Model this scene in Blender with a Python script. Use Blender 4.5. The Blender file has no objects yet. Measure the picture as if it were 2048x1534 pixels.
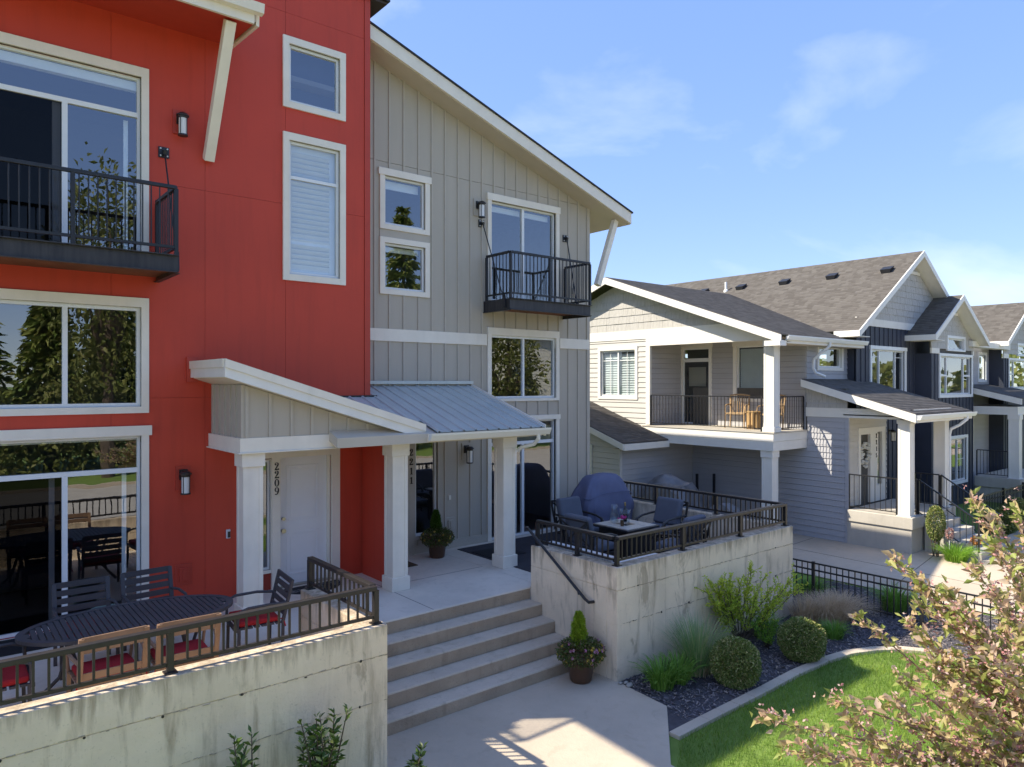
import bpy, bmesh, math, random
import numpy as np
from mathutils import Vector, Matrix

# ------------------------------------------------------------------ camera, sky, sun, exposure
scene = bpy.context.scene
C = scene.collection
R = math.radians
rnd = random.Random(7)
nrs = np.random.RandomState(11)
FPX = 1430.0                      # focal length in pixels of a 2048 px wide frame
CAMZ = 4.13                       # camera height over the lawn
YAW = math.radians(50.5)          # angle between the view axis and the facade direction (+X)
CY, SY = math.cos(YAW), math.sin(YAW)
cam = bpy.data.objects.new('camera', bpy.data.cameras.new('camera'))
C.objects.link(cam)
cam.location = (0, 0, CAMZ)
cam.rotation_euler = (R(90), 0, YAW - R(90))
cam.data.sensor_width = 36.0
cam.data.lens = FPX / 2048 * 36
cam.data.clip_start = 0.1
cam.data.clip_end = 3000
scene.camera = cam

SUN_TO = Vector((-0.75, 0.545, 1.0)).normalized()
SUN_EL = math.asin(SUN_TO.z)
SUN_AZ = math.atan2(SUN_TO.x, SUN_TO.y)
world = bpy.data.worlds.new('World')
scene.world = world
world.use_nodes = True
wn = world.node_tree
bg = wn.nodes['Background']
sky = wn.nodes.new('ShaderNodeTexSky')
sky.sky_type = 'NISHITA'
sky.sun_disc = False
sky.sun_elevation = SUN_EL
sky.sun_rotation = SUN_AZ
sky.altitude = 600
sky.air_density = 0.72
sky.dust_density = 0.3
sky.ozone_density = 4.0
# thin clouds in the sky dome
tc = wn.nodes.new('ShaderNodeTexCoord')
mp = wn.nodes.new('ShaderNodeMapping')
mp.inputs['Scale'].default_value = (1.6, 1.6, 3.4)
mp.inputs['Location'].default_value = (12.3, 4.4, 6.6)
ns = wn.nodes.new('ShaderNodeTexNoise')
ns.inputs['Scale'].default_value = 1.5
ns.inputs['Detail'].default_value = 7
ns.inputs['Roughness'].default_value = 0.52
ns.inputs['Distortion'].default_value = 0.35
rp = wn.nodes.new('ShaderNodeValToRGB')
rp.color_ramp.elements[0].position = 0.56
rp.color_ramp.elements[0].color = (0, 0, 0, 1)
rp.color_ramp.elements[1].position = 0.95
rp.color_ramp.elements[1].color = (0.6, 0.6, 0.6, 1)
mx = wn.nodes.new('ShaderNodeMix')
mx.data_type = 'RGBA'
mx.inputs[7].default_value = (2.8, 2.83, 2.9, 1)
wn.links.new(tc.outputs['Generated'], mp.inputs['Vector'])
wn.links.new(mp.outputs['Vector'], ns.inputs['Vector'])
wn.links.new(ns.outputs['Fac'], rp.inputs['Fac'])
wn.links.new(rp.outputs['Color'], mx.inputs[0])
gm = wn.nodes.new('ShaderNodeGamma'); gm.inputs['Gamma'].default_value = 0.3
hs_ = wn.nodes.new('ShaderNodeHueSaturation'); hs_.inputs['Hue'].default_value = 0.522; hs_.inputs['Value'].default_value = 1.38; hs_.inputs['Saturation'].default_value = 2.18
wn.links.new(sky.outputs['Color'], gm.inputs['Color']); wn.links.new(gm.outputs['Color'], hs_.inputs['Color'])
wn.links.new(hs_.outputs['Color'], mx.inputs[6])
wn.links.new(mx.outputs[2], bg.inputs['Color'])
bg.inputs['Strength'].default_value = 0.15

sun = bpy.data.objects.new('sun', bpy.data.lights.new('sun', 'SUN'))
C.objects.link(sun)
sun.data.energy = 2.2
sun.data.angle = R(0.53)
sun.data.color = (1.0, 0.92, 0.77)
sun.rotation_euler = SUN_TO.to_track_quat('Z', 'Y').to_euler()
sun.location = SUN_TO * 60

scene.view_settings.view_transform = 'Standard'
scene.view_settings.look = 'None'
scene.view_settings.gamma = 1.0
scene.view_settings.exposure = 1.95
scene.render.engine = 'CYCLES'
scene.cycles.use_denoising = True
scene.cycles.max_bounces = 8
scene.cycles.transparent_max_bounces = 16
scene.cycles.caustics_reflective = False
scene.cycles.caustics_refractive = False

# ------------------------------------------------------------------ survey helpers: photo measurements -> metres
def ray(u, v=767.5):
    a = (u - 1024) / FPX
    return (CY + a * SY, SY - a * CY, (767.5 - v) / FPX)
def XatY(u, Y):
    d = ray(u); return d[0] * Y / d[1]
def ZatY(u, v, Y):
    d = ray(u, v); return CAMZ + d[2] * Y / d[1]
def YatX(u, X):
    d = ray(u); return d[1] * X / d[0]
def ZatX(u, v, X):
    d = ray(u, v); return CAMZ + d[2] * X / d[0]
def atZ(u, v, Z=0.0):
    d = ray(u, v); t = (Z - CAMZ) / d[2]
    return (d[0] * t, d[1] * t)

# ------------------------------------------------------------------ mesh helpers
def link(o, parent=None):
    C.objects.link(o)
    if parent is not None:
        o.parent = parent
        if parent in ROOTLOC:
            o.matrix_parent_inverse = Matrix.Translation(-ROOTLOC[parent])
    return o
ROOTLOC = {}

class MB:
    def __init__(s):
        s.v = []; s.f = []
    def add(s, vs, fs):
        b = len(s.v)
        s.v += [tuple(p) for p in vs]
        s.f += [tuple(i + b for i in f) for f in fs]
        return s
    def box(s, x0, x1, y0, y1, z0, z1):
        if x1 < x0: x0, x1 = x1, x0
        if y1 < y0: y0, y1 = y1, y0
        if z1 < z0: z0, z1 = z1, z0
        return s.add([(x0,y0,z0),(x1,y0,z0),(x1,y1,z0),(x0,y1,z0),(x0,y0,z1),(x1,y0,z1),(x1,y1,z1),(x0,y1,z1)],
                     [(0,3,2,1),(4,5,6,7),(0,1,5,4),(1,2,6,5),(2,3,7,6),(3,0,4,7)])
    def loft(s, a, b):
        """solid between two polygons with matching vertices"""
        n = len(a)
        va = [Vector(p) for p in a]; vb = [Vector(p) for p in b]
        nrm = Vector((0,0,0))
        for i in range(n):
            nrm += va[i].cross(va[(i+1) % n])
        ctr = sum(va, Vector()) / n - sum(vb, Vector()) / n
        if nrm.dot(ctr) < 0:
            va.reverse(); vb.reverse()
        fs = [tuple(range(n)), tuple(range(2*n-1, n-1, -1))]
        for i in range(n):
            j = (i+1) % n
            fs.append((j, i, n+i, n+j))
        return s.add(va + vb, fs)
    def prism(s, poly, off):
        off = Vector(off)
        return s.loft([Vector(p) + off for p in poly], poly)
    def bar(s, p, q, w, h, up=(0,0,1)):
        p = Vector(p); q = Vector(q); d = (q - p)
        L = d.length
        if L < 1e-6: return s
        d /= L
        upv = Vector(up)
        if abs(d.dot(upv)) > 0.999: upv = Vector((0,1,0))
        sd = d.cross(upv).normalized(); u2 = sd.cross(d).normalized()
        def ring(c): return [c + sd*(w/2*a) + u2*(h/2*b) for a, b in ((-1,-1),(1,-1),(1,1),(-1,1))]
        return s.loft(ring(q), ring(p))
    def tube(s, pts, r, n=8, cap=True):
        pts = [Vector(p) for p in pts]
        m = len(pts)
        rs = r if isinstance(r, (list, tuple)) else [r]*m
        vs = []; fs = []
        prev = None
        for i, p in enumerate(pts):
            t = (pts[min(i+1, m-1)] - pts[max(i-1, 0)])
            if t.length < 1e-9: t = Vector((0,0,1))
            t.normalize()
            if prev is None:
                a = Vector((0,0,1)) if abs(t.z) < 0.9 else Vector((1,0,0))
                sd = t.cross(a).normalized()
            else:
                sd = (prev - t*prev.dot(t)).normalized()
            prev = sd
            u2 = t.cross(sd)
            for k in range(n):
                an = 2*math.pi*k/n
                vs.append(p + (sd*math.cos(an) + u2*math.sin(an))*rs[i])
        for i in range(m-1):
            for k in range(n):
                k2 = (k+1) % n
                fs.append((i*n+k, i*n+k2, (i+1)*n+k2, (i+1)*n+k))
        if cap:
            fs.append(tuple(range(n-1, -1, -1))); fs.append(tuple(range((m-1)*n, m*n)))
        return s.add(vs, fs)
    def lathe(s, prof, c=(0,0,0), n=16, sx=1, sy=1):
        vs = []; fs = []
        for r, z in prof:
            for k in range(n):
                an = 2*math.pi*k/n
                vs.append((c[0]+r*math.cos(an)*sx, c[1]+r*math.sin(an)*sy, c[2]+z))
        m = len(prof)
        for i in range(m-1):
            for k in range(n):
                k2 = (k+1) % n
                fs.append((i*n+k, i*n+k2, (i+1)*n+k2, (i+1)*n+k))
        fs.append(tuple(range(n-1,-1,-1))); fs.append(tuple(range((m-1)*n, m*n)))
        return s.add(vs, fs)
    def quad(s, *p):
        return s.add(p, [tuple(range(len(p)))])
    def mesh(s, name, mat):
        me = bpy.data.meshes.new(name)
        me.from_pydata(s.v, [], s.f)
        if mat is not None: me.materials.append(mat)
        return me
    def build(s, name, mat, parent=None, bevel=0, smooth=False, kind=None, seg=2):
        me = s.mesh(name, mat)
        if smooth:
            me.polygons.foreach_set('use_smooth', [True]*len(me.polygons))
        o = bpy.data.objects.new(name, me)
        link(o, parent)
        if bevel:
            m = o.modifiers.new('bevel', 'BEVEL'); m.width = bevel; m.segments = seg; m.limit_method = 'ANGLE'; m.angle_limit = R(40)
        if kind: o['kind'] = kind
        return o

def raw_mesh(name, verts, faces_n, nper, mat, parent=None, smooth=False):
    """verts (N,3) float array; faces are consecutive runs of nper vertices"""
    verts = np.asarray(verts, dtype=np.float32)
    me = bpy.data.meshes.new(name)
    me.vertices.add(len(verts)); me.vertices.foreach_set('co', verts.ravel())
    nf = faces_n
    me.loops.add(nf*nper); me.loops.foreach_set('vertex_index', np.arange(nf*nper, dtype=np.int32))
    me.polygons.add(nf)
    me.polygons.foreach_set('loop_start', np.arange(0, nf*nper, nper, dtype=np.int32))
    me.polygons.foreach_set('loop_total', np.full(nf, nper, dtype=np.int32))
    if mat is not None: me.materials.append(mat)
    me.update(calc_edges=True)
    o = bpy.data.objects.new(name, me)
    link(o, parent)
    return o

def tag(o, label, cat, group=None):
    o['label'] = label; o['category'] = cat
    if group: o['group'] = group
    return o
def thing(name, label, cat, loc=(0,0,0), rz=0, group=None, local=False):
    o = bpy.data.objects.new(name, None)
    o.empty_display_size = 0.2
    C.objects.link(o)
    o.location = loc; o.rotation_euler = (0, 0, rz)
    if not local: ROOTLOC[o] = Vector(loc)
    return tag(o, label, cat, group)
def structure(o):
    o['kind'] = 'structure'; return o
def inst(mesh, name, parent, loc, rot=None, scale=None):
    o = bpy.data.objects.new(name, mesh)
    link(o, parent)
    o.location = loc
    if rot: o.rotation_euler = rot
    if scale: o.scale = scale
    return o
def copy_thing(src, loc, rz, label, group=None, scale=None):
    r = src.copy(); C.objects.link(r)
    r.location = loc; r.rotation_euler = (0, 0, rz); r['label'] = label
    if group: r['group'] = group
    if scale: r.scale = scale
    for ch in list(src.children):
        c = ch.copy(); C.objects.link(c); c.parent = r
        for g in list(ch.children):
            d = g.copy(); C.objects.link(d); d.parent = c
    return r

# wall planes: P(s, z, d) with s along the wall, d outwards
def PY(pos): return lambda s, z, d=0.0: (s, pos - d, z)      # faces the street (-Y)
def PX(pos): return lambda s, z, d=0.0: (pos - d, s, z)      # faces -X
def rect(s0, s1, z0, z1): return [(s0, z0), (s1, z0), (s1, z1), (s0, z1)]
def cells(s0, s1, z0, z1, holes=()):
    hs = [h for h in holes if h[1] > s0+1e-4 and h[0] < s1-1e-4 and h[3] > z0+1e-4 and h[2] < z1-1e-4]
    br = sorted(set([s0, s1] + [min(max(x, s0), s1) for h in hs for x in h[:2]]))
    out = []
    for a, b in zip(br, br[1:]):
        if b - a < 1e-4: continue
        m = (a + b)/2
        iv = sorted((h[2], h[3]) for h in hs if h[0] < m < h[1])
        z = z0
        for p, q in iv:
            if p > z + 1e-4: out.append(rect(a, b, z, p))
            z = max(z, q)
        if z < z1 - 1e-4: out.append(rect(a, b, z, z1))
    return out
def clip(poly, a, b, c):
    """keep a*s+b*z <= c"""
    out = []
    for i in range(len(poly)):
        p, q = poly[i], poly[(i+1) % len(poly)]
        fp = a*p[0]+b*p[1]-c; fq = a*q[0]+b*q[1]-c
        if fp <= 1e-9: out.append(p)
        if (fp < -1e-9 and fq > 1e-9) or (fp > 1e-9 and fq < -1e-9):
            t = fp/(fp-fq); out.append((p[0]+(q[0]-p[0])*t, p[1]+(q[1]-p[1])*t))
    return out if len(out) >= 3 else None
def slab(mb, P, polys, d0, d1):
    for pl in polys:
        if pl is None or len(pl) < 3: continue
        mb.loft([P(s, z, d1) for s, z in pl], [P(s, z, d0) for s, z in pl])
    return mb
def pbox(mb, P, s0, s1, z0, z1, d0, d1):
    return slab(mb, P, [rect(s0, s1, z0, z1)], d0, d1)

# ------------------------------------------------------------------ materials
MATS = {}
def nodes_of(m):
    nt = m.node_tree; return nt, nt.nodes, nt.links
def mat(name, col, rough=0.6, var=0.08, scale=6.0, bump=0.0, bscale=60.0, metal=0.0, spec=0.4, stretch=(1,1,1), col2=None, grime=0.0):
    """painted / plain surface with uneven tone, fine relief and a little grime"""
    m = bpy.data.materials.new(name); m.use_nodes = True
    nt, N, L = nodes_of(m)
    b = N['Principled BSDF']
    b.inputs['Roughness'].default_value = rough; b.inputs['Metallic'].default_value = metal
    b.inputs['Specular IOR Level'].default_value = spec
    t = N.new('ShaderNodeTexCoord'); mpn = N.new('ShaderNodeMapping'); mpn.inputs['Scale'].default_value = stretch
    L.new(t.outputs['Object'], mpn.inputs['Vector'])
    n1 = N.new('ShaderNodeTexNoise'); n1.inputs['Scale'].default_value = scale; n1.inputs['Detail'].default_value = 5; n1.inputs['Roughness'].default_value = .6
    L.new(mpn.outputs['Vector'], n1.inputs['Vector'])
    r = N.new('ShaderNodeValToRGB')
    c2 = col2 if col2 else tuple(min(1, c*(1+var)) for c in col)
    r.color_ramp.elements[0].position = .3; r.color_ramp.elements[1].position = .7
    r.color_ramp.elements[0].color = (*[c*(1-var) for c in col], 1) if not col2 else (*col, 1)
    r.color_ramp.elements[1].color = (*c2, 1)
    L.new(n1.outputs['Fac'], r.inputs['Fac'])
    out = r.outputs['Color']
    if grime:
        mp2 = N.new('ShaderNodeMapping'); mp2.inputs['Scale'].default_value = (7, 7, .7)
        L.new(t.outputs['Object'], mp2.inputs['Vector'])
        n3 = N.new('ShaderNodeTexNoise'); n3.inputs['Scale'].default_value = 1.3; n3.inputs['Detail'].default_value = 6
        L.new(mp2.outputs['Vector'], n3.inputs['Vector'])
        rr = N.new('ShaderNodeValToRGB'); rr.color_ramp.elements[0].position = .5; rr.color_ramp.elements[1].position = .8
        rr.color_ramp.elements[0].color = (0,0,0,1); rr.color_ramp.elements[1].color = (grime,)*3+(1,)
        L.new(n3.outputs['Fac'], rr.inputs['Fac'])
        mixn = N.new('ShaderNodeMix'); mixn.data_type = 'RGBA'
        L.new(rr.outputs['Color'], mixn.inputs[0]); L.new(out, mixn.inputs[6])
        mixn.inputs[7].default_value = (*[c*.45 for c in col], 1)
        out = mixn.outputs[2]
    L.new(out, b.inputs['Base Color'])
    if bump:
        n2 = N.new('ShaderNodeTexNoise'); n2.inputs['Scale'].default_value = bscale; n2.inputs['Detail'].default_value = 4
        L.new(mpn.outputs['Vector'], n2.inputs['Vector'])
        bp = N.new('ShaderNodeBump'); bp.inputs['Strength'].default_value = bump; bp.inputs['Distance'].default_value = .01
        L.new(n2.outputs['Fac'], bp.inputs['Height']); L.new(bp.outputs['Normal'], b.inputs['Normal'])
    MATS[name] = m
    return m
def leaf_mat(name, cols, trans=0.35, rough=0.45, patch=0.0):
    m = bpy.data.materials.new(name); m.use_nodes = True
    nt, N, L = nodes_of(m)
    b = N['Principled BSDF']; b.inputs['Roughness'].default_value = rough; b.inputs['Specular IOR Level'].default_value = .3
    g = N.new('ShaderNodeNewGeometry')
    r = N.new('ShaderNodeValToRGB')
    els = r.color_ramp.elements
    while len(els) < len(cols): els.new(0.5)
    for i, c in enumerate(cols):
        els[i].position = i/max(1, len(cols)-1); els[i].color = (*c, 1)
    L.new(g.outputs['Random Per Island'], r.inputs['Fac'])
    col = r.outputs['Color']
    if patch:      # uneven growth: lighter and darker patches across the turf
        t = N.new('ShaderNodeTexCoord'); n = N.new('ShaderNodeTexNoise'); n.inputs['Scale'].default_value = 1.1; n.inputs['Detail'].default_value = 5
        L.new(t.outputs['Object'], n.inputs['Vector'])
        r2 = N.new('ShaderNodeValToRGB'); r2.color_ramp.elements[0].position = .35; r2.color_ramp.elements[1].position = .68
        r2.color_ramp.elements[0].color = (1-patch, 1-patch*.8, 1-patch*.5, 1); r2.color_ramp.elements[1].color = (1.25, 1.12, 1.0, 1)
        L.new(n.outputs['Fac'], r2.inputs['Fac'])
        x = N.new('ShaderNodeMix'); x.data_type = 'RGBA'; x.blend_type = 'MULTIPLY'; x.inputs[0].default_value = 1
        L.new(col, x.inputs[6]); L.new(r2.outputs['Color'], x.inputs[7]); col = x.outputs[2]
    L.new(col, b.inputs['Base Color'])
    tr = N.new('ShaderNodeBsdfTranslucent'); L.new(col, tr.inputs['Color'])
    ms = N.new('ShaderNodeMixShader'); ms.inputs[0].default_value = trans
    L.new(b.outputs[0], ms.inputs[1]); L.new(tr.outputs[0], ms.inputs[2])
    L.new(ms.outputs[0], N['Material Output'].inputs['Surface'])
    MATS[name] = m
    return m
def concrete_mat(name, base, dark, streak=0.6, speck=0.3, scale=1.0, bump=.35, topdirt=None):
    m = bpy.data.materials.new(name); m.use_nodes = True
    nt, N, L = nodes_of(m)
    b = N['Principled BSDF']; b.inputs['Roughness'].default_value = .85; b.inputs['Specular IOR Level'].default_value = .25
    t = N.new('ShaderNodeTexCoord')
    def noise(sc, det, stretch=(1,1,1), rough=.6, dist=0):
        mpn = N.new('ShaderNodeMapping'); mpn.inputs['Scale'].default_value = stretch
        L.new(t.outputs['Object'], mpn.inputs['Vector'])
        n = N.new('ShaderNodeTexNoise'); n.inputs['Scale'].default_value = sc; n.inputs['Detail'].default_value = det
        n.inputs['Roughness'].default_value = rough; n.inputs['Distortion'].default_value = dist
        L.new(mpn.outputs['Vector'], n.inputs['Vector']); return n.outputs['Fac']
    def ramp(f, p0, p1, c0=(0,0,0), c1=(1,1,1)):
        r = N.new('ShaderNodeValToRGB'); r.color_ramp.elements[0].position = p0; r.color_ramp.elements[1].position = p1
        r.color_ramp.elements[0].color = (*c0,1); r.color_ramp.elements[1].color = (*c1,1)
        L.new(f, r.inputs['Fac']); return r.outputs['Color']
    def mix(fac, a, c):
        x = N.new('ShaderNodeMix'); x.data_type = 'RGBA'
        L.new(fac, x.inputs[0]); L.new(a, x.inputs[6])
        if isinstance(c, tuple): x.inputs[7].default_value = (*c, 1)
        else: L.new(c, x.inputs[7])
        return x.outputs[2]
    c = ramp(noise(1.1*scale, 6), .3, .72, tuple(k*.84 for k in base), tuple(min(1,k*1.12) for k in base))
    if streak:
        c = mix(ramp(noise(2.6, 7, (2.2, 2.2, .35), .62, .4), .54, .72, (0,0,0), (streak,)*3), c, dark)
        c = mix(ramp(noise(1.4, 8, (1.3, 1.3, .6), .7, 1.1), .6, .66, (0,0,0), (streak*.7,)*3), c, tuple(k*.8 for k in dark))
        c = mix(ramp(noise(9, 3, (1.6, 1.6, .12), .5), .55, .75, (0,0,0), (streak*.35,)*3), c, tuple(min(1, k*1.25) for k in base))
    if topdirt:      # rain-washed grime running down from the cap of the wall
        sx = N.new('ShaderNodeSeparateXYZ'); L.new(t.outputs['Object'], sx.inputs[0])
        mr = N.new('ShaderNodeMapRange'); L.new(sx.outputs['Z'], mr.inputs[0])
        mr.inputs[1].default_value = topdirt-.42; mr.inputs[2].default_value = topdirt; mr.inputs[3].default_value = -.28; mr.inputs[4].default_value = .16
        ad = N.new('ShaderNodeMath'); ad.operation = 'ADD'; L.new(noise(3.2, 8, (2.6, 2.6, .30), .68, .5), ad.inputs[0]); L.new(mr.outputs[0], ad.inputs[1])
        c = mix(ramp(ad.outputs[0], .5, .74, (0,0,0), (.66,)*3), c, tuple(k*.62 for k in dark))
        ad2 = N.new('ShaderNodeMath'); ad2.operation = 'ADD'; L.new(noise(11, 4, (1.5, 1.5, .08), .5), ad2.inputs[0]); L.new(mr.outputs[0], ad2.inputs[1])
        c = mix(ramp(ad2.outputs[0], .55, .85, (0,0,0), (.4,)*3), c, dark)
    if speck:
        c = mix(ramp(noise(38, 2), .63, .72, (0,0,0), (speck,)*3), c, dark)
    L.new(c, b.inputs['Base Color'])
    bp = N.new('ShaderNodeBump'); bp.inputs['Strength'].default_value = bump; bp.inputs['Distance'].default_value = .012
    L.new(noise(45, 5), bp.inputs['Height'])
    bp2 = N.new('ShaderNodeBump'); bp2.inputs['Strength'].default_value = bump; bp2.inputs['Distance'].default_value = .03
    L.new(noise(6, 5), bp2.inputs['Height']); L.new(bp.outputs['Normal'], bp2.inputs['Normal'])
    L.new(bp2.outputs['Normal'], b.inputs['Normal'])
    MATS[name] = m
    return m
def glass_mat(name, f0=.20, tint=(.90,.94,.94), wav=.004):
    """window glass: mirror-like share by viewing angle (same from both sides), the rest clear"""
    m = bpy.data.materials.new(name); m.use_nodes = True
    nt, N, L = nodes_of(m); N.remove(N['Principled BSDF'])
    tr = N.new('ShaderNodeBsdfTransparent'); tr.inputs['Color'].default_value = (*tint, 1)
    gl = N.new('ShaderNodeBsdfGlossy'); gl.inputs['Roughness'].default_value = 0.0; gl.inputs['Color'].default_value = (.97,.98,1,1)
    g = N.new('ShaderNodeNewGeometry')
    dt = N.new('ShaderNodeVectorMath'); dt.operation = 'DOT_PRODUCT'
    L.new(g.outputs['Normal'], dt.inputs[0]); L.new(g.outputs['Incoming'], dt.inputs[1])
    def mth(op, a, b=None):
        n = N.new('ShaderNodeMath'); n.operation = op
        for i, x in enumerate((a, b)):
            if x is None: continue
            if isinstance(x, (int, float)): n.inputs[i].default_value = x
            else: L.new(x, n.inputs[i])
        return n.outputs[0]
    c = mth('SUBTRACT', 1.0, mth('ABSOLUTE', dt.outputs['Value']))
    fr = mth('ADD', mth('MULTIPLY', mth('POWER', c, 4.0), 1-f0), f0)
    t = N.new('ShaderNodeTexCoord'); n = N.new('ShaderNodeTexNoise'); n.inputs['Scale'].default_value = 1.7; n.inputs['Detail'].default_value = 2
    L.new(t.outputs['Object'], n.inputs['Vector'])
    bp = N.new('ShaderNodeBump'); bp.inputs['Strength'].default_value = wav; bp.inputs['Distance'].default_value = .3
    L.new(n.outputs['Fac'], bp.inputs['Height']); L.new(bp.outputs['Normal'], gl.inputs['Normal'])
    ms = N.new('ShaderNodeMixShader')
    L.new(fr, ms.inputs[0]); L.new(tr.outputs[0], ms.inputs[1]); L.new(gl.outputs[0], ms.inputs[2])
    L.new(ms.outputs[0], N['Material Output'].inputs['Surface'])
    MATS[name] = m
    return m

RED = mat('red_paint', (.55,.058,.028), .55, .06, .9, .12, 90, grime=.22)
REDTRIM = mat('red_trim_paint', (.48,.054,.03), .5, .05, 5, .08, 60)
REDGAP = mat('joint_shadow_red', (.33,.045,.028), .8, .1)
GREY = mat('taupe_paint', (.46,.405,.325), .6, .04, 1.4, .15, 70, stretch=(1,1,.35), grime=.08)
GREYB = mat('taupe_batten_paint', (.47,.415,.335), .55, .06, 4, .1, 60)
TRIM = mat('pale_trim_paint', (.82,.745,.62), .5, .05, 3, .12, 60, grime=.08)
TRIM2 = mat('white_trim_paint', (.80,.765,.69), .5, .04, 3, .1, 60, grime=.05)
VINYL = mat('white_vinyl', (.80,.80,.78), .35, .02, 3)
DOORW = mat('door_white', (.80,.78,.76), .4, .03, 2, .05, 30)
BLACKM = mat('black_powder_coat', (.017,.017,.019), .42, .2, 12, .06, 120, spec=.5)
BRONZE = mat('bronze_powder_coat', (.025,.0215,.020), .42, .18, 12, .06, 120, spec=.5)
STEELB = mat('weathered_black_steel', (.022,.021,.024), .45, .3, 3, .1, 40, stretch=(6,6,.6), col2=(.055,.05,.05))
ROOFM = mat('grey_metal_roof', (.54,.57,.53), .42, .06, 2, .03, 20, metal=.2, spec=.5)
GUTTER = mat('cream_gutter', (.80,.75,.63), .35, .04, 4)
CONC = concrete_mat('stained_board_formed_concrete', (.82,.675,.50), (.34,.255,.165), .75, .22, topdirt=1.60)
CONCF = concrete_mat('broomed_concrete', (.54,.45,.34), (.36,.29,.205), .25, .2, .45, .25)
CONCS = concrete_mat('step_concrete', (.58,.49,.38), (.22,.175,.125), .35, .3, 1.2, .4)
CONCP = concrete_mat('porch_concrete', (.70,.625,.52), (.46,.40,.31), .3, .12, .7, .2)
CONCL = concrete_mat('pale_foundation_concrete', (.52,.475,.40), (.33,.29,.235), .25, .1, .8, .2)
SOFFIT = mat('soffit_paint', (.55,.48,.38), .6, .05, 2)
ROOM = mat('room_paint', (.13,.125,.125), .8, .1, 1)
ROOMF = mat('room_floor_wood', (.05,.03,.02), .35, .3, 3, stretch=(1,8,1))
GLASS = glass_mat('window_glass')
GLASSD = glass_mat('dark_window_glass', .09, (.75,.8,.8))
SCREEN = glass_mat('insect_screen', .015, (.30,.30,.31), 0)
BLIND = mat('white_blind', (.80,.82,.82), .5, .04, 5)
LAMPG = mat('frosted_lamp_glass', (.72,.71,.68), .25, .03, 8)
SIDB = mat('blue_grey_siding', (.43,.42,.425), .6, .06, 2.2, .2, 50, stretch=(.3,.3,4), grime=.06)
SIDL = mat('light_grey_siding', (.57,.545,.50), .6, .05, 2.2, .2, 50, stretch=(.3,.3,4), grime=.05)
SHAKE = mat('grey_shake', (.47,.45,.415), .7, .16, 9, .3, 40, stretch=(6,6,.5))
NAVY = mat('navy_board_paint', (.045,.05,.07), .55, .1, 2, .15, 60, grime=.05)
NAVYB = mat('navy_batten_paint', (.05,.055,.075), .5, .1, 4)
ASPH = None
def shingle_mat():
    m = bpy.data.materials.new('asphalt_shingle'); m.use_nodes = True
    nt, N, L = nodes_of(m); b = N['Principled BSDF']; b.inputs['Roughness'].default_value = .95; b.inputs['Specular IOR Level'].default_value = .15
    g = N.new('ShaderNodeNewGeometry'); r = N.new('ShaderNodeValToRGB')
    cols = [(.098,.088,.078), (.112,.101,.09), (.126,.114,.102), (.142,.13,.116)]
    els = r.color_ramp.elements
    while len(els) < 4: els.new(.5)
    for i, c in enumerate(cols): els[i].position = i/3; els[i].color = (*c, 1)
    L.new(g.outputs['Random Per Island'], r.inputs['Fac'])
    t = N.new('ShaderNodeTexCoord'); n = N.new('ShaderNodeTexNoise'); n.inputs['Scale'].default_value = 120; n.inputs['Detail'].default_value = 2
    L.new(t.outputs['Object'], n.inputs['Vector'])
    x = N.new('ShaderNodeMix'); x.data_type = 'RGBA'; x.blend_type = 'MULTIPLY'; x.inputs[0].default_value = .55
    L.new(r.outputs['Color'], x.inputs[6]); L.new(n.outputs['Color'], x.inputs[7])
    bw = N.new('ShaderNodeValToRGB'); L.new(n.outputs['Fac'], bw.inputs['Fac'])
    bw.color_ramp.elements[0].color = (.55,.55,.55,1); bw.color_ramp.elements[1].color = (1.4,1.4,1.4,1)
    L.new(bw.outputs['Color'], x.inputs[7])
    L.new(x.outputs[2], b.inputs['Base Color'])
    bp = N.new('ShaderNodeBump'); bp.inputs['Strength'].default_value = .08; bp.inputs['Distance'].default_value = .004
    L.new(n.outputs['Fac'], bp.inputs['Height']); L.new(bp.outputs['Normal'], b.inputs['Normal'])
    return m
ASPH = shingle_mat()
DARKWOOD = mat('dark_grey_slats', (.058,.056,.06), .6, .15, 3, .1, 40)
TANWOOD = mat('tan_chair_metal', (.25,.155,.095), .4, .15, 4, .1, 50)
REDCUSH = mat('red_cushion_fabric', (.34,.012,.016), .85, .12, 6, .3, 160)
BLUECUSH = mat('slate_cushion_fabric', (.115,.12,.145), .9, .08, 4, .3, 200)
COVER = mat('grill_cover_fabric', (.125,.13,.20), .75, .12, 2.5, .4, 9)
TERRA = mat('brown_pot', (.10,.052,.03), .35, .15, 4)
GREENPOT = mat('green_glazed_pot', (.16,.24,.21), .3, .1, 5)
STONEW = mat('pale_table_tile', (.47,.42,.35), .5, .1, 4, .1, 30)
DECK = mat('dark_outdoor_rug', (.045,.042,.048), .9, .2, 4, .3, 120)
RUBBER = mat('black_mat', (.012,.012,.013), .8, .2, 20, .3, 80)
BARK = mat('bark', (.10,.072,.052), .9, .3, 12, .5, 40, stretch=(1,1,.3))
WHITEP = mat('white_plastic', (.62,.62,.62), .45, .03, 4)
BRASS = mat('satin_nickel', (.42,.38,.32), .3, .05, 4, metal=.9)
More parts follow.
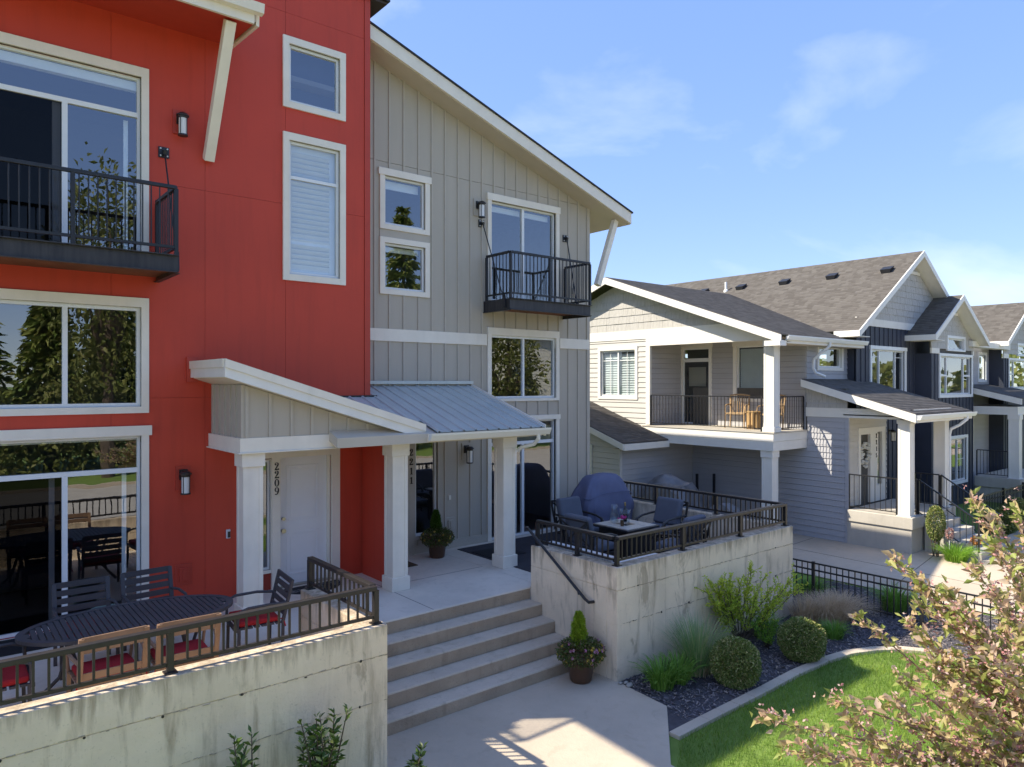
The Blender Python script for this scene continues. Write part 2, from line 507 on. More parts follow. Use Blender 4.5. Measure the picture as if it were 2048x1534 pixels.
# ------------------------------------------------------------------ building kit
def window(house, P, s0, s1, z0, z1, tw=.09, head=.12, sill=.09, head_ext=0.0, lites=None, trim=None, frame=None,
           glass=None, fw=.045, mull=.05, reveal=.055, name='window', trimd=.035, bars=None, label=None):
    """trim boards (the part) with frame and panes as its sub-parts; returns (object, opening)"""
    trim = trim or TRIM; frame = frame or VINYL; glass = glass or GLASS
    a0, a1, b0, b1 = s0+tw, s1-tw, z0+sill, z1-head
    m = MB()
    pbox(m, P, s0, a0, z0, b1, -.03, trimd); pbox(m, P, a1, s1, z0, b1, -.03, trimd)
    pbox(m, P, s0-head_ext, s1+head_ext, b1, z1, -.03, trimd + (.012 if head_ext else .002))
    if sill > 0: pbox(m, P, a0, a1, z0, b0, -.03, trimd-.002)
    w = m.build(name, trim, house)
    if label: w['label'] = label
    i0, i1, j0, j1 = a0+fw, a1-fw, b0+fw, b1-fw
    if lites is None: lites = [(0,1,0,1)]
    L = []
    for (f0, f1, g0, g1) in lites:
        p0 = i0 + (i1-i0)*f0 + (mull/2 if f0 > 0 else 0); p1 = i0 + (i1-i0)*f1 - (mull/2 if f1 < 1 else 0)
        q0 = j0 + (j1-j0)*g0 + (mull/2 if g0 > 0 else 0); q1 = j0 + (j1-j0)*g1 - (mull/2 if g1 < 1 else 0)
        L.append((p0, p1, q0, q1))
    fm = MB(); slab(fm, P, cells(a0, a1, b0, b1, L), -reveal-.03, -reveal+.03)
    if bars:
        for (p0, p1, q0, q1) in [L[k] for k in bars[0]]:
            for fx in bars[1]: pbox(fm, P, p0+(p1-p0)*fx-.009, p0+(p1-p0)*fx+.009, q0, q1, -reveal-.012, -reveal+.006)
            for fz in bars[2]: pbox(fm, P, p0, p1, q0+(q1-q0)*fz-.009, q0+(q1-q0)*fz+.009, -reveal-.011, -reveal+.005)
    # reveal lining
    pbox(fm, P, a0-.01, a0, b0, b1, -reveal-.03, -.025); pbox(fm, P, a1, a1+.01, b0, b1, -reveal-.03, -.025)
    fm.build('frame', frame, w)
    for (p0, p1, q0, q1) in L:
        e = .004
        MB().quad(P(p0-e, q0-e, -reveal), P(p1+e, q0-e, -reveal), P(p1+e, q1+e, -reveal), P(p0-e, q1+e, -reveal)).build('pane', glass, w)
    return w, (a0, a1, b0, b1), L
def slats(w, P, s0, s1, z0, z1, d, pitch, depth, tilt, mt, name='slat'):
    n = int((z1-z0)/pitch)
    c, s_ = math.cos(tilt), math.sin(tilt)
    for i in range(n):
        z = z0 + (i+.5)*pitch
        a = [(s0, z - depth/2*s_, d - depth/2*c), (s1, z - depth/2*s_, d - depth/2*c), (s1, z + depth/2*s_, d + depth/2*c), (s0, z + depth/2*s_, d + depth/2*c)]
        MB().loft([P(x[0], x[1]+.003, x[2]) for x in a], [P(x[0], x[1]-.003, x[2]) for x in a]).build(name, mt, w)
def lap(house, P, s0, s1, z0, z1, ex, holes, mt, clips=(), name='siding_board', d0=.001, d1=.019):
    """lap siding: every board of every course is its own piece; boards stop at the openings"""
    z = z0
    while z < z1-.02:
        ze = min(z+ex, z1)
        groups = []; last = None
        for p in cells(s0, s1, z+.005, ze, holes):
            for cl in clips:
                if p: p = clip(p, *cl)
            if not p: last = None; continue
            lo, hi = min(q[0] for q in p), max(q[0] for q in p)
            if last is not None and abs(lo-last) < 1e-3: groups[-1].append(p)
            else: groups.append([p])
            last = hi
        for gp in groups:
            m = MB()
            for p in gp: m.loft([P(s, zz, d0 + (d1-d0)*(1-(zz-z)/ex)) for s, zz in p], [P(s, zz, -.02) for s, zz in p])
            m.build(name, mt, house)
        z = ze
def shakes(house, P, s0, s1, z0, z1, ex, mt, clips=(), holes=()):
    z = z0; k = 0
    while z < z1-.01:
        m = MB(); s = s0 - rnd.random()*.1; prev_e = None
        while s < s1:
            w = rnd.uniform(.10, .22); e = min(s+w, s1); a = max(s, s0)
            if e - a > .01:
                cl_ = cells(a+.002, e-.002, z - rnd.choice((0, 0, .006)), min(z+ex, z1), holes)
                if holes and not cl_ and m.v:
                    m.build('shake_course', mt, house); m = MB()
                for p in cl_:
                    for cl in clips:
                        if p: p = clip(p, *cl)
                    if p:
                        dd = rnd.uniform(-.002, .003)
                        m.loft([P(q, zz, .005+dd+.016*(1-(zz-z)/ex)) for q, zz in p], [P(q, zz, -.015) for q, zz in p])
            s += w
        if m.v: m.build('shake_course', mt, house)
        z += ex; k += 1
def shingles(house, O, A, U, poly, name='shingle_field', ex=.125):
    """O origin, A unit vector along the eave, U unit vector up the slope, poly in (a,u) coordinates"""
    O = Vector(O); A = Vector(A).normalized(); U = Vector(U).normalized(); Nn = A.cross(U).normalized()
    if Nn.z < 0: Nn = -Nn
    base = MB()
    base.prism([O + A*a + U*u for a, u in poly], Nn*-.03)
    rf = base.build(name, ASPH, house)
    vs = []; u0 = min(p[1] for p in poly); u1 = max(p[1] for p in poly)
    k = 0; u = u0
    def span(u):
        xs = []
        for i in range(len(poly)):
            p, q = poly[i], poly[(i+1) % len(poly)]
            if (p[1]-u)*(q[1]-u) <= 0 and abs(p[1]-q[1]) > 1e-9:
                t = (u-p[1])/(q[1]-p[1]); xs.append(p[0]+(q[0]-p[0])*t)
        return (min(xs), max(xs)) if len(xs) >= 2 else None
    while u < u1 - .02:
        sp = span(u+.04)
        if sp:
            a = sp[0] - rnd.random()*.2
            while a < sp[1]:
                w = rnd.uniform(.08, .24); b = min(a+w, sp[1]); a2 = max(a, sp[0])
                if b - a2 > .01:
                    h = rnd.choice((.0015, .0025, .0035)); ue = min(u+ex+.01, u1)
                    P0 = O + A*a2 + U*u; P1 = O + A*b + U*u; P2 = O + A*b + U*ue; P3 = O + A*a2 + U*ue
                    q = [P0+Nn*h, P1+Nn*h, P2+Nn*.0008, P3+Nn*.0008]
                    vs += q
                    vs += [P0-Nn*.002, P1-Nn*.002, P1+Nn*h, P0+Nn*h]
                a += w
        u += ex; k += 1
    # weld each tab's two quads into one island
    vs = np.array([tuple(v) for v in vs], dtype=np.float32)
    n = len(vs)//8
    q = vs.reshape(n, 8, 3)
    verts = np.concatenate([q[:, 0:4], q[:, 4:6]], axis=1).reshape(-1, 3)
    me = bpy.data.meshes.new('shingle_tabs')
    me.vertices.add(n*6); me.vertices.foreach_set('co', verts.ravel())
    idx = (np.arange(n)[:, None]*6 + np.array([0,1,2,3, 4,5,1,0])[None, :]).ravel().astype(np.int32)
    me.loops.add(n*8); me.loops.foreach_set('vertex_index', idx)
    me.polygons.add(n*2); me.polygons.foreach_set('loop_start', np.arange(0, n*8, 4, dtype=np.int32)); me.polygons.foreach_set('loop_total', np.full(n*2, 4, dtype=np.int32))
    me.materials.append(ASPH); me.update(calc_edges=True)
    o = bpy.data.objects.new('shingle_tabs', me); link(o, rf); o['kind'] = 'stuff'
    return rf
def railing(root, p0, p1, zb, zt, posts, mt, bal_w=.018, pitch=.105, top=(.055,.045), bot=.07, post_w=.05, post_z=None, botr=.03, curb=None, skip_end=False):
    """straight railing from p0 to p1 (x,y): top and bottom rails, posts at the given fractions, balusters between"""
    p0 = Vector((*p0, 0)); p1 = Vector((*p1, 0)); d = p1-p0; L = d.length; d.normalize()
    ang = math.atan2(d.y, d.x)
    pz = zb if post_z is None else post_z
    MB().bar(p0 + Vector((0,0,zt-top[1]/2)), p1 + Vector((0,0,zt-top[1]/2)), top[0], top[1]).build('top_rail', mt, root, bevel=.004)
    MB().bar(p0 + Vector((0,0,zb+bot)), p1 + Vector((0,0,zb+bot)), botr, botr).build('bottom_rail', mt, root)
    pm = None
    pos = []
    for f in posts:
        c = p0 + d*(L*f); pos.append(L*f)
        m = MB(); h = post_w/2
        if pm is None:
            m.box(-h, h, -h, h, 0, zt-top[1]-pz); 
            if post_z is None: m.box(-h*1.9, h*1.9, -h*1.9, h*1.9, -.001, .012)
            pm = m.mesh('post', mt)
        inst(pm, 'post', root, (c.x, c.y, pz), (0, 0, ang))
    bm_ = MB().box(-bal_w/2, bal_w/2, -bal_w/2, bal_w/2, 0, zt-top[1]-zb-bot-botr/2).mesh('baluster', mt)
    n = max(1, int(round(L/pitch)))
    for i in range(1, n):
        s = L*i/n
        if min([abs(s-q) for q in pos] or [9]) < .045: continue
        c = p0 + d*s
        inst(bm_, 'baluster', root, (c.x, c.y, zb+bot+botr/2), (0, 0, ang))
# house numbers: stroke shapes in a unit box
def digit_polys(ch):
    def ring(cx, cy, ro, rp, wi, wj, a0=0, a1=360, n=26):
        out = []
        for k in range(n):
            t0 = math.radians(a0+(a1-a0)*k/n); t1 = math.radians(a0+(a1-a0)*(k+1)/n)
            out.append([(cx+ro*math.cos(t0), cy+rp*math.sin(t0)), (cx+ro*math.cos(t1), cy+rp*math.sin(t1)),
                        (cx+(ro-wi)*math.cos(t1), cy+(rp-wj)*math.sin(t1)), (cx+(ro-wi)*math.cos(t0), cy+(rp-wj)*math.sin(t0))])
        return out
    def stroke(pts, ws):
        out = []
        for (p, q, w0, w1) in zip(pts, pts[1:], ws, ws[1:]):
            dx, dy = q[0]-p[0], q[1]-p[1]; l = math.hypot(dx, dy) or 1; nx, ny = -dy/l, dx/l
            out.append([(p[0]+nx*w0/2, p[1]+ny*w0/2), (p[0]-nx*w0/2, p[1]-ny*w0/2), (q[0]-nx*w1/2, q[1]-ny*w1/2), (q[0]+nx*w1/2, q[1]+ny*w1/2)])
        return out
    if ch == '0': return ring(.3, .5, .29, .5, .15, .055)
    if ch == '1': return stroke([(.32, 0), (.32, 1)], [.16, .16]) + stroke([(.12, .035), (.52, .035)], [.07, .07]) + stroke([(.12, .82), (.32, .95)], [.06, .1])
    if ch == '2':
        return ring(.14, .72, .10, .09, .0999, .0899, n=14) + stroke([(.06,.74),(.1,.87),(.2,.955),(.31,.965),(.41,.92),(.455,.82),(.45,.7),(.40,.57),(.30,.42),(.19,.26),(.1,.1)],
               [.06,.06,.05,.055,.1,.15,.16,.15,.12,.09,.06]) + [[(.04,0),(.56,0),(.56,.2),(.52,.2),(.49,.15),(.06,.15)]]
    if ch == '5':
        return [[(.12,.86),(.5,.86),(.53,1),(.12,1)]] + stroke([(.14,.95),(.12,.55)], [.06,.06]) + stroke([(.12,.55),(.24,.62),(.36,.6),(.46,.48),(.48,.33),(.42,.15),(.3,.05),(.17,.05),(.08,.13)], [.06,.07,.1,.15,.16,.14,.07,.06,.07]) + ring(.13,.17,.09,.08,.0899,.0799,n=12)
    if ch == '9':
        return ring(.3, .68, .27, .32, .13, .055) + stroke([(.50,.68),(.49,.45),(.42,.24),(.30,.08),(.14,.02)], [.14,.14,.12,.09,.05]) + ring(.15,.08,.08,.075,.0799,.0749,n=12)
    return []
def digits(house, P, text, s, ztop, h, w, gap, d, mt):
    z = ztop
    for ch in text:
        m = MB()
        slab(m, P, [[(s + (x-.3)*w, z - h + y*h) for x, y in pl] for pl in digit_polys(ch)], d, d+.012)
        m.build('house_number', mt, house); z -= h + gap
DIGIT = mat('house_number_bronze', (.02,.013,.009), .4, .2, 8)

def wall_lamp(label, P, s, z, d, h=.30, r=.062, plate=None, group='wall lanterns'):
    x, y, zz = P(s, z, d)
    L = thing('wall_lamp', label, 'lamp', (x, y, zz), group=group)
    pd = P(0, 0, 0); pe = P(0, 0, 1); out = Vector(pe) - Vector(pd)
    if plate:
        m = MB(); pbox(m, P, s-.1, s+.1, z-.12, z+.22, d-.03, d+.02); m.build('mounting_block', plate, L)
        d += .02
    m = MB(); pbox(m, P, s-.055, s+.055, z+.02, z+.17, d, d+.025)
    m.build('wall_plate', BRONZE, L)
    c = Vector(P(s, z, d)) + out*.125
    MB().bar(Vector(P(s, z+.12, d+.02)), Vector((c.x, c.y, z+.12)), .035, .03).build('arm', BRONZE, L)
    MB().lathe([(.03, .155), (r*.8, .15), (r*1.35, .118), (r*1.35, .105), (r*1.05, .10), (r, .075)][::-1], (c.x, c.y, z), 20).build('cap', BRONZE, L, smooth=False)
    MB().lathe([(r*.86, -.155), (r*.86, .076)], (c.x, c.y, z), 20).build('glass_shade', LAMPG, L, smooth=False)
    MB().lathe([(r*1.08, -.175), (r*1.08, -.155)], (c.x, c.y, z), 20).build('bottom_ring', BRONZE, L)
    for k in range(4):
        a = math.pi/4 + k*math.pi/2
        px, py = c.x + r*math.cos(a), c.y + r*math.sin(a)
        MB().box(px-.004, px+.004, py-.004, py+.004, z-.156, z+.078).build('cage_bar', BRONZE, L)
    return L
def vent(house, P, s, z, w, h, d, mt):
    m = MB(); pbox(m, P, s-w/2, s+w/2, z-h/2, z+h/2, d-.01, d+.016)
    v = m.build('vent', mt, house, bevel=.004)
    m = MB(); pbox(m, P, s-w*.28, s+w*.28, z-h*.32, z+h*.32, d+.0165, d+.045); m.build('vent_hood', mt, v, bevel=.006)
    m = MB(); pbox(m, P, s-w*.12, s+w*.12, z-h*.25, z+h*.25, d+.0455, d+.058); m.build('vent_flap', mt, v, bevel=.004)

# ------------------------------------------------------------------ the red townhouse
YR = 10.94; YG = 11.50; XRC = 5.88; ZF = .93
red = thing('red_townhouse', 'tall red panelled townhouse with white sliding doors at left', 'townhouse', (0, YR, 0))
PR = PY(YR)
XL = -.25
holes = []
xm = XatY(130.5, YR)                      # meeting stile of the three big openings
xr = XatY(297, YR); xl = 2*xm - xr
# upper slider with transom
zt = ZatY(298, 141, YR); zt2 = ZatY(297, 598, YR); zt3 = ZatY(300, 851, YR)
deckz = 5.80
def slider(house, P, s0, s1, z0, z1, zbar, tw, head, head_ext, glass=GLASS, openleft=.0, bars=True, trimd=.035):
    hb = (zbar - z0)/(z1-head-z0) if zbar else 1
    w, hole, L = window(house, P, s0, s1, z0, z1, tw, head, 0.0, head_ext, [(0,1,hb,1),(0,.5,.0,hb),(.5,1,.0,hb)] if zbar else [(0,.5,0,1),(.5,1,0,1)], name='sliding_door', fw=.04, mull=.065, reveal=.07, glass=glass, trimd=trimd)
    return w, hole, L
w, hA, LA = slider(red, PR, xl, xr, deckz+.02, zt, ZatY(276, 226, YR), .095, .13, 0)
for c_ in w.children:
    if c_.name.startswith('pane') and c_.data.vertices[0].co.x < LA[1][1]-.1 and c_.data.vertices[2].co.z < LA[0][2]: c_.data.materials[0] = SCREEN; c_.name = 'insect_screen'
holes.append(hA)
# open left leaf of the upper slider: second stile behind
m = MB(); pbox(m, PR, XatY(107, YR), XatY(124, YR), hA[2]+.05, LA[1][3], -.16, -.115); m.build('sash_stile', VINYL, w)
m = MB(); pbox(m, PR, LA[2][0]-.05, LA[2][0]-.0, hA[2]+.03, LA[2][3], -.12, -.10); m.build('sash_edge', BLACKM, w)
for p in (.25, .6): pass
w2, hB, LB = window(red, PR, xl, xr, ZatY(297, 826, YR), zt2, .095, .13, .09, 0, [(0,.5,0,1),(.5,1,0,1)], mull=.06, fw=.05)
holes.append(hB)
w3, hC, LC = slider(red, PR, xl, xr, ZF, zt3, ZatY(272, 937, YR), .095, .135, .035)
for c_ in w3.children:
    if c_.name.startswith('pane') and c_.data.vertices[0].co.x < LC[1][1]-.1 and c_.data.vertices[2].co.z < LC[0][2]: c_.data.materials[0] = SCREEN; c_.name = 'insect_screen'
holes.append(hC)
m = MB(); pbox(m, PR, XatY(100, YR), XatY(111.5, YR), ZF+.06, LC[1][3], -.16, -.115); m.build('sash_stile', VINYL, w3)
m = MB(); pbox(m, PR, LC[2][0]-.05, LC[2][0], ZF+.03, LC[2][3], -.12, -.10); m.build('sash_edge', BLACKM, w3)
for (a, b) in ((XatY(250, YR), XatY(259, YR)),):
    m = MB(); pbox(m, PR, a, b, ZF+.1, LC[2][3]-.02, -.22, -.2); m.build('vertical_blind', BLIND, w3)
    m = MB(); pbox(m, PR, a+.02, b+.02, hA[2]+.1, LA[2][3]-.02, -.22, -.2); m.build('vertical_blind', BLIND, w)
m = MB(); pbox(m, PR, hA[0]+.03, hA[1]-.03, LA[0][3]-.12, LA[0][3]+.0, -.22, -.12); m.build('roller_blind', BLIND, w)
m = MB(); pbox(m, PR, hC[0]+.03, hC[1]-.03, LC[0][3]-.03, LC[0][3]+.05, -.22, -.15); m.build('roller_blind', BLIND, w3)
# two tower windows
tx0, tx1 = XatY(565, YR), XatY(690, YR)
w4, hD, LD = window(red, PR, tx0, tx1, ZatY(565, 213, YR), ZatY(565, 70, YR), .10, .11, .10, 0, trim=TRIM)
holes.append(hD)
w5, hE, LE = window(red, PR, tx0, tx1, ZatY(565, 560, YR), ZatY(565, 263, YR), .10, .115, .10, 0, [(0,1,0,.74),(0,1,.74,1)], trim=TRIM)
holes.append(hE)
slats(w5, PR, hE[0]+.06, hE[1]-.12, hE[2]+.1, LE[0][3]+.01, -.13, .083, .088, R(50), BLIND, 'shutter_slat')
slats(w5, PR, hE[0]+.06, hE[1]-.12, LE[1][2], hE[3]-.13, -.15, .083, .088, R(50), BLIND, 'shutter_slat')
m = MB(); slab(m, PR, cells(hE[0]+.0, hE[1]-.0, hE[2]+.0, hE[3]-.0, [(hE[0]+.06, hE[1]-.12, hE[2]+.1, LE[0][3]-.02), (hE[0]+.06, hE[1]-.12, LE[1][2], hE[3]-.13)]), -.17, -.13); m.build('shutter_frame', BLIND, w5)
m = MB(); pbox(m, PR, hE[0]+.06, hE[1]-.12, hE[2]+.5, hE[2]+.59, -.175, -.125); m.build('shutter_rail', BLIND, w5)
m = MB(); pbox(m, PR, hD[0]-.1, hD[1]+.1, hD[2]-.1, hD[3]+.1, -.35, -.33); m.build('shade_cloth', mat('navy_shade', (.02,.03,.07), .9), w4)
# entry: side light, number board and door under the porch
YD = YR
sdx0, sdx1 = XatY(524, YR), XatY(540.5, YR)
dx0, dx1 = XatY(559, YR), XatY(662, YR)
ztop_e = 3.06
ex1 = XatY(678, YR)
doorz = ZatY(559, 916, YR)
m = MB(); slab(m, PR, cells(sdx0-.14, ex1, ZF, ztop_e+.12, [(dx0, dx1, ZF-.01, doorz), (sdx0-.02, sdx1+.015, ZF-.01, ZatY(540, 917, YR))]), -.02, .04)
ent = m.build('entry_casing', TRIM, red)
w6, hF, LF = window(red, PR, sdx0-.16, sdx1+.012, ZatY(540, 1146, YR), ZatY(540, 919, YR), .012, .012, .05, 0, fw=.035, trimd=.03)
for nm, a, b in (('door', dx0, dx1),):
    m = MB(); pbox(m, PR, a+.004, b-.05, ZF+.012, doorz-.004, -.11, -.065)
    dr = m.build('door', DOORW, red)
    dw = b-.05-a
    for (z0, z1) in ((1.02, 1.90), (.16, .84)):
        m = MB(); slab(m, PR, cells(a+dw*.16, b-.05-dw*.17, ZF+z0, ZF+z1, [(a+dw*.16+.035, b-.05-dw*.17-.035, ZF+z0+.035, ZF+z1-.035)]), -.064, -.055)
        m.build('panel_moulding', DOORW, dr, bevel=.004)
        m = MB(); pbox(m, PR, a+dw*.16+.07, b-.05-dw*.17-.07, ZF+z0+.07, ZF+z1-.07, -.064, -.058); m.build('door_panel', DOORW, dr, bevel=.004)
    for zz, rr in ((1.07, .028), (.88, .036)):
        c = PR(a+.075, ZF+zz, -.065)
        MB().tube([(c[0], c[1], c[2]), (c[0], c[1]-.035, c[2]), (c[0], c[1]-.06, c[2])], [rr*.8, rr*.8, rr], 14).build('door_knob' if rr > .03 else 'deadbolt', BRASS, dr)
    m = MB(); pbox(m, PR, b-.05, b, ZF, doorz, -.12, -.03); m.build('door_jamb', TRIM, red)
    m = MB(); pbox(m, PR, a-.03, b, ZF, ZF+.02, -.12, .03); m.build('threshold', BRASS, red)
digits(red, PR, '2209', XatY(551.5, YR), ZatY(550, 925, YR), .117, .125, .012, .04, DIGIT)
ENTRY = (sdx0-.14, ex1, ZF-.02, ztop_e+.12)
# fibre-cement panels between open joints
jx = [XL, XatY(222, YR), XatY(410, YR), XatY(571, YR), XatY(728.5, YR)]
jz = [-.3, ZatY(299, 796.5, YR), ZatY(358, 373.5, YR), ZatY(728, 78, YR), 10.66]
jz1 = jz[1]
g = .002
for i in range(4):
    for k in range(4):
        pl = cells(jx[i]+g, jx[i+1]-g, jz[k]+g, jz[k+1]-g, holes + [hF] + [ENTRY])
        m = MB(); slab(m, PR, pl, -.012, 0)
        if m.v: m.build('wall_panel', RED, red)
m = MB(); slab(m, PR, cells(XL, XRC-.02, -.3, 10.66, holes + [hF, (dx0, dx1, ZF-.02, doorz)]), -.05, -.0125); m.build('backing_wall', REDGAP, red)
m = MB(); pbox(m, PR, jx[4]+.003, XRC, 3.86, 10.66, -.04, .014); m.build('corner_trim', REDTRIM, red)
m = MB().box(XRC-.02, XRC, YR+.041, 19, -.3, 10.66).build('side_wall', RED, red)
m = MB().box(XL, XL+.1, YR+.051, 19, -.3, 9.05).build('side_wall', RED, red)
m = MB().box(XL+.1, XRC-.02, 18.9, 19, -.3, 10.66).build('back_wall', RED, red)
MB().box(3.3, 3.38, YR+.06, 18.9, 8.9, 10.66).build('tower_side_wall', RED, red)
# rooms behind the glass
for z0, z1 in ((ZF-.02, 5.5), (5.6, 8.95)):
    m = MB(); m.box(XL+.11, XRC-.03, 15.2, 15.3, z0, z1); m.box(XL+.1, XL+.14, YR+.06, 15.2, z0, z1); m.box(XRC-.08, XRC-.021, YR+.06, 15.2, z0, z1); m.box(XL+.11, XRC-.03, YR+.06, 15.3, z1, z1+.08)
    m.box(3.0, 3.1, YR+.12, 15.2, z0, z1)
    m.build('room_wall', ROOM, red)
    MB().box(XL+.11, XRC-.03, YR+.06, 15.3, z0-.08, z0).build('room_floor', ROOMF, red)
# roof over the left part: deep eave with fascia, gutter and brace
m = MB(); m.loft([(XL-.5, 9.85, 9.10), (3.52, 9.85, 9.10), (3.52, 19.3, 9.9), (XL-.5, 19.3, 9.9)], [(XL-.5, 9.85, 9.08), (3.52, 9.85, 9.08), (3.52, 19.3, 9.88), (XL-.5, 19.3, 9.88)])
m.build('eave_soffit', REDTRIM, red)
m = MB(); m.loft([(XL-.55, 9.83, 9.33), (3.54, 9.83, 9.33), (3.54, 19.3, 10.1), (XL-.55, 19.3, 10.1)], [(XL-.55, 9.83, 9.105), (3.54, 9.83, 9.105), (3.54, 19.3, 9.905), (XL-.55, 19.3, 9.905)])
m.build('roof', SOFFIT, red)
MB().box(XL-.55, 3.50, 9.78, 9.825, 9.05, 9.27).build('fascia', TRIM, red)
MB().bar((3.565, 9.83, 9.18), (3.565, 11.5, 9.32), .045, .25).build('fascia', TRIM, red)
MB().loft([(XL-.55, 9.66, 9.30), (3.60, 9.66, 9.30), (3.60, 9.775, 9.30), (XL-.55, 9.775, 9.30)], [(XL-.55, 9.69, 9.18), (3.60, 9.69, 9.18), (3.60, 9.775, 9.17), (XL-.55, 9.775, 9.17)]).build('gutter', TRIM, red)
MB().bar((3.23, YR-.03, 7.40), (3.23, 9.95, 9.07), .13, .14, (1,0,0)).build('eave_brace', TRIM, red, bevel=.006)
# tower roof
MB().box(3.2, XRC+.30, YR-.06, 19.2, 10.66, 10.70).build('tower_soffit', mat('dark_soffit', (.06,.045,.04), .6), red)
MB().box(3.15, XRC+.34, YR-.10, 19.25, 10.705, 10.95).build('tower_roof', BRONZE, red)
vent(red, PR, XatY(367, YR), ZatY(367, 1149, YR), .23, .30, .0, REDTRIM)
# door bell
m = MB(); pbox(m, PR, XatY(451.5, YR), XatY(460, YR), ZatY(455, 1077, YR), ZatY(455, 1059, YR), 0, .03)
db = m.build('doorbell', WHITEP, red, bevel=.008)
m = MB(); pbox(m, PR, XatY(454, YR), XatY(459.4, YR), ZatY(455, 1075, YR), ZatY(455, 1063, YR), .0301, .034); m.build('doorbell_face', BLACKM, db)
# party fin beside the entries
fin = MB().box(5.715, XRC-.001, 9.93, YR-.045, ZF, 3.35).build('party_wall', RED, red)
wall_lamp('round white glass wall lantern on red wall beside upper sliding door', PR, XatY(363, YR)-.02, ZatY(363, 254, YR), 0, plate=REDTRIM)
wall_lamp('white glass wall lantern on red wall beside patio door', PR, XatY(370, YR)-.03, ZatY(370, 962, YR), 0, plate=REDTRIM)
# sofa inside behind the open patio door
sf = thing('sofa', 'dark grey sofa dimly seen inside the left patio door', 'sofa', (.9, 13.4, ZF))
SOFA = mat('sofa_fabric', (.05,.05,.06), .9, .15, 5, .2, 100)
MB().box(.1, 1.75, 13.0, 13.9, ZF+.08, ZF+.42).build('seat', SOFA, sf, bevel=.05)
MB().box(.1, 1.75, 13.72, 14.0, ZF+.43, ZF+.85).build('backrest', SOFA, sf, bevel=.06)
for x in (-.12, 1.77): MB().box(x, x+.2, 13.0, 13.95, ZF+.08, ZF+.62).build('armrest', SOFA, sf, bevel=.05)

# balconies
def balcony(label, x0, x1, yw, yf, deck, top, group, lrods, rod_z):
    b = thing('balcony', label, 'balcony', ((x0+x1)/2, yw, deck), group=group)
    zb0, zb1 = deck-.24, deck-.015
    MB().box(x0, x1, yf, yf+.012, zb0, zb1).build('front_beam', STEELB, b)
    MB().box(x0, x1, yf-.045, yf-.0005, zb0, zb0+.012).build('beam_flange', STEELB, b)
    MB().box(x0, x1, yf-.05, yf-.0005, zb1-.012, zb1).build('beam_flange', STEELB, b)
    for xx in (x0, x1-.012):
        MB().box(xx, xx+.012, yf+.013, yw-.0, zb0, zb1).build('side_beam', STEELB, b)
        MB().box(xx-.03, xx+.04, yf+.013, yw-.002, zb0-.0105, zb0-.0005).build('beam_flange', STEELB, b)
    UND = MATS.get('rusty_underside') or mat('rusty_underside', (.20,.075,.035), .7, .3, 2, .1, 30)
    n = 7
    for i in range(n):
        ya = yf+.014 + (yw-.01-yf-.014)*i/n; yb = yf+.014 + (yw-.01-yf-.014)*(i+1)/n - .006
        MB().box(x0+.013, x1-.013, ya, yb, zb0+.06, zb0+.09).build('deck_plank', UND, b)
    zr = deck-.015
    railing(b, (x0+.02, yf-.0), (x1-.02, yf-.0), zr, top, [0, .47, 1], BLACKM, .014, .1, (.05,.045), .1, .045, post_z=zr, botr=.035)
    for xx in (x0+.02, x1-.02):
        railing(b, (xx, yf+.03), (xx, yw-.08), zr, top, [1], BLACKM, .014, .1, (.05,.045), .1, .045, post_z=zr, botr=.035)
    for (xb, zz, xf) in lrods:
        m = MB().box(xb-.07, xb+.07, yw-.018, yw, zz-.075, zz+.075); pl = m.build('anchor_plate', BLACKM, b)
        MB().box(xb-.12, xb+.12, yw-.0181+.0182, yw+.0, zz-.12, zz+.12)
        for dx in (-.045, .045):
            for dz in (-.05, .05):
                MB().tube([(xb+dx, yw-.019, zz+dz), (xb+dx, yw-.032, zz+dz)], .012, 6).build('bolt', WHITEP, pl)
        MB().bar((xb, yw-.02, zz-.0), (xb, yw-.09, zz-.02), .04, .06).build('clevis', BLACKM, b)
        MB().tube([(xb, yw-.07, zz-.03), (xf, yf+.16, deck-.02)], .011, 8).build('tie_rod', BLACKM, b)
        MB().bar((xf, yf+.15, deck+.05), (xf, yf+.13, deck-.2), .03, .07).build('rod_lug', BLACKM, b)
    return b
bx = 2.545
balcony('black steel balcony on the red wall at upper left', 2*xm-bx, bx, YR-.001, 9.87, deckz, 6.68, 'steel balconies', [(2.63, ZatY(327, 306, YR), bx+.03), (2*xm-2.63, ZatY(327, 306, YR), 2*xm-bx-.03)], 0)

# the next townhouse to the left, out of frame: its roof line shades the patio
lt = thing('left_townhouse', 'lower taupe townhouse just beyond the left edge, casting the patio shade', 'townhouse', (-4.5, 14, 0))
lm = MB(); slab(lm, PY(YR), cells(-9.0, XL-.31, -.3, 7.85, [(-6.5, -4.6, 1.0, 3.2), (-3.4, -2.0, 4.2, 5.8)]), -.2, 0); lm.build('wall', GREY, lt)
MB().box(-9.0, XL-.31, YR+.201, 19, -.3, 7.85).build('wall', GREY, lt)
MB().box(-9.3, XL-.301, YR-.0, 19.3, 7.8505, 8.10).build('roof', BRONZE, lt)
for hh_ in ((-6.5, -4.6, 1.0, 3.2), (-3.4, -2.0, 4.2, 5.8)):
    window(lt, PY(YR), hh_[0]-.09, hh_[1]+.09, hh_[2]-.09, hh_[3]+.12, .09, .12, .09)
# ------------------------------------------------------------------ the grey board-and-batten townhouse
grey = thing('grey_townhouse', 'taupe board and batten townhouse with sloping eave beside the red one', 'townhouse', (XRC+3, YG, 0))
PG = PY(YG)
XGR = XatY(1177, YG)
SL = .331
def zrk(x): return 10.30 - SL*(x-5.92)          # top line of the rake at the front
gh = []
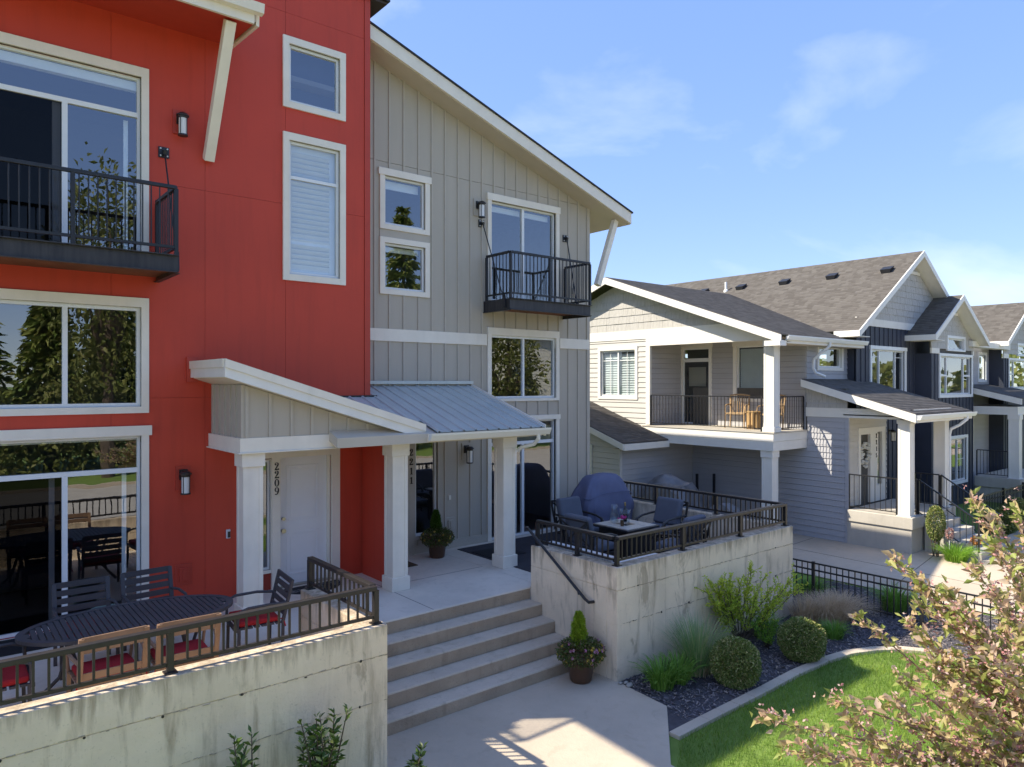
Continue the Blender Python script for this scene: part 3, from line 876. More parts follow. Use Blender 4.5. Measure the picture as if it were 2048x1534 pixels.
# upper pair of windows
gx0, gx1 = XatY(758.5, YG), XatY(858, YG)
zwt = ZatY(759, 335, YG); zwb = ZatY(759, 587.5, YG)
zm0, zm1 = ZatY(769, 481, YG), ZatY(769, 455, YG)
w7, h7, L7 = window(grey, PG, gx0, gx1, zm1-.03, zwt, .10, .125, .09, .03, fw=.04)
w8, h8, L8 = window(grey, PG, gx0, gx1, zwb, zm0+.06, .10, .10, .095, 0, fw=.04)
m = MB(); pbox(m, PG, gx0+.002, gx1-.002, zm0+.06, zm1-.03, -.02, .012); m.build('window_infill', GREYB, grey)
m = MB(); pbox(m, PG, h7[0]+.04, h7[1]-.04, h7[3]-.19, h7[3]-.04, -.2, -.17); m.build('roller_blind', BLIND, w7)
m = MB(); pbox(m, PG, h8[0]+.04, h8[1]-.04, h8[3]-.13, h8[3]-.04, -.2, -.17); m.build('roller_blind', BLIND, w8)
# upper slider
sx0, sx1 = XatY(974, YG), XatY(1117, YG)
w9, h9, L9 = slider(grey, PG, sx0, sx1, deckz+.02, ZatY(974, 386, YG), None, .095, .14, .02)
m = MB(); pbox(m, PG, L9[1][0]-.06, L9[1][0]-.02, h9[2]+.03, h9[3]-.05, -.13, -.10); m.build('sash_edge', BLACKM, w9)
m = MB(); pbox(m, PG, h9[0]+.05, h9[1]-.05, h9[3]-.16, h9[3]-.05, -.24, -.2); m.build('roller_blind', BLIND, w9)
# middle window
w10, h10, L10 = window(grey, PG, sx0, sx1, ZatY(975, 804, YG), ZatY(974, 655, YG), .095, .15, .06, .0, [(0,.5,0,1),(.5,1,0,1)], fw=.045, mull=.05)
# patio slider with transom
w11, h11, L11 = slider(grey, PG, sx0, sx1, ZF, ZatY(1117, 829, YG), ZatY(1100, 880, YG), .095, .10, .02)
m = MB(); pbox(m, PG, L11[1][1]-.16, L11[1][1]-.09, ZF+.05, L11[1][3], -.13, -.10); m.build('sash_stile', VINYL, w11)
m = MB(); pbox(m, PG, L11[2][0]+.0, L11[2][0]+.035, ZF+.95, ZF+1.15, -.065, -.03); m.build('door_handle', BLACKM, w11, bevel=.006)
# narrow light by the 2211 door, and the door itself behind the porch column
nx0, nx1 = XatY(827, YG), XatY(869, YG)
w12, h12, L12 = window(grey, PG, nx0-.005, nx1+.09, ZatY(828, 1081, YG), ZatY(828, 872, YG), .03, .03, .06, 0, fw=.045, trim=GREYB, trimd=.03)
ddx0, ddx1 = XRC+.12, XRC+1.03
doorh = ZF+2.06
m = MB(); pbox(m, PG, ddx0+.004, ddx1-.004, ZF+.012, doorh, -.10, -.06); d2 = m.build('door', DOORW, grey)
for (z0, z1) in ((1.02, 1.90), (.16, .84)):
    m = MB(); pbox(m, PG, ddx0+.16, ddx1-.16, ZF+z0, ZF+z1, -.0599, -.052); m.build('door_panel', DOORW, d2, bevel=.004)
c = PG(ddx1-.08, ZF+.9, -.06); MB().tube([c, (c[0], c[1]-.06, c[2])], .03, 12).build('door_knob', BRASS, d2)
m = MB(); slab(m, PG, cells(ddx0-.1, nx0-.006, ZF, doorh+.14, [(ddx0, ddx1, ZF-.01, doorh)]), -.03, .036); m.build('entry_casing', GREYB, grey)
digits(grey, PG, '2211', XatY(820.5, YG), ZatY(820, 898, YG), .125, .135, .05, .036, DIGIT)
gh = [h7, h8, h9, h10, h11, h12, (gx0, gx1, zm0, zm1), (ddx0, ddx1, ZF-.01, doorh)]
rake = (SL, 1.0, 10.30-.27+SL*5.92)          # SL*x + z <= c : wall ends under the soffit
zbelt0, zbelt1 = ZatY(740, 681, YG-.03), ZatY(740, 656, YG-.03)
zj = ZatY(741, 317.5, YG)
for nm, z0, z1 in (('lower', -.3, zbelt0), ('mid', zbelt1, zj-.004), ('top', zj+.004, 10.6)):
    pl = [clip(p, *rake) for p in cells(XRC, XGR, z0, z1, gh)]
    m = MB(); slab(m, PG, pl, -.02, 0); m.build('siding_panel', GREY, grey)
m = MB(); slab(m, PG, [clip(p, *rake) for p in cells(XRC, XGR-.03, -.3, 10.6, gh)], -.08, -.021); m.build('backing_wall', GREY, grey)
# belt board
for a, b in ((XRC+.001, sx0-.021), (sx1+.021, XGR+.001)):
    m = MB(); pbox(m, PG, a, b, zbelt0, zbelt1, -.02, .03); m.build('belt_board', TRIM, grey)
# frieze board under the rake
def zfr(x):
    x0, x1 = XatY(749, YG), XatY(1171, YG)
    z0, z1 = ZatY(749, 119, YG), ZatY(1171, 411, YG)
    return z0 + (z1-z0)*(x-x0)/(x1-x0)
m = MB()
ztp = lambda x: 10.30-.27-SL*(x-5.92)
m.loft([PG(XRC, zfr(XRC), .022), PG(XGR+.02, zfr(XGR+.02), .022), PG(XGR+.02, ztp(XGR+.02), .022), PG(XRC, ztp(XRC), .022)],
       [PG(XRC, zfr(XRC), -.01), PG(XGR+.02, zfr(XGR+.02), -.01), PG(XGR+.02, ztp(XGR+.02), -.01), PG(XRC, ztp(XRC), -.01)])
m.build('frieze_board', GREYB, grey)
# battens, broken at the openings and the belt
bu = [749.2, 778.4, 807.2, 836.8, 863.5, 889.8, 915.7, 940.7, 963.7, 987.4, 1010.8, 1032.5, 1054.6, 1076.7, 1096.7, 1117.2, 1136.4, 1155.6]
trims = [(gx0-.04, gx1+.04, zwb, zwt), (sx0-.03, sx1+.03, deckz-.0, ZatY(974, 386, YG)), (sx0-.01, sx1+.01, ZatY(975, 804, YG), ZatY(974, 655, YG)),
         (sx0-.03, sx1+.03, ZF, ZatY(1117, 829, YG)), (ddx0-.11, nx0, ZF, doorh+.15), (nx0-.01, nx1+.1, ZatY(828, 1081, YG), ZatY(828, 872, YG))]
for u in bu:
    x = XatY(u, YG); hw = .019
    zc = zfr(x)
    segs = [(ZF+.16, zbelt0), (zbelt1, zc+.005)]
    for (a, b) in segs:
        iv = sorted((t[2], t[3]) for t in trims if t[0] < x+hw and t[1] > x-hw)
        z = a
        out = []
        for p, q in iv:
            if p > z+.05 and p < b: out.append((z, min(p, b)))
            elif p >= b and z < b: out.append((z, b)); z = b
            z = max(z, q)
        if z < b-.05: out.append((z, b))
        for (z0, z1) in out:
            if z1-z0 < .04 or z0 >= b: continue
            m = MB(); pbox(m, PG, x-hw, x+hw, z0, min(z1, b), -.005, .020); m.build('batten', GREYB, grey)
m = MB(); pbox(m, PG, XGR-.07, XGR+.02, -.2, zfr(XGR)+.02, -.06, .024); m.build('corner_board', GREYB, grey)
m = MB(); slab(m, PG, cells(nx1+.09, sx0-.001, ZF, ZF+.16, []), -.01, .026); m.build('base_board', GREYB, grey)
m = MB(); slab(m, PG, cells(sx1+.001, XGR-.071, ZF, ZF+.1, []), -.01, .026); m.build('base_board', GREYB, grey)
# shell
MB().box(XGR-.03, XGR, YG+.061, 19.6, -.3, 8.10).build('side_wall', GREY, grey)
MB().box(XRC+.001, XGR-.03, 19.5, 19.6, -.3, 8.1).build('back_wall', GREY, grey)
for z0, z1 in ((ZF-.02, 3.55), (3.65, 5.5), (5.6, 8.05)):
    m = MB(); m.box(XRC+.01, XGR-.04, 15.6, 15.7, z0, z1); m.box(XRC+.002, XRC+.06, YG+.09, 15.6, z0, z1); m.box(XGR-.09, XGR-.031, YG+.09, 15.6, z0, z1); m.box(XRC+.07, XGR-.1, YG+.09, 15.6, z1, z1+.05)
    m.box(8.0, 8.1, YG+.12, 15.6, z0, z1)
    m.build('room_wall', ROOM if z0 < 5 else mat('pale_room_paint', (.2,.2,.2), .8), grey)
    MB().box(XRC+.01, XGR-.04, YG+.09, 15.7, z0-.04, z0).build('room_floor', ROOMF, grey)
# rake, roof and soffit (the roof falls to the right)
xe = XatY(1261, 11.03)
YF = 11.0
def zt_(x): return zrk(x)
A, B = XRC+.001, xe
def rk(y0, y1, dz0, dz1, name, mt, a=A, b=B):
    m = MB(); m.loft([(a, y0, zrk(a)+dz1), (b, y0, zrk(b)+dz1), (b, y1, zrk(b)+dz1), (a, y1, zrk(a)+dz1)], [(a, y0, zrk(a)+dz0), (b, y0, zrk(b)+dz0), (b, y1, zrk(b)+dz0), (a, y1, zrk(a)+dz0)])
    return m.build(name, mt, grey)
rk(YF, YF+.04, -.25, -.004, 'rake_fascia', TRIM)
rk(YF+.041, 19.9, -.262, -.235, 'soffit', SOFFIT)
rk(YF+.042, 19.9, -.234, -.006, 'roof_deck', SOFFIT, A, B-.02)
rk(YF-.03, 19.95, -.002, .028, 'roof_edge', mat('dark_roof_edge', (.03,.03,.035), .8), A, B+.03)
m = MB().loft([(xe-.019, YF+.042, zrk(xe)-.24), (xe-.019, 19.9, zrk(xe)-.24), (xe-.019, 19.9, zrk(xe)-.01), (xe-.019, YF+.042, zrk(xe)-.01)], [(xe+.01, YF+.042, zrk(xe)-.26), (xe+.01, 19.9, zrk(xe)-.26), (xe+.01, 19.9, zrk(xe)-.01), (xe+.01, YF+.042, zrk(xe)-.01)]); m.build('eave_fascia', TRIM, grey)
MB().bar((XGR+.03, 11.25, 6.35), (XGR+.62, 11.25, zrk(XGR+.62)-.27), .13, .12, (0,1,0)).build('eave_brace', TRIM, grey, bevel=.006)
vent(grey, PG, XatY(899.5, YG), ZatY(899, 1048, YG), .21, .25, .0, GREYB)
vent(grey, PG, XatY(1145, YG), ZatY(1145, 583, YG), .15, .22, .0, GREYB)
m = MB(); pbox(m, PG, XatY(896.5, YG), XatY(901, YG), ZatY(899, 1000, YG), ZatY(899, 991, YG), 0, .02); m.build('doorbell', GUTTER, grey, bevel=.004)
wall_lamp('white glass wall lantern on taupe siding beside the upper balcony door', PG, XatY(955, YG)-.0, ZatY(955, 421, YG), 0, plate=GREYB)
wall_lamp('white glass wall lantern under the porch roof next to 2211', PG, XatY(931, YG), ZatY(931, 908, YG), 0, plate=GREYB)
bg0 = XatY(967, YG); bg1 = XatY(1181, 10.66)
balcony('black steel balcony on the taupe house under the sloping eave', bg0, bg1, YG-.001, 10.66, deckz, 6.70, 'steel balconies', [(XatY(962, YG), ZatY(962, 448, YG), bg0-.03), (XatY(1129, YG)+.01, ZatY(1129, 478, YG), bg1-.25)], 0)

# ------------------------------------------------------------------ shared entry porch
porch = thing('entry_porch', 'white columned entry porch with grey metal roof between the red and taupe houses', 'porch', (5.6, 9.7, ZF))
def column(root, x, y, z0, z1, w=.25, cap=.20, base=.21, mt=TRIM):
    m = MB().box(x-w/2, x+w/2, y-w/2, y+w/2, z0+base, z1-cap); c = m.build('column', mt, root, bevel=.004)
    e = .012
    for sx_ in (-1, 1):      # corner boards make shallow panels on each face
        for sy_ in (-1, 1):
            MB().box(x+sx_*w/2+sx_*.008, x+sx_*(w/2-.045), y+sy_*w/2+sy_*.008, y+sy_*(w/2-.045), z0+base, z1-cap-.0).build('corner_board', mt, c)
    MB().box(x-w/2-.035, x+w/2+.035, y-w/2-.035, y+w/2+.035, z0, z0+base).build('base', mt, c, bevel=.006)
    MB().box(x-w/2-.03, x+w/2+.03, y-w/2-.03, y+w/2+.03, z1-cap, z1).build('cap', mt, c, bevel=.005)
    return c
for x in (3.27, 5.54, 7.72): column(porch, x+.16, 9.76, ZF, 3.21)
MB().box(3.24, 8.22, 9.58, 9.76, 3.21, 3.40).build('beam', TRIM, porch)
MB().box(3.21, 8.25, 9.55, 9.79, 3.195, 3.2095).build('beam_cap', TRIM, porch)
MB().box(3.24, 3.42, 9.761, YR-.002, 3.21, 3.40).build('beam', TRIM, porch)
MB().box(3.21, 3.45, 9.791, YR-.002, 3.195, 3.2095).build('beam_cap', TRIM, porch)
MB().box(3.43, 5.70, 9.77, YR-.05, 3.33, 3.36).build('porch_ceiling', SOFFIT, porch)
MB().box(5.9, 8.2, 9.77, YG-.045, 3.33, 3.36).build('porch_ceiling', SOFFIT, porch)
WZ0, WX0, WX1, WS = 4.45, 2.98, 6.0, .315
def wz(x): return WZ0 - WS*(x-WX0)
YC = 9.38
PC = PY(9.60)
# gable-like siding wall on the front and left side
pl = [clip(rect(3.28, 6.0, 3.4005, 4.4), WS, 1.0, WZ0-.24+WS*WX0)]
m = MB(); slab(m, PC, pl, -.08, 0); m.build('siding_panel', GREY, porch)
PS = PX(3.28)
m = MB(); pbox(m, PS, 9.681, YR-.002, 3.4005, wz(3.28)-.24, -.08, 0); m.build('siding_panel', GREY, porch)
for u in (494, 541, 584, 625, 661, 697, 735):
    x = XatY(u, 9.58); z1 = wz(x)-.245
    if z1 > 3.45:
        m = MB(); pbox(m, PC, x-.02, x+.02, 3.4005, z1, 0, .02); m.build('batten', GREYB, porch)
for yy in (9.62, 9.86, 10.08, 10.32, 10.56, 10.80):
    m = MB(); pbox(m, PS, yy-.02, yy+.02, 3.4005, wz(3.28)-.245, 0, .02); m.build('batten', GREYB, porch)
# sloping fascia of the wing, in two steps, and its soffit and roof
def wing(y0, y1, dz0, dz1, name, mt, a=WX0, b=WX1):
    m = MB(); m.loft([(a, y0, wz(a)+dz1), (b, y0, wz(b)+dz1), (b, y1, wz(b)+dz1), (a, y1, wz(a)+dz1)], [(a, y0, wz(a)+dz0), (b, y0, wz(b)+dz0), (b, y1, wz(b)+dz0), (a, y1, wz(a)+dz0)])
    return m.build(name, mt, porch)
wing(YC, YC+.04, -.235, -.11, 'fascia', TRIM2); wing(YC-.02, YC+.04, -.1095, 0, 'fascia_cap', TRIM)
wing(YC+.041, YR-.003, -.232, -.215, 'wing_soffit', TRIM, WX0+.041)
wing(YC+.041, YR-.003, -.214, -.006, 'wing_roof', ROOFM, WX0+.041)
MB().box(WX0, WX0+.04, YC+.041, YR-.004, WZ0-.235, WZ0-.11).build('fascia', TRIM2, porch)
MB().box(WX0-.02, WX0+.04, YC+.041, YR-.004, WZ0-.1095, WZ0-.0).build('fascia_cap', TRIM, porch)
MB().box(WX0-.05, WX0+.1, YR-.045, YR-.001, WZ0-.3, WZ0+.06).build('flashing_block', REDTRIM, porch)
# metal roof laid in ribbed panels, falling to the street
MS = .32
def mz(y): return 4.09 - MS*(YG-y)
YE = 9.28
x = 4.5
pw = .2355
while x < 8.39:
    x1 = min(x+pw, 8.40)
    yv = YG - (4.09-WZ0+WS*(x+.1-WX0))/MS if False else None
    # start of the panel where it clears the wing roof
    def ystart(xx):
        for k in range(120):
            y = YE + k*.02
            if mz(y) >= wz(min(xx, WX1)) + (.004 if xx < WX1 else -9): return y
        return 99
    y0 = ystart(x); yend = YG-.025 if x >= XRC-.02 else YR-.02
    if y0 < yend-.1:
        r = .022
        prof = [(x+.001, .0), (x+.02, 0), (x+.03, r), (x+.055, r), (x+.065, 0), ((x+x1)/2+.02, 0.0), ((x+x1)/2+.025, .005), ((x+x1)/2+.035, .005), ((x+x1)/2+.04, 0.0), (x1-.001, 0)]
        top0 = [(a, y0, mz(y0)+h) for a, h in prof]; top1 = [(a, yend, mz(yend)+h) for a, h in prof]
        m = MB(); b0 = 0
        vs = top0 + top1 + [(a, y0, mz(y0)+h-.012) for a, h in prof] + [(a, yend, mz(yend)+h-.012) for a, h in prof]
        n = len(prof); fs = []
        for i in range(n-1):
            fs.append((i, i+1, n+i+1, n+i)); fs.append((2*n+i, 3*n+i, 3*n+i+1, 2*n+i+1)); fs.append((i, 2*n+i, 2*n+i+1, i+1))
        m.add(vs, fs); rp_ = m.build('roof_panel', ROOFM, porch)
        sm = MB()
        yy = y0+.12
        while yy < yend-.05:
            for sx_ in (x+.09, x+.16): sm.lathe([(.008, 0), (.006, .006)], (sx_, yy, mz(yy)), 6)
            yy += .45
        so = sm.build('roof_screws', ROOFM, rp_); so['kind'] = 'stuff'
    x = x1
m = MB(); m.loft([(4.5, YE+.04, mz(YE)-.02), (8.36, YE+.04, mz(YE)-.02), (8.36, YG-.03, mz(YG)-.04), (4.5, YG-.03, mz(YG)-.04)], [(4.5, YE+.04, mz(YE)-.16), (8.36, YE+.04, mz(YE)-.16), (8.36, YG-.03, mz(YG)-.18), (4.5, YG-.03, mz(YG)-.18)])
m.build('roof_deck', SOFFIT, porch)
MB().loft([(8.405, YE, mz(YE)+.03), (8.425, YE, mz(YE)+.03), (8.425, YG-.03, mz(YG)+.03), (8.405, YG-.03, mz(YG)+.03)], [(8.37, YE, mz(YE)-.16), (8.425, YE, mz(YE)-.16), (8.425, YG-.03, mz(YG)-.16), (8.37, YG-.03, mz(YG)-.16)]).build('rake_trim', TRIM, porch)
MB().box(XRC+.001, 8.44, YG-.06, YG-.022, mz(YG)+.03, mz(YG)+.09).build('wall_flashing', ROOFM, porch)
MB().box(4.7, XRC+.12, YR-.035, YR-.016, mz(YR)-.01, mz(YR)+.02).build('closure_strip', BLACKM, porch)
# fascia, gutter and spout along the low edge
MB().box(WX1+.001, 8.365, YE+.0, YE+.039, 3.235, mz(YE)-.025).build('fascia', TRIM, porch)
def gutter(root, x0, x1, y, z, mt=GUTTER, w=.11, h=.115):
    pr = [(0, 0), (-w*.62, 0), (-w*.75, .03), (-w*.98, h*.72), (-w, h), (-w+.012, h), (-w*.9, h*.72), (-w*.68, .035), (-w*.55, .012), (0, .012)]
    return MB().loft([(x1, y+a, z+b) for a, b in pr], [(x0, y+a, z+b) for a, b in pr]).build('gutter', mt, root)
gutter(porch, WX1-.02, 8.45, YE-.001, mz(YE)-.13)
MB().tube([(8.2, YE-.05, mz(YE)-.12), (8.2, YE-.05, mz(YE)-.2), (8.19, YE+.05, mz(YE)-.30), (8.05, YE+.22, mz(YE)-.36), (8.02, YE+.3, mz(YE)-.42)], .035, 10).build('downspout', GUTTER, porch)
# ------------------------------------------------------------------ ground, paving, walls, steps
LAWNM = mat('lawn_soil', (.12,.19,.03), .95, .3, 3, .3, 30, col2=(.18,.26,.05))
SOIL = mat('dark_mulch_bed', (.075,.068,.072), .95, .3, 9, .7, 35)
ASPHALT = mat('asphalt', (.44,.405,.345), .9, .12, 2, .3, 90)
gsheet = MB(); gsheet.add([(-900,-900,-.01),(900,-900,-.01),(900,900,-.01),(-900,900,-.01)], [(0,1,2,3)])
structure(gsheet.build('ground', LAWNM))
JT0 = mat('floor_joint_dark', (.20,.175,.145), .9)
# walkway slab
wk = [atZ(1233, 1365), atZ(1334, 1416), atZ(1342, 1534)]
XW0, XW1 = 3.79, 7.37
YW = 6.67
wpoly = [(XW0, 7.36), (XW0, YW-.01), (XW0-.02, 2.645), (wk[2][0]-.1, 2.645), (wk[2][0], wk[2][1]), (wk[1][0], wk[1][1]), (XW1+.02, YW-.0), (XW1, 7.36)]
structure(MB().prism([(x, y, -.05) for x, y in wpoly], (0,0,.075)).build('walkway', CONCF, bevel=.006))
wj = MB()
structure(MB().box(-40, 60, 1.25, 2.65, -.04, .012).build('sidewalk', CONCF))
structure(MB().box(-200, 200, -10.5, .05, -.05, -.002).build('road', ASPHALT))
for k, y in enumerate((.051, -10.66)): structure(MB().box(-200, 200, y, y+.15, -.05, .11).build('kerb', CONCF))
# patio and porch floors
structure(MB().box(-6.0, 3.59, 6.86, 10.93, -.1, ZF).build('patio_floor', CONCP))
structure(MB().box(3.5905, 7.575, 8.50, 11.53, -.1, ZF).build('porch_floor', CONCP, bevel=.012))
structure(MB().box(7.5755, 11.81, 6.86, 11.53, -.1, ZF-.001).build('patio_floor', CONCP))
for (a, b) in (((5.58, 8.52), (5.58, 11.45)), ((3.62, 9.98), (7.55, 9.98))):
    MB().bar((*a, ZF+.0006), (*b, ZF+.0006), .010, .003).build('control_joint', JT0, bpy.data.objects['porch_floor'])
steps = thing('front_steps', 'five worn concrete steps between the two patio walls', 'steps', (5.58, 7.9, 0))
rise = ZF/5; td = (8.499-7.345)/4
for i in range(1, 5):
    y0 = 7.345 + (i-1)*td
    MB().box(XW0+.0, XW1-.0, y0, y0+td+(.03 if i < 4 else -.0), rise*(i-1)+(.0 if i > 1 else -.05), rise*i-.0).build('step', CONCS, steps, bevel=.014)
RISER = concrete_mat('exposed_aggregate_riser', (.40,.31,.22), (.17,.125,.085), .35, .55, 2.0, .6)
for i in range(1, 6):
    y0 = 7.345 + (i-1)*td if i < 5 else 8.499
    MB().box(XW0+.001, XW1-.001, y0-.004, y0+.02, rise*(i-1)+.004, rise*i-.022).build('riser', RISER, steps, bevel=.002)
# retaining walls, cast in lifts with rough seams
def cast_wall(root, x0, x1, y0, y1, zt):
    zs = [-.2, .80, 1.27, zt]
    for i in range(len(zs)-1):
        j = (.0, .002, .005)[i]
        MB().box(x0-j*.5, x1+j*.5, y0-j, y1+j, zs[i], zs[i+1]-.0005).build('cast_lift', CONC, root, bevel=.012 if i == len(zs)-2 else .003)
ZW = 1.59
lw = thing('patio_wall', 'stained concrete patio wall at lower left under the slatted oval table', 'wall', (0, YW, 0))
cast_wall(lw, -6.0, XW0, YW, YW+.19, ZW)
cast_wall(lw, XW0-.19, XW0, YW+.1965, 8.47, ZW)
rw = thing('patio_wall', 'streaked concrete patio wall right of the steps above the planting bed', 'wall', (9.7, YW, 0))
cast_wall(rw, XW1, 12.0, YW, YW+.19, ZW)
cast_wall(rw, XW1, XW1+.19, YW+.1965, 8.47, ZW)
cast_wall(rw, 11.81, 12.0, YW+.1965, 11.4, ZW)
# form-tie holes and drips along the pour lines
TIE = mat('tie_hole_dark', (.05,.042,.034), .9)
tie = MB().lathe([(.02, -.004), (.016, .004)], (0,0,0), 8).mesh('tie_hole', TIE)
for root, xs in ((lw, np.arange(-.8, 3.7, .61)), (rw, np.arange(7.75, 11.9, .61))):
    for x in xs:
        for z in (1.27, .80):
            if rnd.random() < .35: continue
            inst(tie, 'tie_hole', root, (x + rnd.uniform(-.05,.05), YW-.0065, z + rnd.uniform(-.012,.012)), (R(90), 0, 0), (rnd.uniform(.5,1.2), rnd.uniform(.3,.9), 1))
# ragged fins and honeycombing along the pour lines
def seam(root, x0, x1, z, seed):
    rg = random.Random(seed); m = MB(); x = x0
    while x < x1:
        w = rg.uniform(.015, .07)
        if rg.random() < .62:
            h = rg.uniform(.003, .010); zc = z + rg.gauss(0, .006); d = rg.uniform(.005, .011)
            m.loft([(x, YW-d, zc), (x+w, YW-d*.8, zc+rg.gauss(0,.003)), (x+w, YW-d*.7, zc+h), (x, YW-d, zc+h*.8)], [(x, YW+.02, zc-.004), (x+w, YW+.02, zc-.004), (x+w, YW+.02, zc+h+.003), (x, YW+.02, zc+h+.003)])
        x += w
    o = m.build('pour_seam', SEAM, root); o['kind'] = 'stuff'
SEAM = mat('rough_seam_concrete', (.42,.345,.25), .95, .3, 30, .4, 60)
for k, z in enumerate((1.27, .80)):
    seam(lw, -1.5, XW0-.02, z, 60+k); seam(rw, XW1+.02, 11.98, z, 70+k)
# railings on the walls
ZT = 1.99
lr = thing('railing', 'dark bronze railing on the left patio wall, sunlit along the top', 'railing', (1.5, YW+.09, ZW))
px = lambda u: (XatY(u, YW+.09) + 5.9)/(3.70+5.9)
railing(lr, (-5.9, YW+.09), (3.70, YW+.09), ZW, ZT, [px(340), 1, .1], BRONZE, .019, .104, (.075,.045), .075, .055)
railing(lr, (3.70, YW+.15), (3.70, 8.42), ZW, ZT, [1], BRONZE, .019, .104, (.075,.0452), .075, .055)
rr_ = thing('railing', 'dark bronze railing around the right patio with the blue chairs', 'railing', (9.7, YW+.09, ZW))
fx = lambda u: (XatY(u, YW+.09) - 7.465)/(11.9-7.465)
railing(rr_, (7.465, YW+.09), (11.9, YW+.09), ZW, ZT, [0, fx(1365), fx(1480), 1], BRONZE, .019, .104, (.075,.045), .075, .055)
railing(rr_, (7.465, YW+.15), (7.465, 8.42), ZW, ZT, [.45, 1], BRONZE, .019, .104, (.075,.0452), .075, .055)
railing(rr_, (11.9, YW+.15), (11.9, 11.42), ZW, ZT, [.3, .62, 1], BRONZE, .019, .104, (.075,.0452), .075, .055)
# stair handrail on the right wall
hr = thing('handrail', 'black wall handrail sloping down beside the concrete steps', 'handrail', (XW1, 7.8, 1.5))
hx = XW1-.09
MB().tube([(hx+.07, 8.52, 1.86), (hx, 8.50, 1.87), (hx, 8.42, 1.86), (hx, 7.20, 1.06), (hx, 7.12, 1.03), (hx+.08, 7.10, 1.03)], .022, 10).build('rail', BLACKM, hr)
for y in (8.2, 7.35):
    z = 1.86 + (8.42-y)*(1.06-1.86)/(8.42-7.20)
    MB().tube([(hx, y, z-.01), (hx+.02, y, z-.07), (XW1-.001, y, z-.08)], .009, 8).build('bracket', BLACKM, hr)
# planting bed and edging
bed = [(XW1+.02, YW-.002), (12.05, YW-.002), (12.05, 7.3), (14.2, 7.3), (14.4, 3.0), (13.4, 2.9)]
edge_px = [(1338, 1470), (1400, 1438), (1460, 1408), (1520, 1378), (1580, 1346), (1640, 1320), (1690, 1305), (1745, 1298), (1800, 1297), (1860, 1303), (1930, 1320)]
edge = [atZ(u, v) for u, v in edge_px]
bp_ = [(XW1+.0, YW-.0), (wk[1][0], wk[1][1])] + edge + [(13.6, 3.2), (14.6, 3.2), (14.6, 7.4), (12.0, 7.4), (12.0, YW)]
bm = bmesh.new()
vv = [bm.verts.new((x, y, .012)) for x, y in bp_]
f_ = bm.faces.new(vv); bmesh.ops.recalc_face_normals(bm, faces=[f_])
if f_.normal.z < 0: f_.normal_flip()
bmesh.ops.triangulate(bm, faces=[f_])
me = bpy.data.meshes.new('planting_bed'); bm.to_mesh(me); bm.free(); me.materials.append(SOIL)
bedo = bpy.data.objects.new('planting_bed', me); link(bedo); structure(bedo)
bed_tri = bp_
edging = thing('bed_edging', 'curved pale concrete edging between the mulch bed and the lawn', 'edging', (10, 4.8, 0))
ew = .15
pts = [Vector((x, y, 0)) for x, y in edge]
def offs(i, w):
    t = (pts[min(i+1, len(pts)-1)] - pts[max(i-1, 0)]).normalized(); n = Vector((t.y, -t.x, 0)); return pts[i] + n*w
# resample into pieces
seglen = .42
acc = []
for i in range(len(pts)-1):
    a0, a1 = pts[i], pts[i+1]; b0, b1 = offs(i, ew), offs(i+1, ew)
    n = max(1, int(round((a1-a0).length/seglen)))
    for k in range(n):
        t0, t1 = k/n, (k+1)/n - .006
        q = [a0.lerp(a1, t0), a0.lerp(a1, t1), b0.lerp(b1, t1), b0.lerp(b1, t0)]
        MB().prism([(p.x, p.y, -.03) for p in q], (0, 0, .07)).build('edging_block', CONCF, edging, bevel=.008)
# driveway of the neighbour
drv = [(14.7, 2.2), (14.75, 9.0), (15.0, 14.0), (18.42, 14.0), (18.42, 7.6), (22.5, 6.4), (31.0, 6.6), (31.0, 4.9), (22.0, 4.0), (19.8, -1.0), (15.2, -1.0)]
dm = MB()
bm = bmesh.new(); vv = [bm.verts.new((x, y, .016)) for x, y in drv]; f_ = bm.faces.new(vv)
bmesh.ops.triangulate(bm, faces=[f_]); bmesh.ops.recalc_face_normals(bm, faces=bm.faces)
for f in bm.faces:
    if f.normal.z < 0: f.normal_flip()
me = bpy.data.meshes.new('driveway'); bm.to_mesh(me); bm.free(); me.materials.append(CONCF)
do = bpy.data.objects.new('driveway', me); link(do); structure(do)
JT = mat('joint_dark', (.12,.105,.085), .9)
for (a, b) in (((14.72, 6.2), (19.5, 6.9)), ((16.6, 2.5), (16.9, 13.5)), ((14.8, 9.4), (18.4, 9.6)), ((20.5, 4.2), (20.3, 6.6))):
    j = MB().bar((*a, .0185), (*b, .0185), .012, .003).build('control_joint', JT, do)
# low black fence along the driveway
fence = thing('metal_fence', 'low black picket fence between mulch bed and driveway', 'fence', (13.0, 5, 0))
XF = 13.02
FZ = .73
FSTEP = .112
pk = MB().box(-.008, .008, -.008, .008, 0, FZ-.05).mesh('picket', BLACKM)
y = 7.38; i = 0
while y > 2.7:
    if i % 17 == 5:
        MB().box(XF-.025, XF+.025, y-.025, y+.025, 0, FZ+.03).build('post', BLACKM, fence)
    else:
        inst(pk, 'picket', fence, (XF, y, .04))
    y -= FSTEP; i += 1
for z in (FZ, FZ-.13, .11): MB().box(XF-.014, XF+.014, 2.7, 7.42, z-.0135, z+.0135).build('rail', BLACKM, fence)
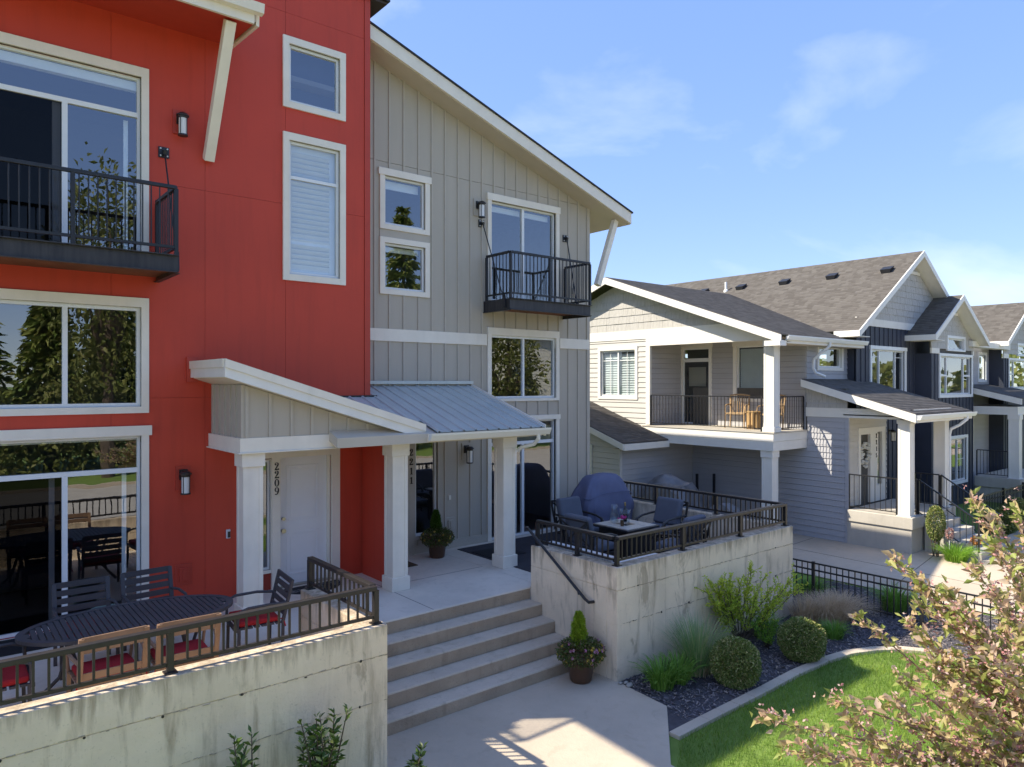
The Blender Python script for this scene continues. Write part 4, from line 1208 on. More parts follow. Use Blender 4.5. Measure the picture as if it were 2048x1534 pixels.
# far fence behind the neighbour's steps
fence2 = thing('metal_fence', 'black picket fence in front of the farthest porch', 'fence', (26, 7.0, 0))
pk2 = MB().box(-.009, .009, -.009, .009, 0, .95).mesh('picket', BLACKM)
x = 22.6; i = 0
while x < 33:
    if i % 14 == 0: MB().box(x-.03, x+.03, 6.97, 7.03, 0, 1.08).build('post', BLACKM, fence2)
    else: inst(pk2, 'picket', fence2, (x, 7.0, .04))
    x += .13; i += 1
for z in (1.0, .85, .15): MB().box(22.6, 33, 6.985, 7.015, z-.015, z+.015).build('rail', BLACKM, fence2)
# ------------------------------------------------------------------ the blue-grey neighbour house with the balcony
nb = thing('blue_grey_house', 'blue-grey sided house with white trimmed balcony, carport and navy gables at right', 'house', (20, 11, 0))
XA, XB = 16.8, 18.45
PA = PX(XA); PB = PX(XB)
GS, GY, GZ = .353, 15.3, 7.41
def rk_clips(dz): return [(-GS, 1.0, GZ-dz-GS*GY), (GS, 1.0, GZ-dz+GS*GY)]
YO = 13.93                                     # left edge of the balcony opening
zb0, zb1 = ZatX(1180, 685, XA), ZatX(1180, 668, XA)
zo = ZatX(1307, 692, XA)
# gable end: shakes above, belt, lap siding with a shuttered window
shakes(nb, PA, 9.9, 20.6, zb1, 7.4, .235, SHAKE, rk_clips(.24))
m = MB()
for p in cells(9.9, 20.6, zb0, zb1, []):
    for cl in rk_clips(.2):
        if p: p = clip(p, *cl)
    if p: slab(m, PA, [p], -.03, .03)
m.build('belt_board', TRIM2, nb)
wx0, wx1 = YatX(1285+6, XA), YatX(1197, XA)
ww, wh, wL = window(nb, PA, YatX(1276, XA), YatX(1197, XA), ZatX(1276, 800, XA), ZatX(1276, 692, XA), .10, .11, .09, .0, [(0,.5,0,1),(.5,1,0,1)], trim=TRIM2, fw=.05, glass=GLASSD, bars=((0,1), (.5,), (.8,)))
slats(ww, PA, wh[0]+.05, wh[1]-.05, wh[2]+.06, wh[3]-.06, -.12, .075, .085, R(-60), BLIND, 'blind_slat')
lap(nb, PA, YO+.0, 20.4, 2.46, zb0, .155, [(YatX(1276, XA), YatX(1197, XA), ZatX(1276, 800, XA), ZatX(1276, 692, XA))], SIDL)
m = MB(); pbox(m, PA, YO-.06, YO+.09, 2.9, zb0, -.05, .034); m.build('corner_board', TRIM2, nb)
m = MB(); slab(m, PA, cells(YO, 20.4, 2.4, zb1, [wh]), -.1, -.021); m.build('wall_core', mat('siding_shadow_gap', (.10,.095,.085), .9), nb)
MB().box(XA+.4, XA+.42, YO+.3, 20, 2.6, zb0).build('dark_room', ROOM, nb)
# balcony beam, column, floor and rail
m = MB(); pbox(m, PA, 9.90, YO-.061, zo, zb0, -.18, .036); m.build('balcony_beam', TRIM2, nb)
m = MB(); slab(m, PY(9.92), [rect(XA+.182, XB-.002, zo, 5.26)], -.18, .03); m.build('balcony_beam', TRIM2, nb)
MB().box(XA+.2, XB, 10.11, YO, zo+.12, zo+.15).build('balcony_ceiling', SOFFIT, nb)
FZ0, FZ1 = 2.40, 2.88
MB().box(XA-.05, XA-.01, 9.84, YO+.25, FZ0, FZ0+.235).build('floor_fascia', TRIM2, nb)
MB().box(XA-.06, XA-.01, 9.83, YO+.25, FZ0+.24, FZ1-.03).build('floor_fascia', TRIM2, nb)
MB().box(XA-.009, XB-.002, 9.84, 9.88, FZ0, FZ0+.235).build('floor_fascia', TRIM2, nb)
MB().box(XA-.009, XB-.002, 9.83, 9.88, FZ0+.24, FZ1-.03).build('floor_fascia', TRIM2, nb)
MB().box(XA-.08, XB-.001, 9.80, YO+.2, FZ1-.029, FZ1).build('balcony_floor', CONCL, nb)
MB().box(XA-.008, XB-.001, 9.89, YO+.2, FZ0+.05, FZ1-.03).build('balcony_soffit', SOFFIT, nb)
column(nb, XA+.15, 10.0, FZ1, zo, .27, .16, .12, TRIM2)
column(nb, XA+.15, 10.05, 0, FZ0, .28, .18, .16, TRIM2)
def thin_rail(root, p0, p1, z0, z1, mt=BLACKM, pitch=.11, zs0=None, zs1=None):
    """slim steel rail between two plan points; z0/z1 at p0, zs0/zs1 at p1"""
    zs0 = z0 if zs0 is None else zs0; zs1 = z1 if zs1 is None else zs1
    a = Vector((*p0, z1)); b = Vector((*p1, zs1)); c = Vector((*p0, z0+.08)); d = Vector((*p1, zs0+.08))
    MB().bar(a, b, .035, .03).build('rail', mt, root); MB().bar(c, d, .025, .022).build('rail', mt, root)
    n = max(2, int((Vector(p1)-Vector(p0)).length/pitch))
    for i in range(n+1):
        t = i/n; lo = c.lerp(d, t); hi = a.lerp(b, t)
        big = i in (0, n)
        w_ = .018 if big else .006
        MB().box(lo.x-w_, lo.x+w_, lo.y-w_, lo.y+w_, lo.z-(.08 if big else 0), hi.z-.012).build('post' if big else 'baluster', mt, root)
br = thing('balcony_rail', 'thin dark balcony rail on the blue-grey house with wicker chairs behind', 'railing', (XA, 11.8, FZ1), group='slim steel rails')
thin_rail(br, (XA+.0, 10.2), (XA+.0, YO-.08), FZ1, FZ1+.90)
thin_rail(br, (XA+.32, 9.92), (XB-.05, 9.92), FZ1, FZ1+.90)
# back wall of the balcony with glazed door and window
zdt = ZatX(1365, 690, XB)
dA0, dA1 = YatX(1424, XB), YatX(1360, XB)
dw_, dh_, dL_ = window(nb, PB, dA0, dA1, FZ1, zdt, .10, .13, 0, .02, [(0,1,.86,1),(0,1,0,.85)], trim=TRIM2, name='balcony_door', fw=.04, mull=.09, glass=GLASSD)
m = MB(); slab(m, PB, cells(dL_[1][0], dL_[1][1], FZ1+.02, dL_[1][3], [(dL_[1][0]+.12, dL_[1][1]-.12, FZ1+.3, dL_[1][3]-.16)]), -.10, -.065); m.build('door_leaf', BRONZE, dw_)
m = MB(); pbox(m, PB, dL_[1][0]+.1, dL_[1][1]-.1, dL_[1][3]-.75, dL_[1][3]-.1, -.14, -.125); m.build('roller_blind', GREY, dw_)
dw2, dh2, dL2 = window(nb, PB, YatX(1545, XB), YatX(1467, XB), ZatX(1467, 803, XB), zdt, .11, .13, .09, .02, trim=TRIM2, glass=GLASSD, fw=.045)
slats(dw2, PB, dh2[0]+.05, dh2[1]-.05, dh2[2]+.06, dh2[3]-.06, -.12, .06, .07, R(-60), BLIND, 'blind_slat')
lap(nb, PB, 9.88, YO+.02, FZ1, zo+.13, .155, [(dA0, dA1, FZ1-.1, zdt), (YatX(1545, XB), YatX(1467, XB), ZatX(1467, 803, XB), zdt)], SIDB)
lap(nb, PY(YO+.06), XA+.1, XB-.01, FZ1, zo+.13, .155, [], SIDB)
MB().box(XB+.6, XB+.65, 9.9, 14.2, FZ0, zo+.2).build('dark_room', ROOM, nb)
m = MB(); slab(m, PB, cells(9.9, 14.1, FZ0, zo+.2, [dh_, dh2]), -.1, -.021); m.build('wall_core', MATS['siding_shadow_gap'], nb)
MB().box(XA+.1, XB+.03, YO+.081, YO+.2, FZ0, zb0).build('wall_core', MATS['siding_shadow_gap'], nb)
# carport walls
lap(nb, PB, 8.75, 13.57, -.02, FZ0+.1, .155, [], SIDB)
lap(nb, PB, 8.75, 9.83, FZ0+.1, 3.62, .155, [], SIDB)
zwb0, zwb1 = ZatX(1613, 833, XB), ZatX(1613, 815, XB)
shakes(nb, PX(XB-.002), 8.75, 9.85, zwb1, 4.3, .2, SHAKE, [(-.297, 1.0, 3.36+.0-.297*7.02-.12+.0)])
m = MB(); pbox(m, PB, 7.2, 9.86, zwb0, zwb1, -.15, .03); m.build('belt_board', TRIM2, nb)
m = MB(); pbox(m, PB, 8.70, 8.79, 0, zwb0, -.05, .03); m.build('corner_board', SIDB, nb)
MB().box(XB+.021, XB+.2, 8.80, 13.57, -.1, 4.0).build('wall_core', MATS['siding_shadow_gap'], nb)
# low block behind the carport
XLB = 15.1; YLB = 13.57
lap(nb, PY(YLB), XLB, XB-.001, -.02, 2.55, .155, [], SIDB)
wl, whl, wll = window(nb, PX(XLB), 14.62, 15.3, 1.0, 2.35, .09, .1, .09, .02, [(0,1,0,.5),(0,1,.5,1)], trim=TRIM2, glass=GLASSD)
lap(nb, PX(XLB), YLB, 18, -.02, 3.9, .155, [(14.62, 15.3, 1.0, 2.35)], SIDL, [(-.33, 1.0, 2.35-.33*13.2)])
m = MB(); pbox(m, PY(YLB), XLB-.02, XLB+.08, -.02, 2.5, -.02, .03); m.build('corner_board', SIDL, nb)
MB().box(XLB+.021, XB, YLB+.021, 18, -.1, 2.4).build('wall_core', MATS['siding_shadow_gap'], nb)
lz = lambda y: 2.52 + .33*(y-13.2)
cs = 1/math.hypot(1, .33)
shingles(nb, (14.78, 13.16, lz(13.16)), (1,0,0), (0, cs, .33*cs), [(0,0), (2.02,0), (2.02,4.6), (0,4.6)], 'low_roof')
MB().loft([(14.76, 13.14, lz(13.14)-.03), (14.80, 13.14, lz(13.14)-.03), (14.80, 17.5, lz(17.5)-.03), (14.76, 17.5, lz(17.5)-.03)], [(14.76, 13.14, lz(13.14)-.2), (14.80, 13.14, lz(13.14)-.2), (14.80, 17.5, lz(17.5)-.2), (14.76, 17.5, lz(17.5)-.2)]).build('rake_board', TRIM2, nb)
MB().box(14.801, XA-.055, 13.12, 13.16, lz(13.14)-.21, lz(13.14)-.035).build('fascia', TRIM2, nb)
MB().box(14.801, XA-.055, 13.161, YLB+.0, lz(13.14)-.2, lz(13.14)-.18).build('eave_soffit', SOFFIT, nb)
# balcony roof: ridge runs along X, merges into the main roof
XR0 = 16.38
def gz(y): return GZ - GS*(GY-y)
c2 = 1/math.hypot(1, GS)
mainx = lambda z: 20.1 + (z-5.63)/.616
y_e = 9.42
Ltot = (GY-y_e)/c2
shingles(nb, (XR0, y_e, gz(y_e)+.03), (1,0,0), (0, c2, GS*c2), [(0,0), (mainx(gz(y_e))-XR0+.1,0), (mainx(GZ)-XR0+.1, Ltot), (0, Ltot)], 'balcony_roof')
m = MB(); m.loft([(XR0, GY+.001, GZ+.03), (23, GY+.001, GZ+.03), (21, 21.2, gz(9.4)+.03), (XR0, 21.2, gz(9.4)+.03)], [(XR0, GY+.001, GZ-.0), (23, GY+.001, GZ-.0), (21, 21.2, gz(9.4)-.0), (XR0, 21.2, gz(9.4)-.0)]); m.build('balcony_roof', ASPH, nb)
def rake_board(x, y0, z0, y1, z1, h=.2, name='rake_board', mt=TRIM2, t=.04):
    MB().loft([(x, y0, z0), (x, y1, z1), (x+t, y1, z1), (x+t, y0, z0)], [(x, y0, z0-h), (x, y1, z1-h), (x+t, y1, z1-h), (x+t, y0, z0-h)]).build(name, mt, nb)
rake_board(XR0-.03, y_e-.02, gz(y_e-.02)+.01, GY, GZ+.01)
rake_board(XR0-.03, 2*GY-y_e, gz(y_e)+.01, GY+.0015, GZ+.01)
rake_board(XR0-.05, y_e-.01, gz(y_e)-.13, y_e+.42, gz(y_e)-.13, .13, 'rake_return', TRIM2, .3)
m = MB(); m.loft([(XR0+.011, y_e, gz(y_e)-.14), (XR0+.011, GY, GZ-.14), (XA+.0, GY, GZ-.14), (XA+.0, y_e, gz(y_e)-.14)], [(XR0+.011, y_e, gz(y_e)-.16), (XR0+.011, GY, GZ-.16), (XA+.0, GY, GZ-.16), (XA+.0, y_e, gz(y_e)-.16)]); m.build('rake_soffit', TRIM2, nb)
MB().box(XR0+.3, 20.9, y_e-.0, y_e+.03, gz(y_e)-.19, gz(y_e)-.01).build('fascia', TRIM2, nb)
MB().box(XA, 20.8, y_e+.031, 9.9, gz(y_e)-.2, gz(y_e)-.17).build('eave_soffit', SOFFIT, nb)
gutter(nb, XR0+.2, 20.95, y_e-.001, gz(y_e)-.11, VINYL)
MB().tube([(XB+.32, y_e-.05, gz(y_e)-.1), (XB+.32, y_e-.05, gz(y_e)-.2), (XB+.2, 9.6, gz(y_e)-.42), (XB+.14, 9.72, gz(y_e)-.55), (XB+.14, 9.74, 4.55), (XB+.16, 9.68, 4.42), (XB+.5, 9.6, 4.32)], .04, 8).build('downspout', VINYL, nb)
# upper recess wall with the small window
PU = PY(9.86)
XM = 20.77
su0, su1 = XatY(1633, 9.86), XatY(1685, 9.86)
zs0, zs1 = ZatY(1660, 742, 9.86), ZatY(1660, 688, 9.86)
wu, hu, Lu = window(nb, PU, su0, su1, zs0, zs1, .10, .10, .09, .0, trim=TRIM2)
lap(nb, PU, XB, XM, 3.62, 5.35, .155, [(su0, su1, zs0, zs1)], SIDB)
# navy main block with gable
PM = PY(9.6); YM = 9.6
HG = 8.34; HX = 24.5; HS = .616
XBU0, XBU1, YBU = 24.9, 28.6, 9.13
PBU = PY(YBU)
zbm0, zbm1 = ZatY(1740, 652, 9.55), ZatY(1740, 637, 9.55)
mu0, mu1 = XatY(1739, YM), XatY(1811, YM)
zm_0, zm_1 = ZatY(1740, 792, YM), ZatY(1740, 691, YM)
wm, hm, Lm = window(nb, PM, mu0, mu1, zm_0, zm_1, .10, .11, .09, .02, [(0,.25,0,1),(.25,.75,0,1),(.75,1,0,1)], trim=VINYL, bars=((0,2), (), (.86,)))
mh = [(mu0+.1, mu1-.1, zm_0, zm_1-.11)]
m = MB(); slab(m, PM, cells(XM, 28.7, 0, zbm0, mh), -.05, 0); m.build('siding_panel', NAVY, nb)
xx = XM+.0
while xx < 24.9:
    for (a, b) in ([(0.2, zm_0), (zm_1, zbm0)] if mu0-.05 < xx < mu1+.05 else [(0.2, zbm0)]):
        m = MB(); pbox(m, PM, xx-.02, xx+.02, a, b, 0, .022); m.build('batten', NAVYB, nb)
    xx += .305
m = MB(); pbox(m, PM, XM-.02, 28.65, zbm0, zbm1, -.02, .035); m.build('belt_board', TRIM2, nb)
mcl = [(-HS, 1.0, HG-.2-HS*HX), (HS, 1.0, HG-.2+HS*HX)]
shakes(nb, PM, 20.6, 28.5, zbm1, 8.3, .2, SHAKE, mcl)
m = MB(); pl_ = rect(20.6, 28.5, zbm1, 8.3)
for cl in mcl: pl_ = clip(pl_, *cl)
slab(m, PM, [pl_], -.06, -.016); m.build('wall_core', MATS['siding_shadow_gap'], nb)
m = MB(); pbox(m, PM, 23.9, 25.2, ZatY(1835, 552, YM), ZatY(1835, 546, YM), -.01, .04); m.build('collar_trim', TRIM2, nb)
MB().box(XM-.0, XM+.04, 9.62, 9.88, 0, 5.4).build('side_wall', NAVY, nb)
def gable_roof(hx, hz, sl, xl_, xr_, y0, y1, ov_name='roof', rk_y=None):
    cl_ = 1/math.hypot(1, sl)
    zl = hz - sl*(hx-xl_)
    shingles(nb, (xl_, y0, zl), (0,1,0), (cl_, 0, sl*cl_), [(0,0), (y1-y0,0), (y1-y0, (hx-xl_)/cl_), (0, (hx-xl_)/cl_)], ov_name)
    zr_ = hz - sl*(xr_-hx)
    shingles(nb, (xr_, y0, zr_), (0,1,0), (-cl_, 0, sl*cl_), [(0,0), (y1-y0,0), (y1-y0, (xr_-hx)/cl_), (0, (xr_-hx)/cl_)], ov_name)
    for xa, za, xb, zb_ in ((xl_, zl, hx, hz), (xr_, zr_, hx, hz)):
        MB().loft([(xa, y0-.035, za+.0), (xb, y0-.035, zb_+.0), (xb, y0+.0, zb_+.0), (xa, y0+.0, za+.0)], [(xa, y0-.035, za-.19), (xb, y0-.035, zb_-.19), (xb, y0, zb_-.19), (xa, y0, za-.19)]).build('rake_board', TRIM2, nb)
        MB().loft([(xa, y0+.001, za-.15), (xb, y0+.001, zb_-.15), (xb, y0+.42, zb_-.15), (xa, y0+.42, za-.15)], [(xa, y0+.001, za-.17), (xb, y0+.001, zb_-.17), (xb, y0+.42, zb_-.17), (xa, y0+.42, za-.17)]).build('rake_soffit', TRIM2, nb)
    return zl
zl_main = gable_roof(HX, HG, HS, 20.08, 28.9, 9.2, 27, 'main_roof')
MB().box(20.05, 20.08, 9.17, 9.9, zl_main-.17, zl_main+.0).build('fascia', TRIM2, nb)
MB().box(20.081, XM, 9.2, 9.9, zl_main-.17, zl_main-.15).build('eave_soffit', TRIM2, nb)
RV = mat('black_roof_vent', (.02,.02,.022), .5)
for u in (1408, 1483, 1570, 1665, 1775):
    X = 23.4; Y = YatX(u, X); z = HG - HS*(HX-X)
    MB().loft([(X-.18, Y-.16, z+.04), (X-.18, Y+.16, z+.04), (X+.1, Y+.16, z+.16), (X+.1, Y-.16, z+.16)], [(X-.14, Y-.13, z-.09), (X-.14, Y+.13, z-.09), (X+.14, Y+.13, z+.07), (X+.14, Y-.13, z+.07)]).build('roof_vent', RV, nb)
Xp = 23.3; Yp = YatX(1452, Xp); zp = HG-HS*(HX-Xp)
MB().lathe([(.09, -.05), (.085, .03), (.045, .06), (.045, .34)], (Xp, Yp, zp), 12).build('vent_pipe', VINYL, nb)
# navy bump with its own gable and tall window
bt0, bt1 = XatY(1877, YBU), XatY(1944, YBU)
zb_0, zb_1 = ZatY(1885, 796, YBU), ZatY(1885, 707, YBU)
wb, hb_, Lb_ = window(nb, PBU, bt0, bt1, zb_0, zb_1, .10, .09, .10, .0, [(0,.22,0,.5),(0,.22,.5,1),(.22,.78,0,1),(.78,1,0,.5),(.78,1,.5,1)], trim=VINYL, mull=.06)
zt_0, zt_1 = ZatY(1895, 702, YBU), ZatY(1895, 671, YBU)
wt, ht, Lt = window(nb, PBU, XatY(1893, YBU), XatY(1929, YBU), zt_0, zt_1, .09, .09, .05, 0, trim=VINYL)
zl_0, zl_1 = ZatY(1900, 972, YBU), ZatY(1900, 873, YBU)
wlw, hlw, Llw = window(nb, PBU, XatY(1898, YBU), XatY(1934, YBU), zl_0, zl_1, .09, .10, .10, 0, [(0,.5,0,1),(.5,1,0,1)], trim=VINYL, bars=((1,), (.5,), (.5,)))
bh = [(bt0+.1, bt1-.1, zb_0+.1, zb_1-.09), (ht[0], ht[1], ht[2], ht[3]), (hlw[0], hlw[1], hlw[2], hlw[3])]
zbb0, zbb1 = ZatY(1880, 708, YBU), ZatY(1880, 697.5, YBU)
m = MB(); slab(m, PBU, cells(XBU0, XBU1, 0, zbb0, bh), -.05, 0); m.build('siding_panel', NAVY, nb)
MB().box(XBU0, XBU0+.04, YBU+.051, YM, 0, zbb0).build('side_wall', NAVY, nb)
MB().box(XBU1-.04, XBU1, YBU+.051, YM, 0, 5.5).build('side_wall', NAVY, nb)
xx = XBU0+.02
while xx < XBU1:
    iv = []
    if bt0-.02 < xx < bt1+.02: iv.append((zb_0, zb_1+.05))
    if XatY(1898, YBU)-.02 < xx < XatY(1934, YBU)+.02: iv.append((zl_0, zl_1))
    z = .2
    for p, q in sorted(iv) + [(zbb0, 99)]:
        if p > z+.05: m = MB(); pbox(m, PBU, xx-.02, xx+.02, z, p, 0, .022); m.build('batten', NAVYB, nb)
        z = q
    xx += .305
for a, b in ((XBU0-.02, bt0-.001), (bt1+.001, XBU1+.02)):
    m = MB(); pbox(m, PBU, a, b, zbb0, zbb1, -.02, .035); m.build('belt_board', TRIM2, nb)
HX2, HZ2, HS2 = 26.45, 7.05, .60
bcl = [(-HS2, 1.0, HZ2-.18-HS2*HX2), (HS2, 1.0, HZ2-.18+HS2*HX2)]
shakes(nb, PBU, XBU0, XBU1, zbb1, 7.0, .2, SHAKE, bcl, [(XatY(1893, YBU), XatY(1929, YBU), zt_0, zt_1)])
m = MB(); pl_ = [p for p in cells(XBU0, XBU1, zbb0, 7.0, bh)]
out_ = []
for p in pl_:
    for cl in bcl:
        if p: p = clip(p, *cl)
    out_.append(p)
slab(m, PBU, out_, -.05, -.016); m.build('wall_core', MATS['siding_shadow_gap'], nb)
zl_b = gable_roof(HX2, HZ2, HS2, 24.12, 28.85, 8.72, 11.5, 'bump_roof')
MB().box(24.09, 24.12, 8.69, 9.6, zl_b-.17, zl_b).build('fascia', TRIM2, nb)
MB().box(24.121, XBU0, 8.73, YM, zl_b-.17, zl_b-.15).build('eave_soffit', TRIM2, nb)
m = MB(); pbox(m, PBU, 25.9, 27.1, 6.42, 6.52, -.01, .04); m.build('collar_trim', TRIM2, nb)
# dark rooms behind the far glass
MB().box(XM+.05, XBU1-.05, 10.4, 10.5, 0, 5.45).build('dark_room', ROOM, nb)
# porch canopy
CZ = lambda y: 3.40 + .297*(y-7.02)
cc = 1/math.hypot(1, .297)
shingles(nb, (18.16, 6.98, CZ(6.98)+.02), (1,0,0), (0, cc, .297*cc), [(0,0), (3.62,0), (3.62,2.72), (2.62,2.98), (0,2.98)], 'porch_roof')
MB().loft([(18.13, 6.98, CZ(6.98)+.0), (18.17, 6.98, CZ(6.98)), (18.17, 9.85, CZ(9.85)), (18.13, 9.85, CZ(9.85))], [(18.13, 6.98, CZ(6.98)-.19), (18.17, 6.98, CZ(6.98)-.19), (18.17, 9.85, CZ(9.85)-.19), (18.13, 9.85, CZ(9.85)-.19)]).build('rake_board', TRIM2, nb)
MB().box(18.171, 21.76, 6.96, 7.0, CZ(7)-.2, CZ(7)-.02).build('fascia', TRIM2, nb)
gutter(nb, 18.15, 21.8, 6.955, CZ(7)-.13, VINYL)
MB().tube([(21.2, 6.9, CZ(7)-.12), (21.2, 6.9, CZ(7)-.2), (21.1, 7.05, CZ(7)-.36), (20.98, 7.2, CZ(7)-.46), (20.98, 7.24, CZ(7)-.6), (20.98, 7.24, .95)], .04, 8).build('downspout', VINYL, nb)
PZ = .89
ZCB = zwb0
MB().box(18.42, 21.0, 7.2, 7.44, ZCB, zwb1-.0).build('porch_beam', TRIM2, nb)
MB().box(18.42, 21.0, 7.45, 8.84, ZCB+.06, ZCB+.09).build('porch_ceiling', SOFFIT, nb)
column(nb, 18.40+.16, 7.36, PZ, ZCB, .26, .1, .02, TRIM2)
column(nb, 20.60+.16, 7.36, PZ, ZCB, .26, .1, .02, TRIM2)
MB().box(18.35, 21.1, 7.13, 8.72, .60, PZ).build('porch_slab', CONCL, nb, bevel=.015)
MB().box(18.39, 21.05, 7.17, 8.72, -.1, .5995).build('foundation', CONCL, nb)
PE = PY(8.86)
e0, e1 = XatY(1715, 8.86), XatY(1768, 8.86)
ze1 = ZatY(1716, 857, 8.86)
xd0, xd1 = XatY(1719.5, 8.86), XatY(1738.5, 8.86)
xs0, xs1 = XatY(1752.5, 8.86), XatY(1762, 8.86)
m = MB(); slab(m, PE, cells(e0, e1, PZ, ze1, [(xd0, xd1, PZ-.01, ze1-.18), (xs0, xs1, PZ+.45, ze1-.14)]), -.04, .035); m.build('entry_casing', TRIM2, nb)
m = MB(); pbox(m, PE, xd0, xd1, PZ+.01, ze1-.18, -.1, -.06); ndr = m.build('door', mat('blue_grey_door', (.15,.175,.21), .4, .05), nb)
for z0, z1 in ((.2, .8), (1.0, 1.85)):
    m = MB(); pbox(m, PE, xd0+.1, xd1-.1, PZ+z0, PZ+z1, -.0599, -.05); m.build('door_panel', MATS['blue_grey_door'], ndr, bevel=.005)
MB().quad(PE(xs0, PZ+.45, -.02), PE(xs1, PZ+.45, -.02), PE(xs1, ze1-.14, -.02), PE(xs0, ze1-.14, -.02)).build('sidelight_pane', GLASS, nb)
digits(nb, PE, '2215', XatY(1750, 8.86), ZatY(1750, 867, 8.86), .125, .12, .055, .036, DIGIT)
lap(nb, PE, XB, 21.0, PZ, ZCB+.1, .155, [(e0, e1, PZ-.1, ze1)], SIDL)
MB().box(XB+.02, 21.0, 8.90, 9.55, 0, ZCB+.1).build('wall_core', MATS['siding_shadow_gap'], nb)
wall_lamp('dark framed porch lantern beside the 2215 door', PE, XatY(1777, 8.86)-.03, ZatY(1777, 870, 8.86), .02, group='wall lanterns')
wr = thing('door_wreath', 'white flower wreath hung on the 2215 door', 'wreath', (XatY(1728, 8.86), 8.86, ZatY(1728, 906, 8.86)))
WHITEF = mat('white_petals', (.72,.70,.62), .6, .1, 20)
m = MB()
wc = Vector(PE(XatY(1729, 8.86), ZatY(1729, 910, 8.86), -.02))
for k in range(90):
    a = rnd.uniform(0, 2*math.pi); r_ = .22 + rnd.uniform(-.07, .07)
    p = wc + Vector((r_*math.cos(a)*.95, -rnd.uniform(0,.07), r_*math.sin(a)*1.25))
    s_ = rnd.uniform(.03, .055)
    m.lathe([(s_*.4, -s_*.6), (s_, 0), (s_*.5, s_*.6)], p, 6)
m.build('blossoms', WHITEF, wr)
# steps, rails
nst = thing('porch_steps', 'pale concrete steps with steel rails up to the 2215 porch', 'steps', (19.8, 6.5, 0))
for i in range(4):
    y1 = 7.12 - i*.31
    MB().box(19.02, 20.5, y1-.31, y1-.002, -.05, PZ - (i+1)*.178).build('step', CONCL, nst, bevel=.012)
pr_ = thing('porch_rail', 'slim steel rail on the left edge of the 2215 porch', 'railing', (18.42, 8, PZ), group='slim steel rails')
thin_rail(pr_, (18.44, 7.53), (18.44, 8.70), PZ, ZatX(1700, 949, 18.44), pitch=.12)
for X_, lb in ((19.04, 'steel stair rail nearest the boxwood topiary by the 2215 steps'), (20.46, 'steel stair rail on the far side of the 2215 steps')):
    s_ = thing('stair_rail', lb, 'railing', (X_, 6.5, 0), group='slim steel rails')
    thin_rail(s_, (X_, 7.26), (X_, 5.95), PZ-.02, PZ+.86, pitch=.13, zs0=.0, zs1=.90)
    thin_rail(s_, (X_, 7.30), (X_, 7.9 if X_ > 20 else 7.55), PZ, PZ+.86, pitch=.12)
thin_rail(pr_, (18.76, 7.30), (19.0, 7.30), PZ, PZ+.86, pitch=.12)

# ------------------------------------------------------------------ the next house along
n2 = thing('far_house', 'navy and grey gabled house cut off by the right edge of the picture', 'house', (33, 10, 0))
nb_save = nb; nb = n2
wv, hv, Lv = window(n2, PM, XatY(1955, YM), XatY(1972, YM), ZatY(1960, 765, YM), ZatY(1960, 705, YM), .09, .1, .09, 0, [(0,1,0,1)], trim=VINYL)
m = MB(); slab(m, PM, cells(28.72, 31.8, 0, 5.6, [hv]), -.05, 0); m.build('siding_panel', SIDB, n2)
MB().box(28.2, 32.2, 9.0, 9.4, 5.42, 5.62).build('eave_fascia', TRIM2, n2)
m = MB()
X2, X3 = 31.8, 36.4
t0_, t1_ = XatY(2016, YBU), 35.4
wq, hq, Lq = window(n2, PBU, t0_, t1_, zb_0+.2, zb_1, .10, .09, .10, .0, [(0,.22,0,.5),(0,.22,.5,1),(.22,.78,0,1),(.78,1,0,1)], trim=VINYL, mull=.06)
wq2, hq2, Lq2 = window(n2, PBU, XatY(2034, YBU), 34.9, zt_0, zt_1, .09, .09, .05, 0, trim=VINYL)
m = MB(); slab(m, PBU, cells(X2, X3, 0, zbb0, [hq]), -.05, 0); m.build('siding_panel', NAVY, n2)
MB().box(X2, X2+.04, YBU+.051, YM, 0, 5.5).build('side_wall', NAVY, n2)
for xx in np.arange(X2+.02, t0_, .25):
    m = MB(); pbox(m, PBU, xx-.02, xx+.02, .2, zbb0, 0, .022); m.build('batten', NAVYB, n2)
m = MB(); pbox(m, PBU, X2-.02, t0_-.001, zbb0, zbb1, -.02, .035); m.build('belt_board', TRIM2, n2)
HX3, HZ3 = 33.7, 7.35
ccl = [(-HS2, 1.0, HZ3-.18-HS2*HX3), (HS2, 1.0, HZ3-.18+HS2*HX3)]
shakes(n2, PBU, X2, X3, zbb1, 7.3, .2, SHAKE, ccl, [(XatY(2034, YBU), 34.9, zt_0, zt_1)])
gable_roof(HX3, HZ3, HS2, 30.95, 36.5, 8.72, 24, 'far_roof')
MB().box(30.92, 30.95, 8.69, 9.6, 5.53, 5.70).build('fascia', TRIM2, n2)
C2 = lambda y: 3.62 + .25*(y-7.75)
c3 = 1/math.hypot(1, .25)
shingles(n2, (28.75, 7.7, C2(7.7)+.02), (1,0,0), (0, c3, .25*c3), [(0,0), (4,0), (4,1.95), (0,1.95)], 'porch_roof')
MB().loft([(28.72, 7.7, C2(7.7)), (28.76, 7.7, C2(7.7)), (28.76, 9.58, C2(9.58)), (28.72, 9.58, C2(9.58))], [(28.72, 7.7, C2(7.7)-.2), (28.76, 7.7, C2(7.7)-.2), (28.76, 9.58, C2(9.58)-.2), (28.72, 9.58, C2(9.58)-.2)]).build('rake_board', TRIM2, n2)
MB().box(28.86, 29.0, 7.85, 9.58, 3.05, 3.33).build('porch_beam', TRIM2, n2)
MB().box(29.001, 32.5, 7.85, 8.05, 3.05, 3.33).build('porch_beam', TRIM2, n2)
MB().box(29.0, 32.5, 8.06, 9.58, 3.3, 3.33).build('porch_ceiling', SOFFIT, n2)
column(n2, 29.05, 7.98, .86, 3.05, .3, .16, .02, TRIM2)
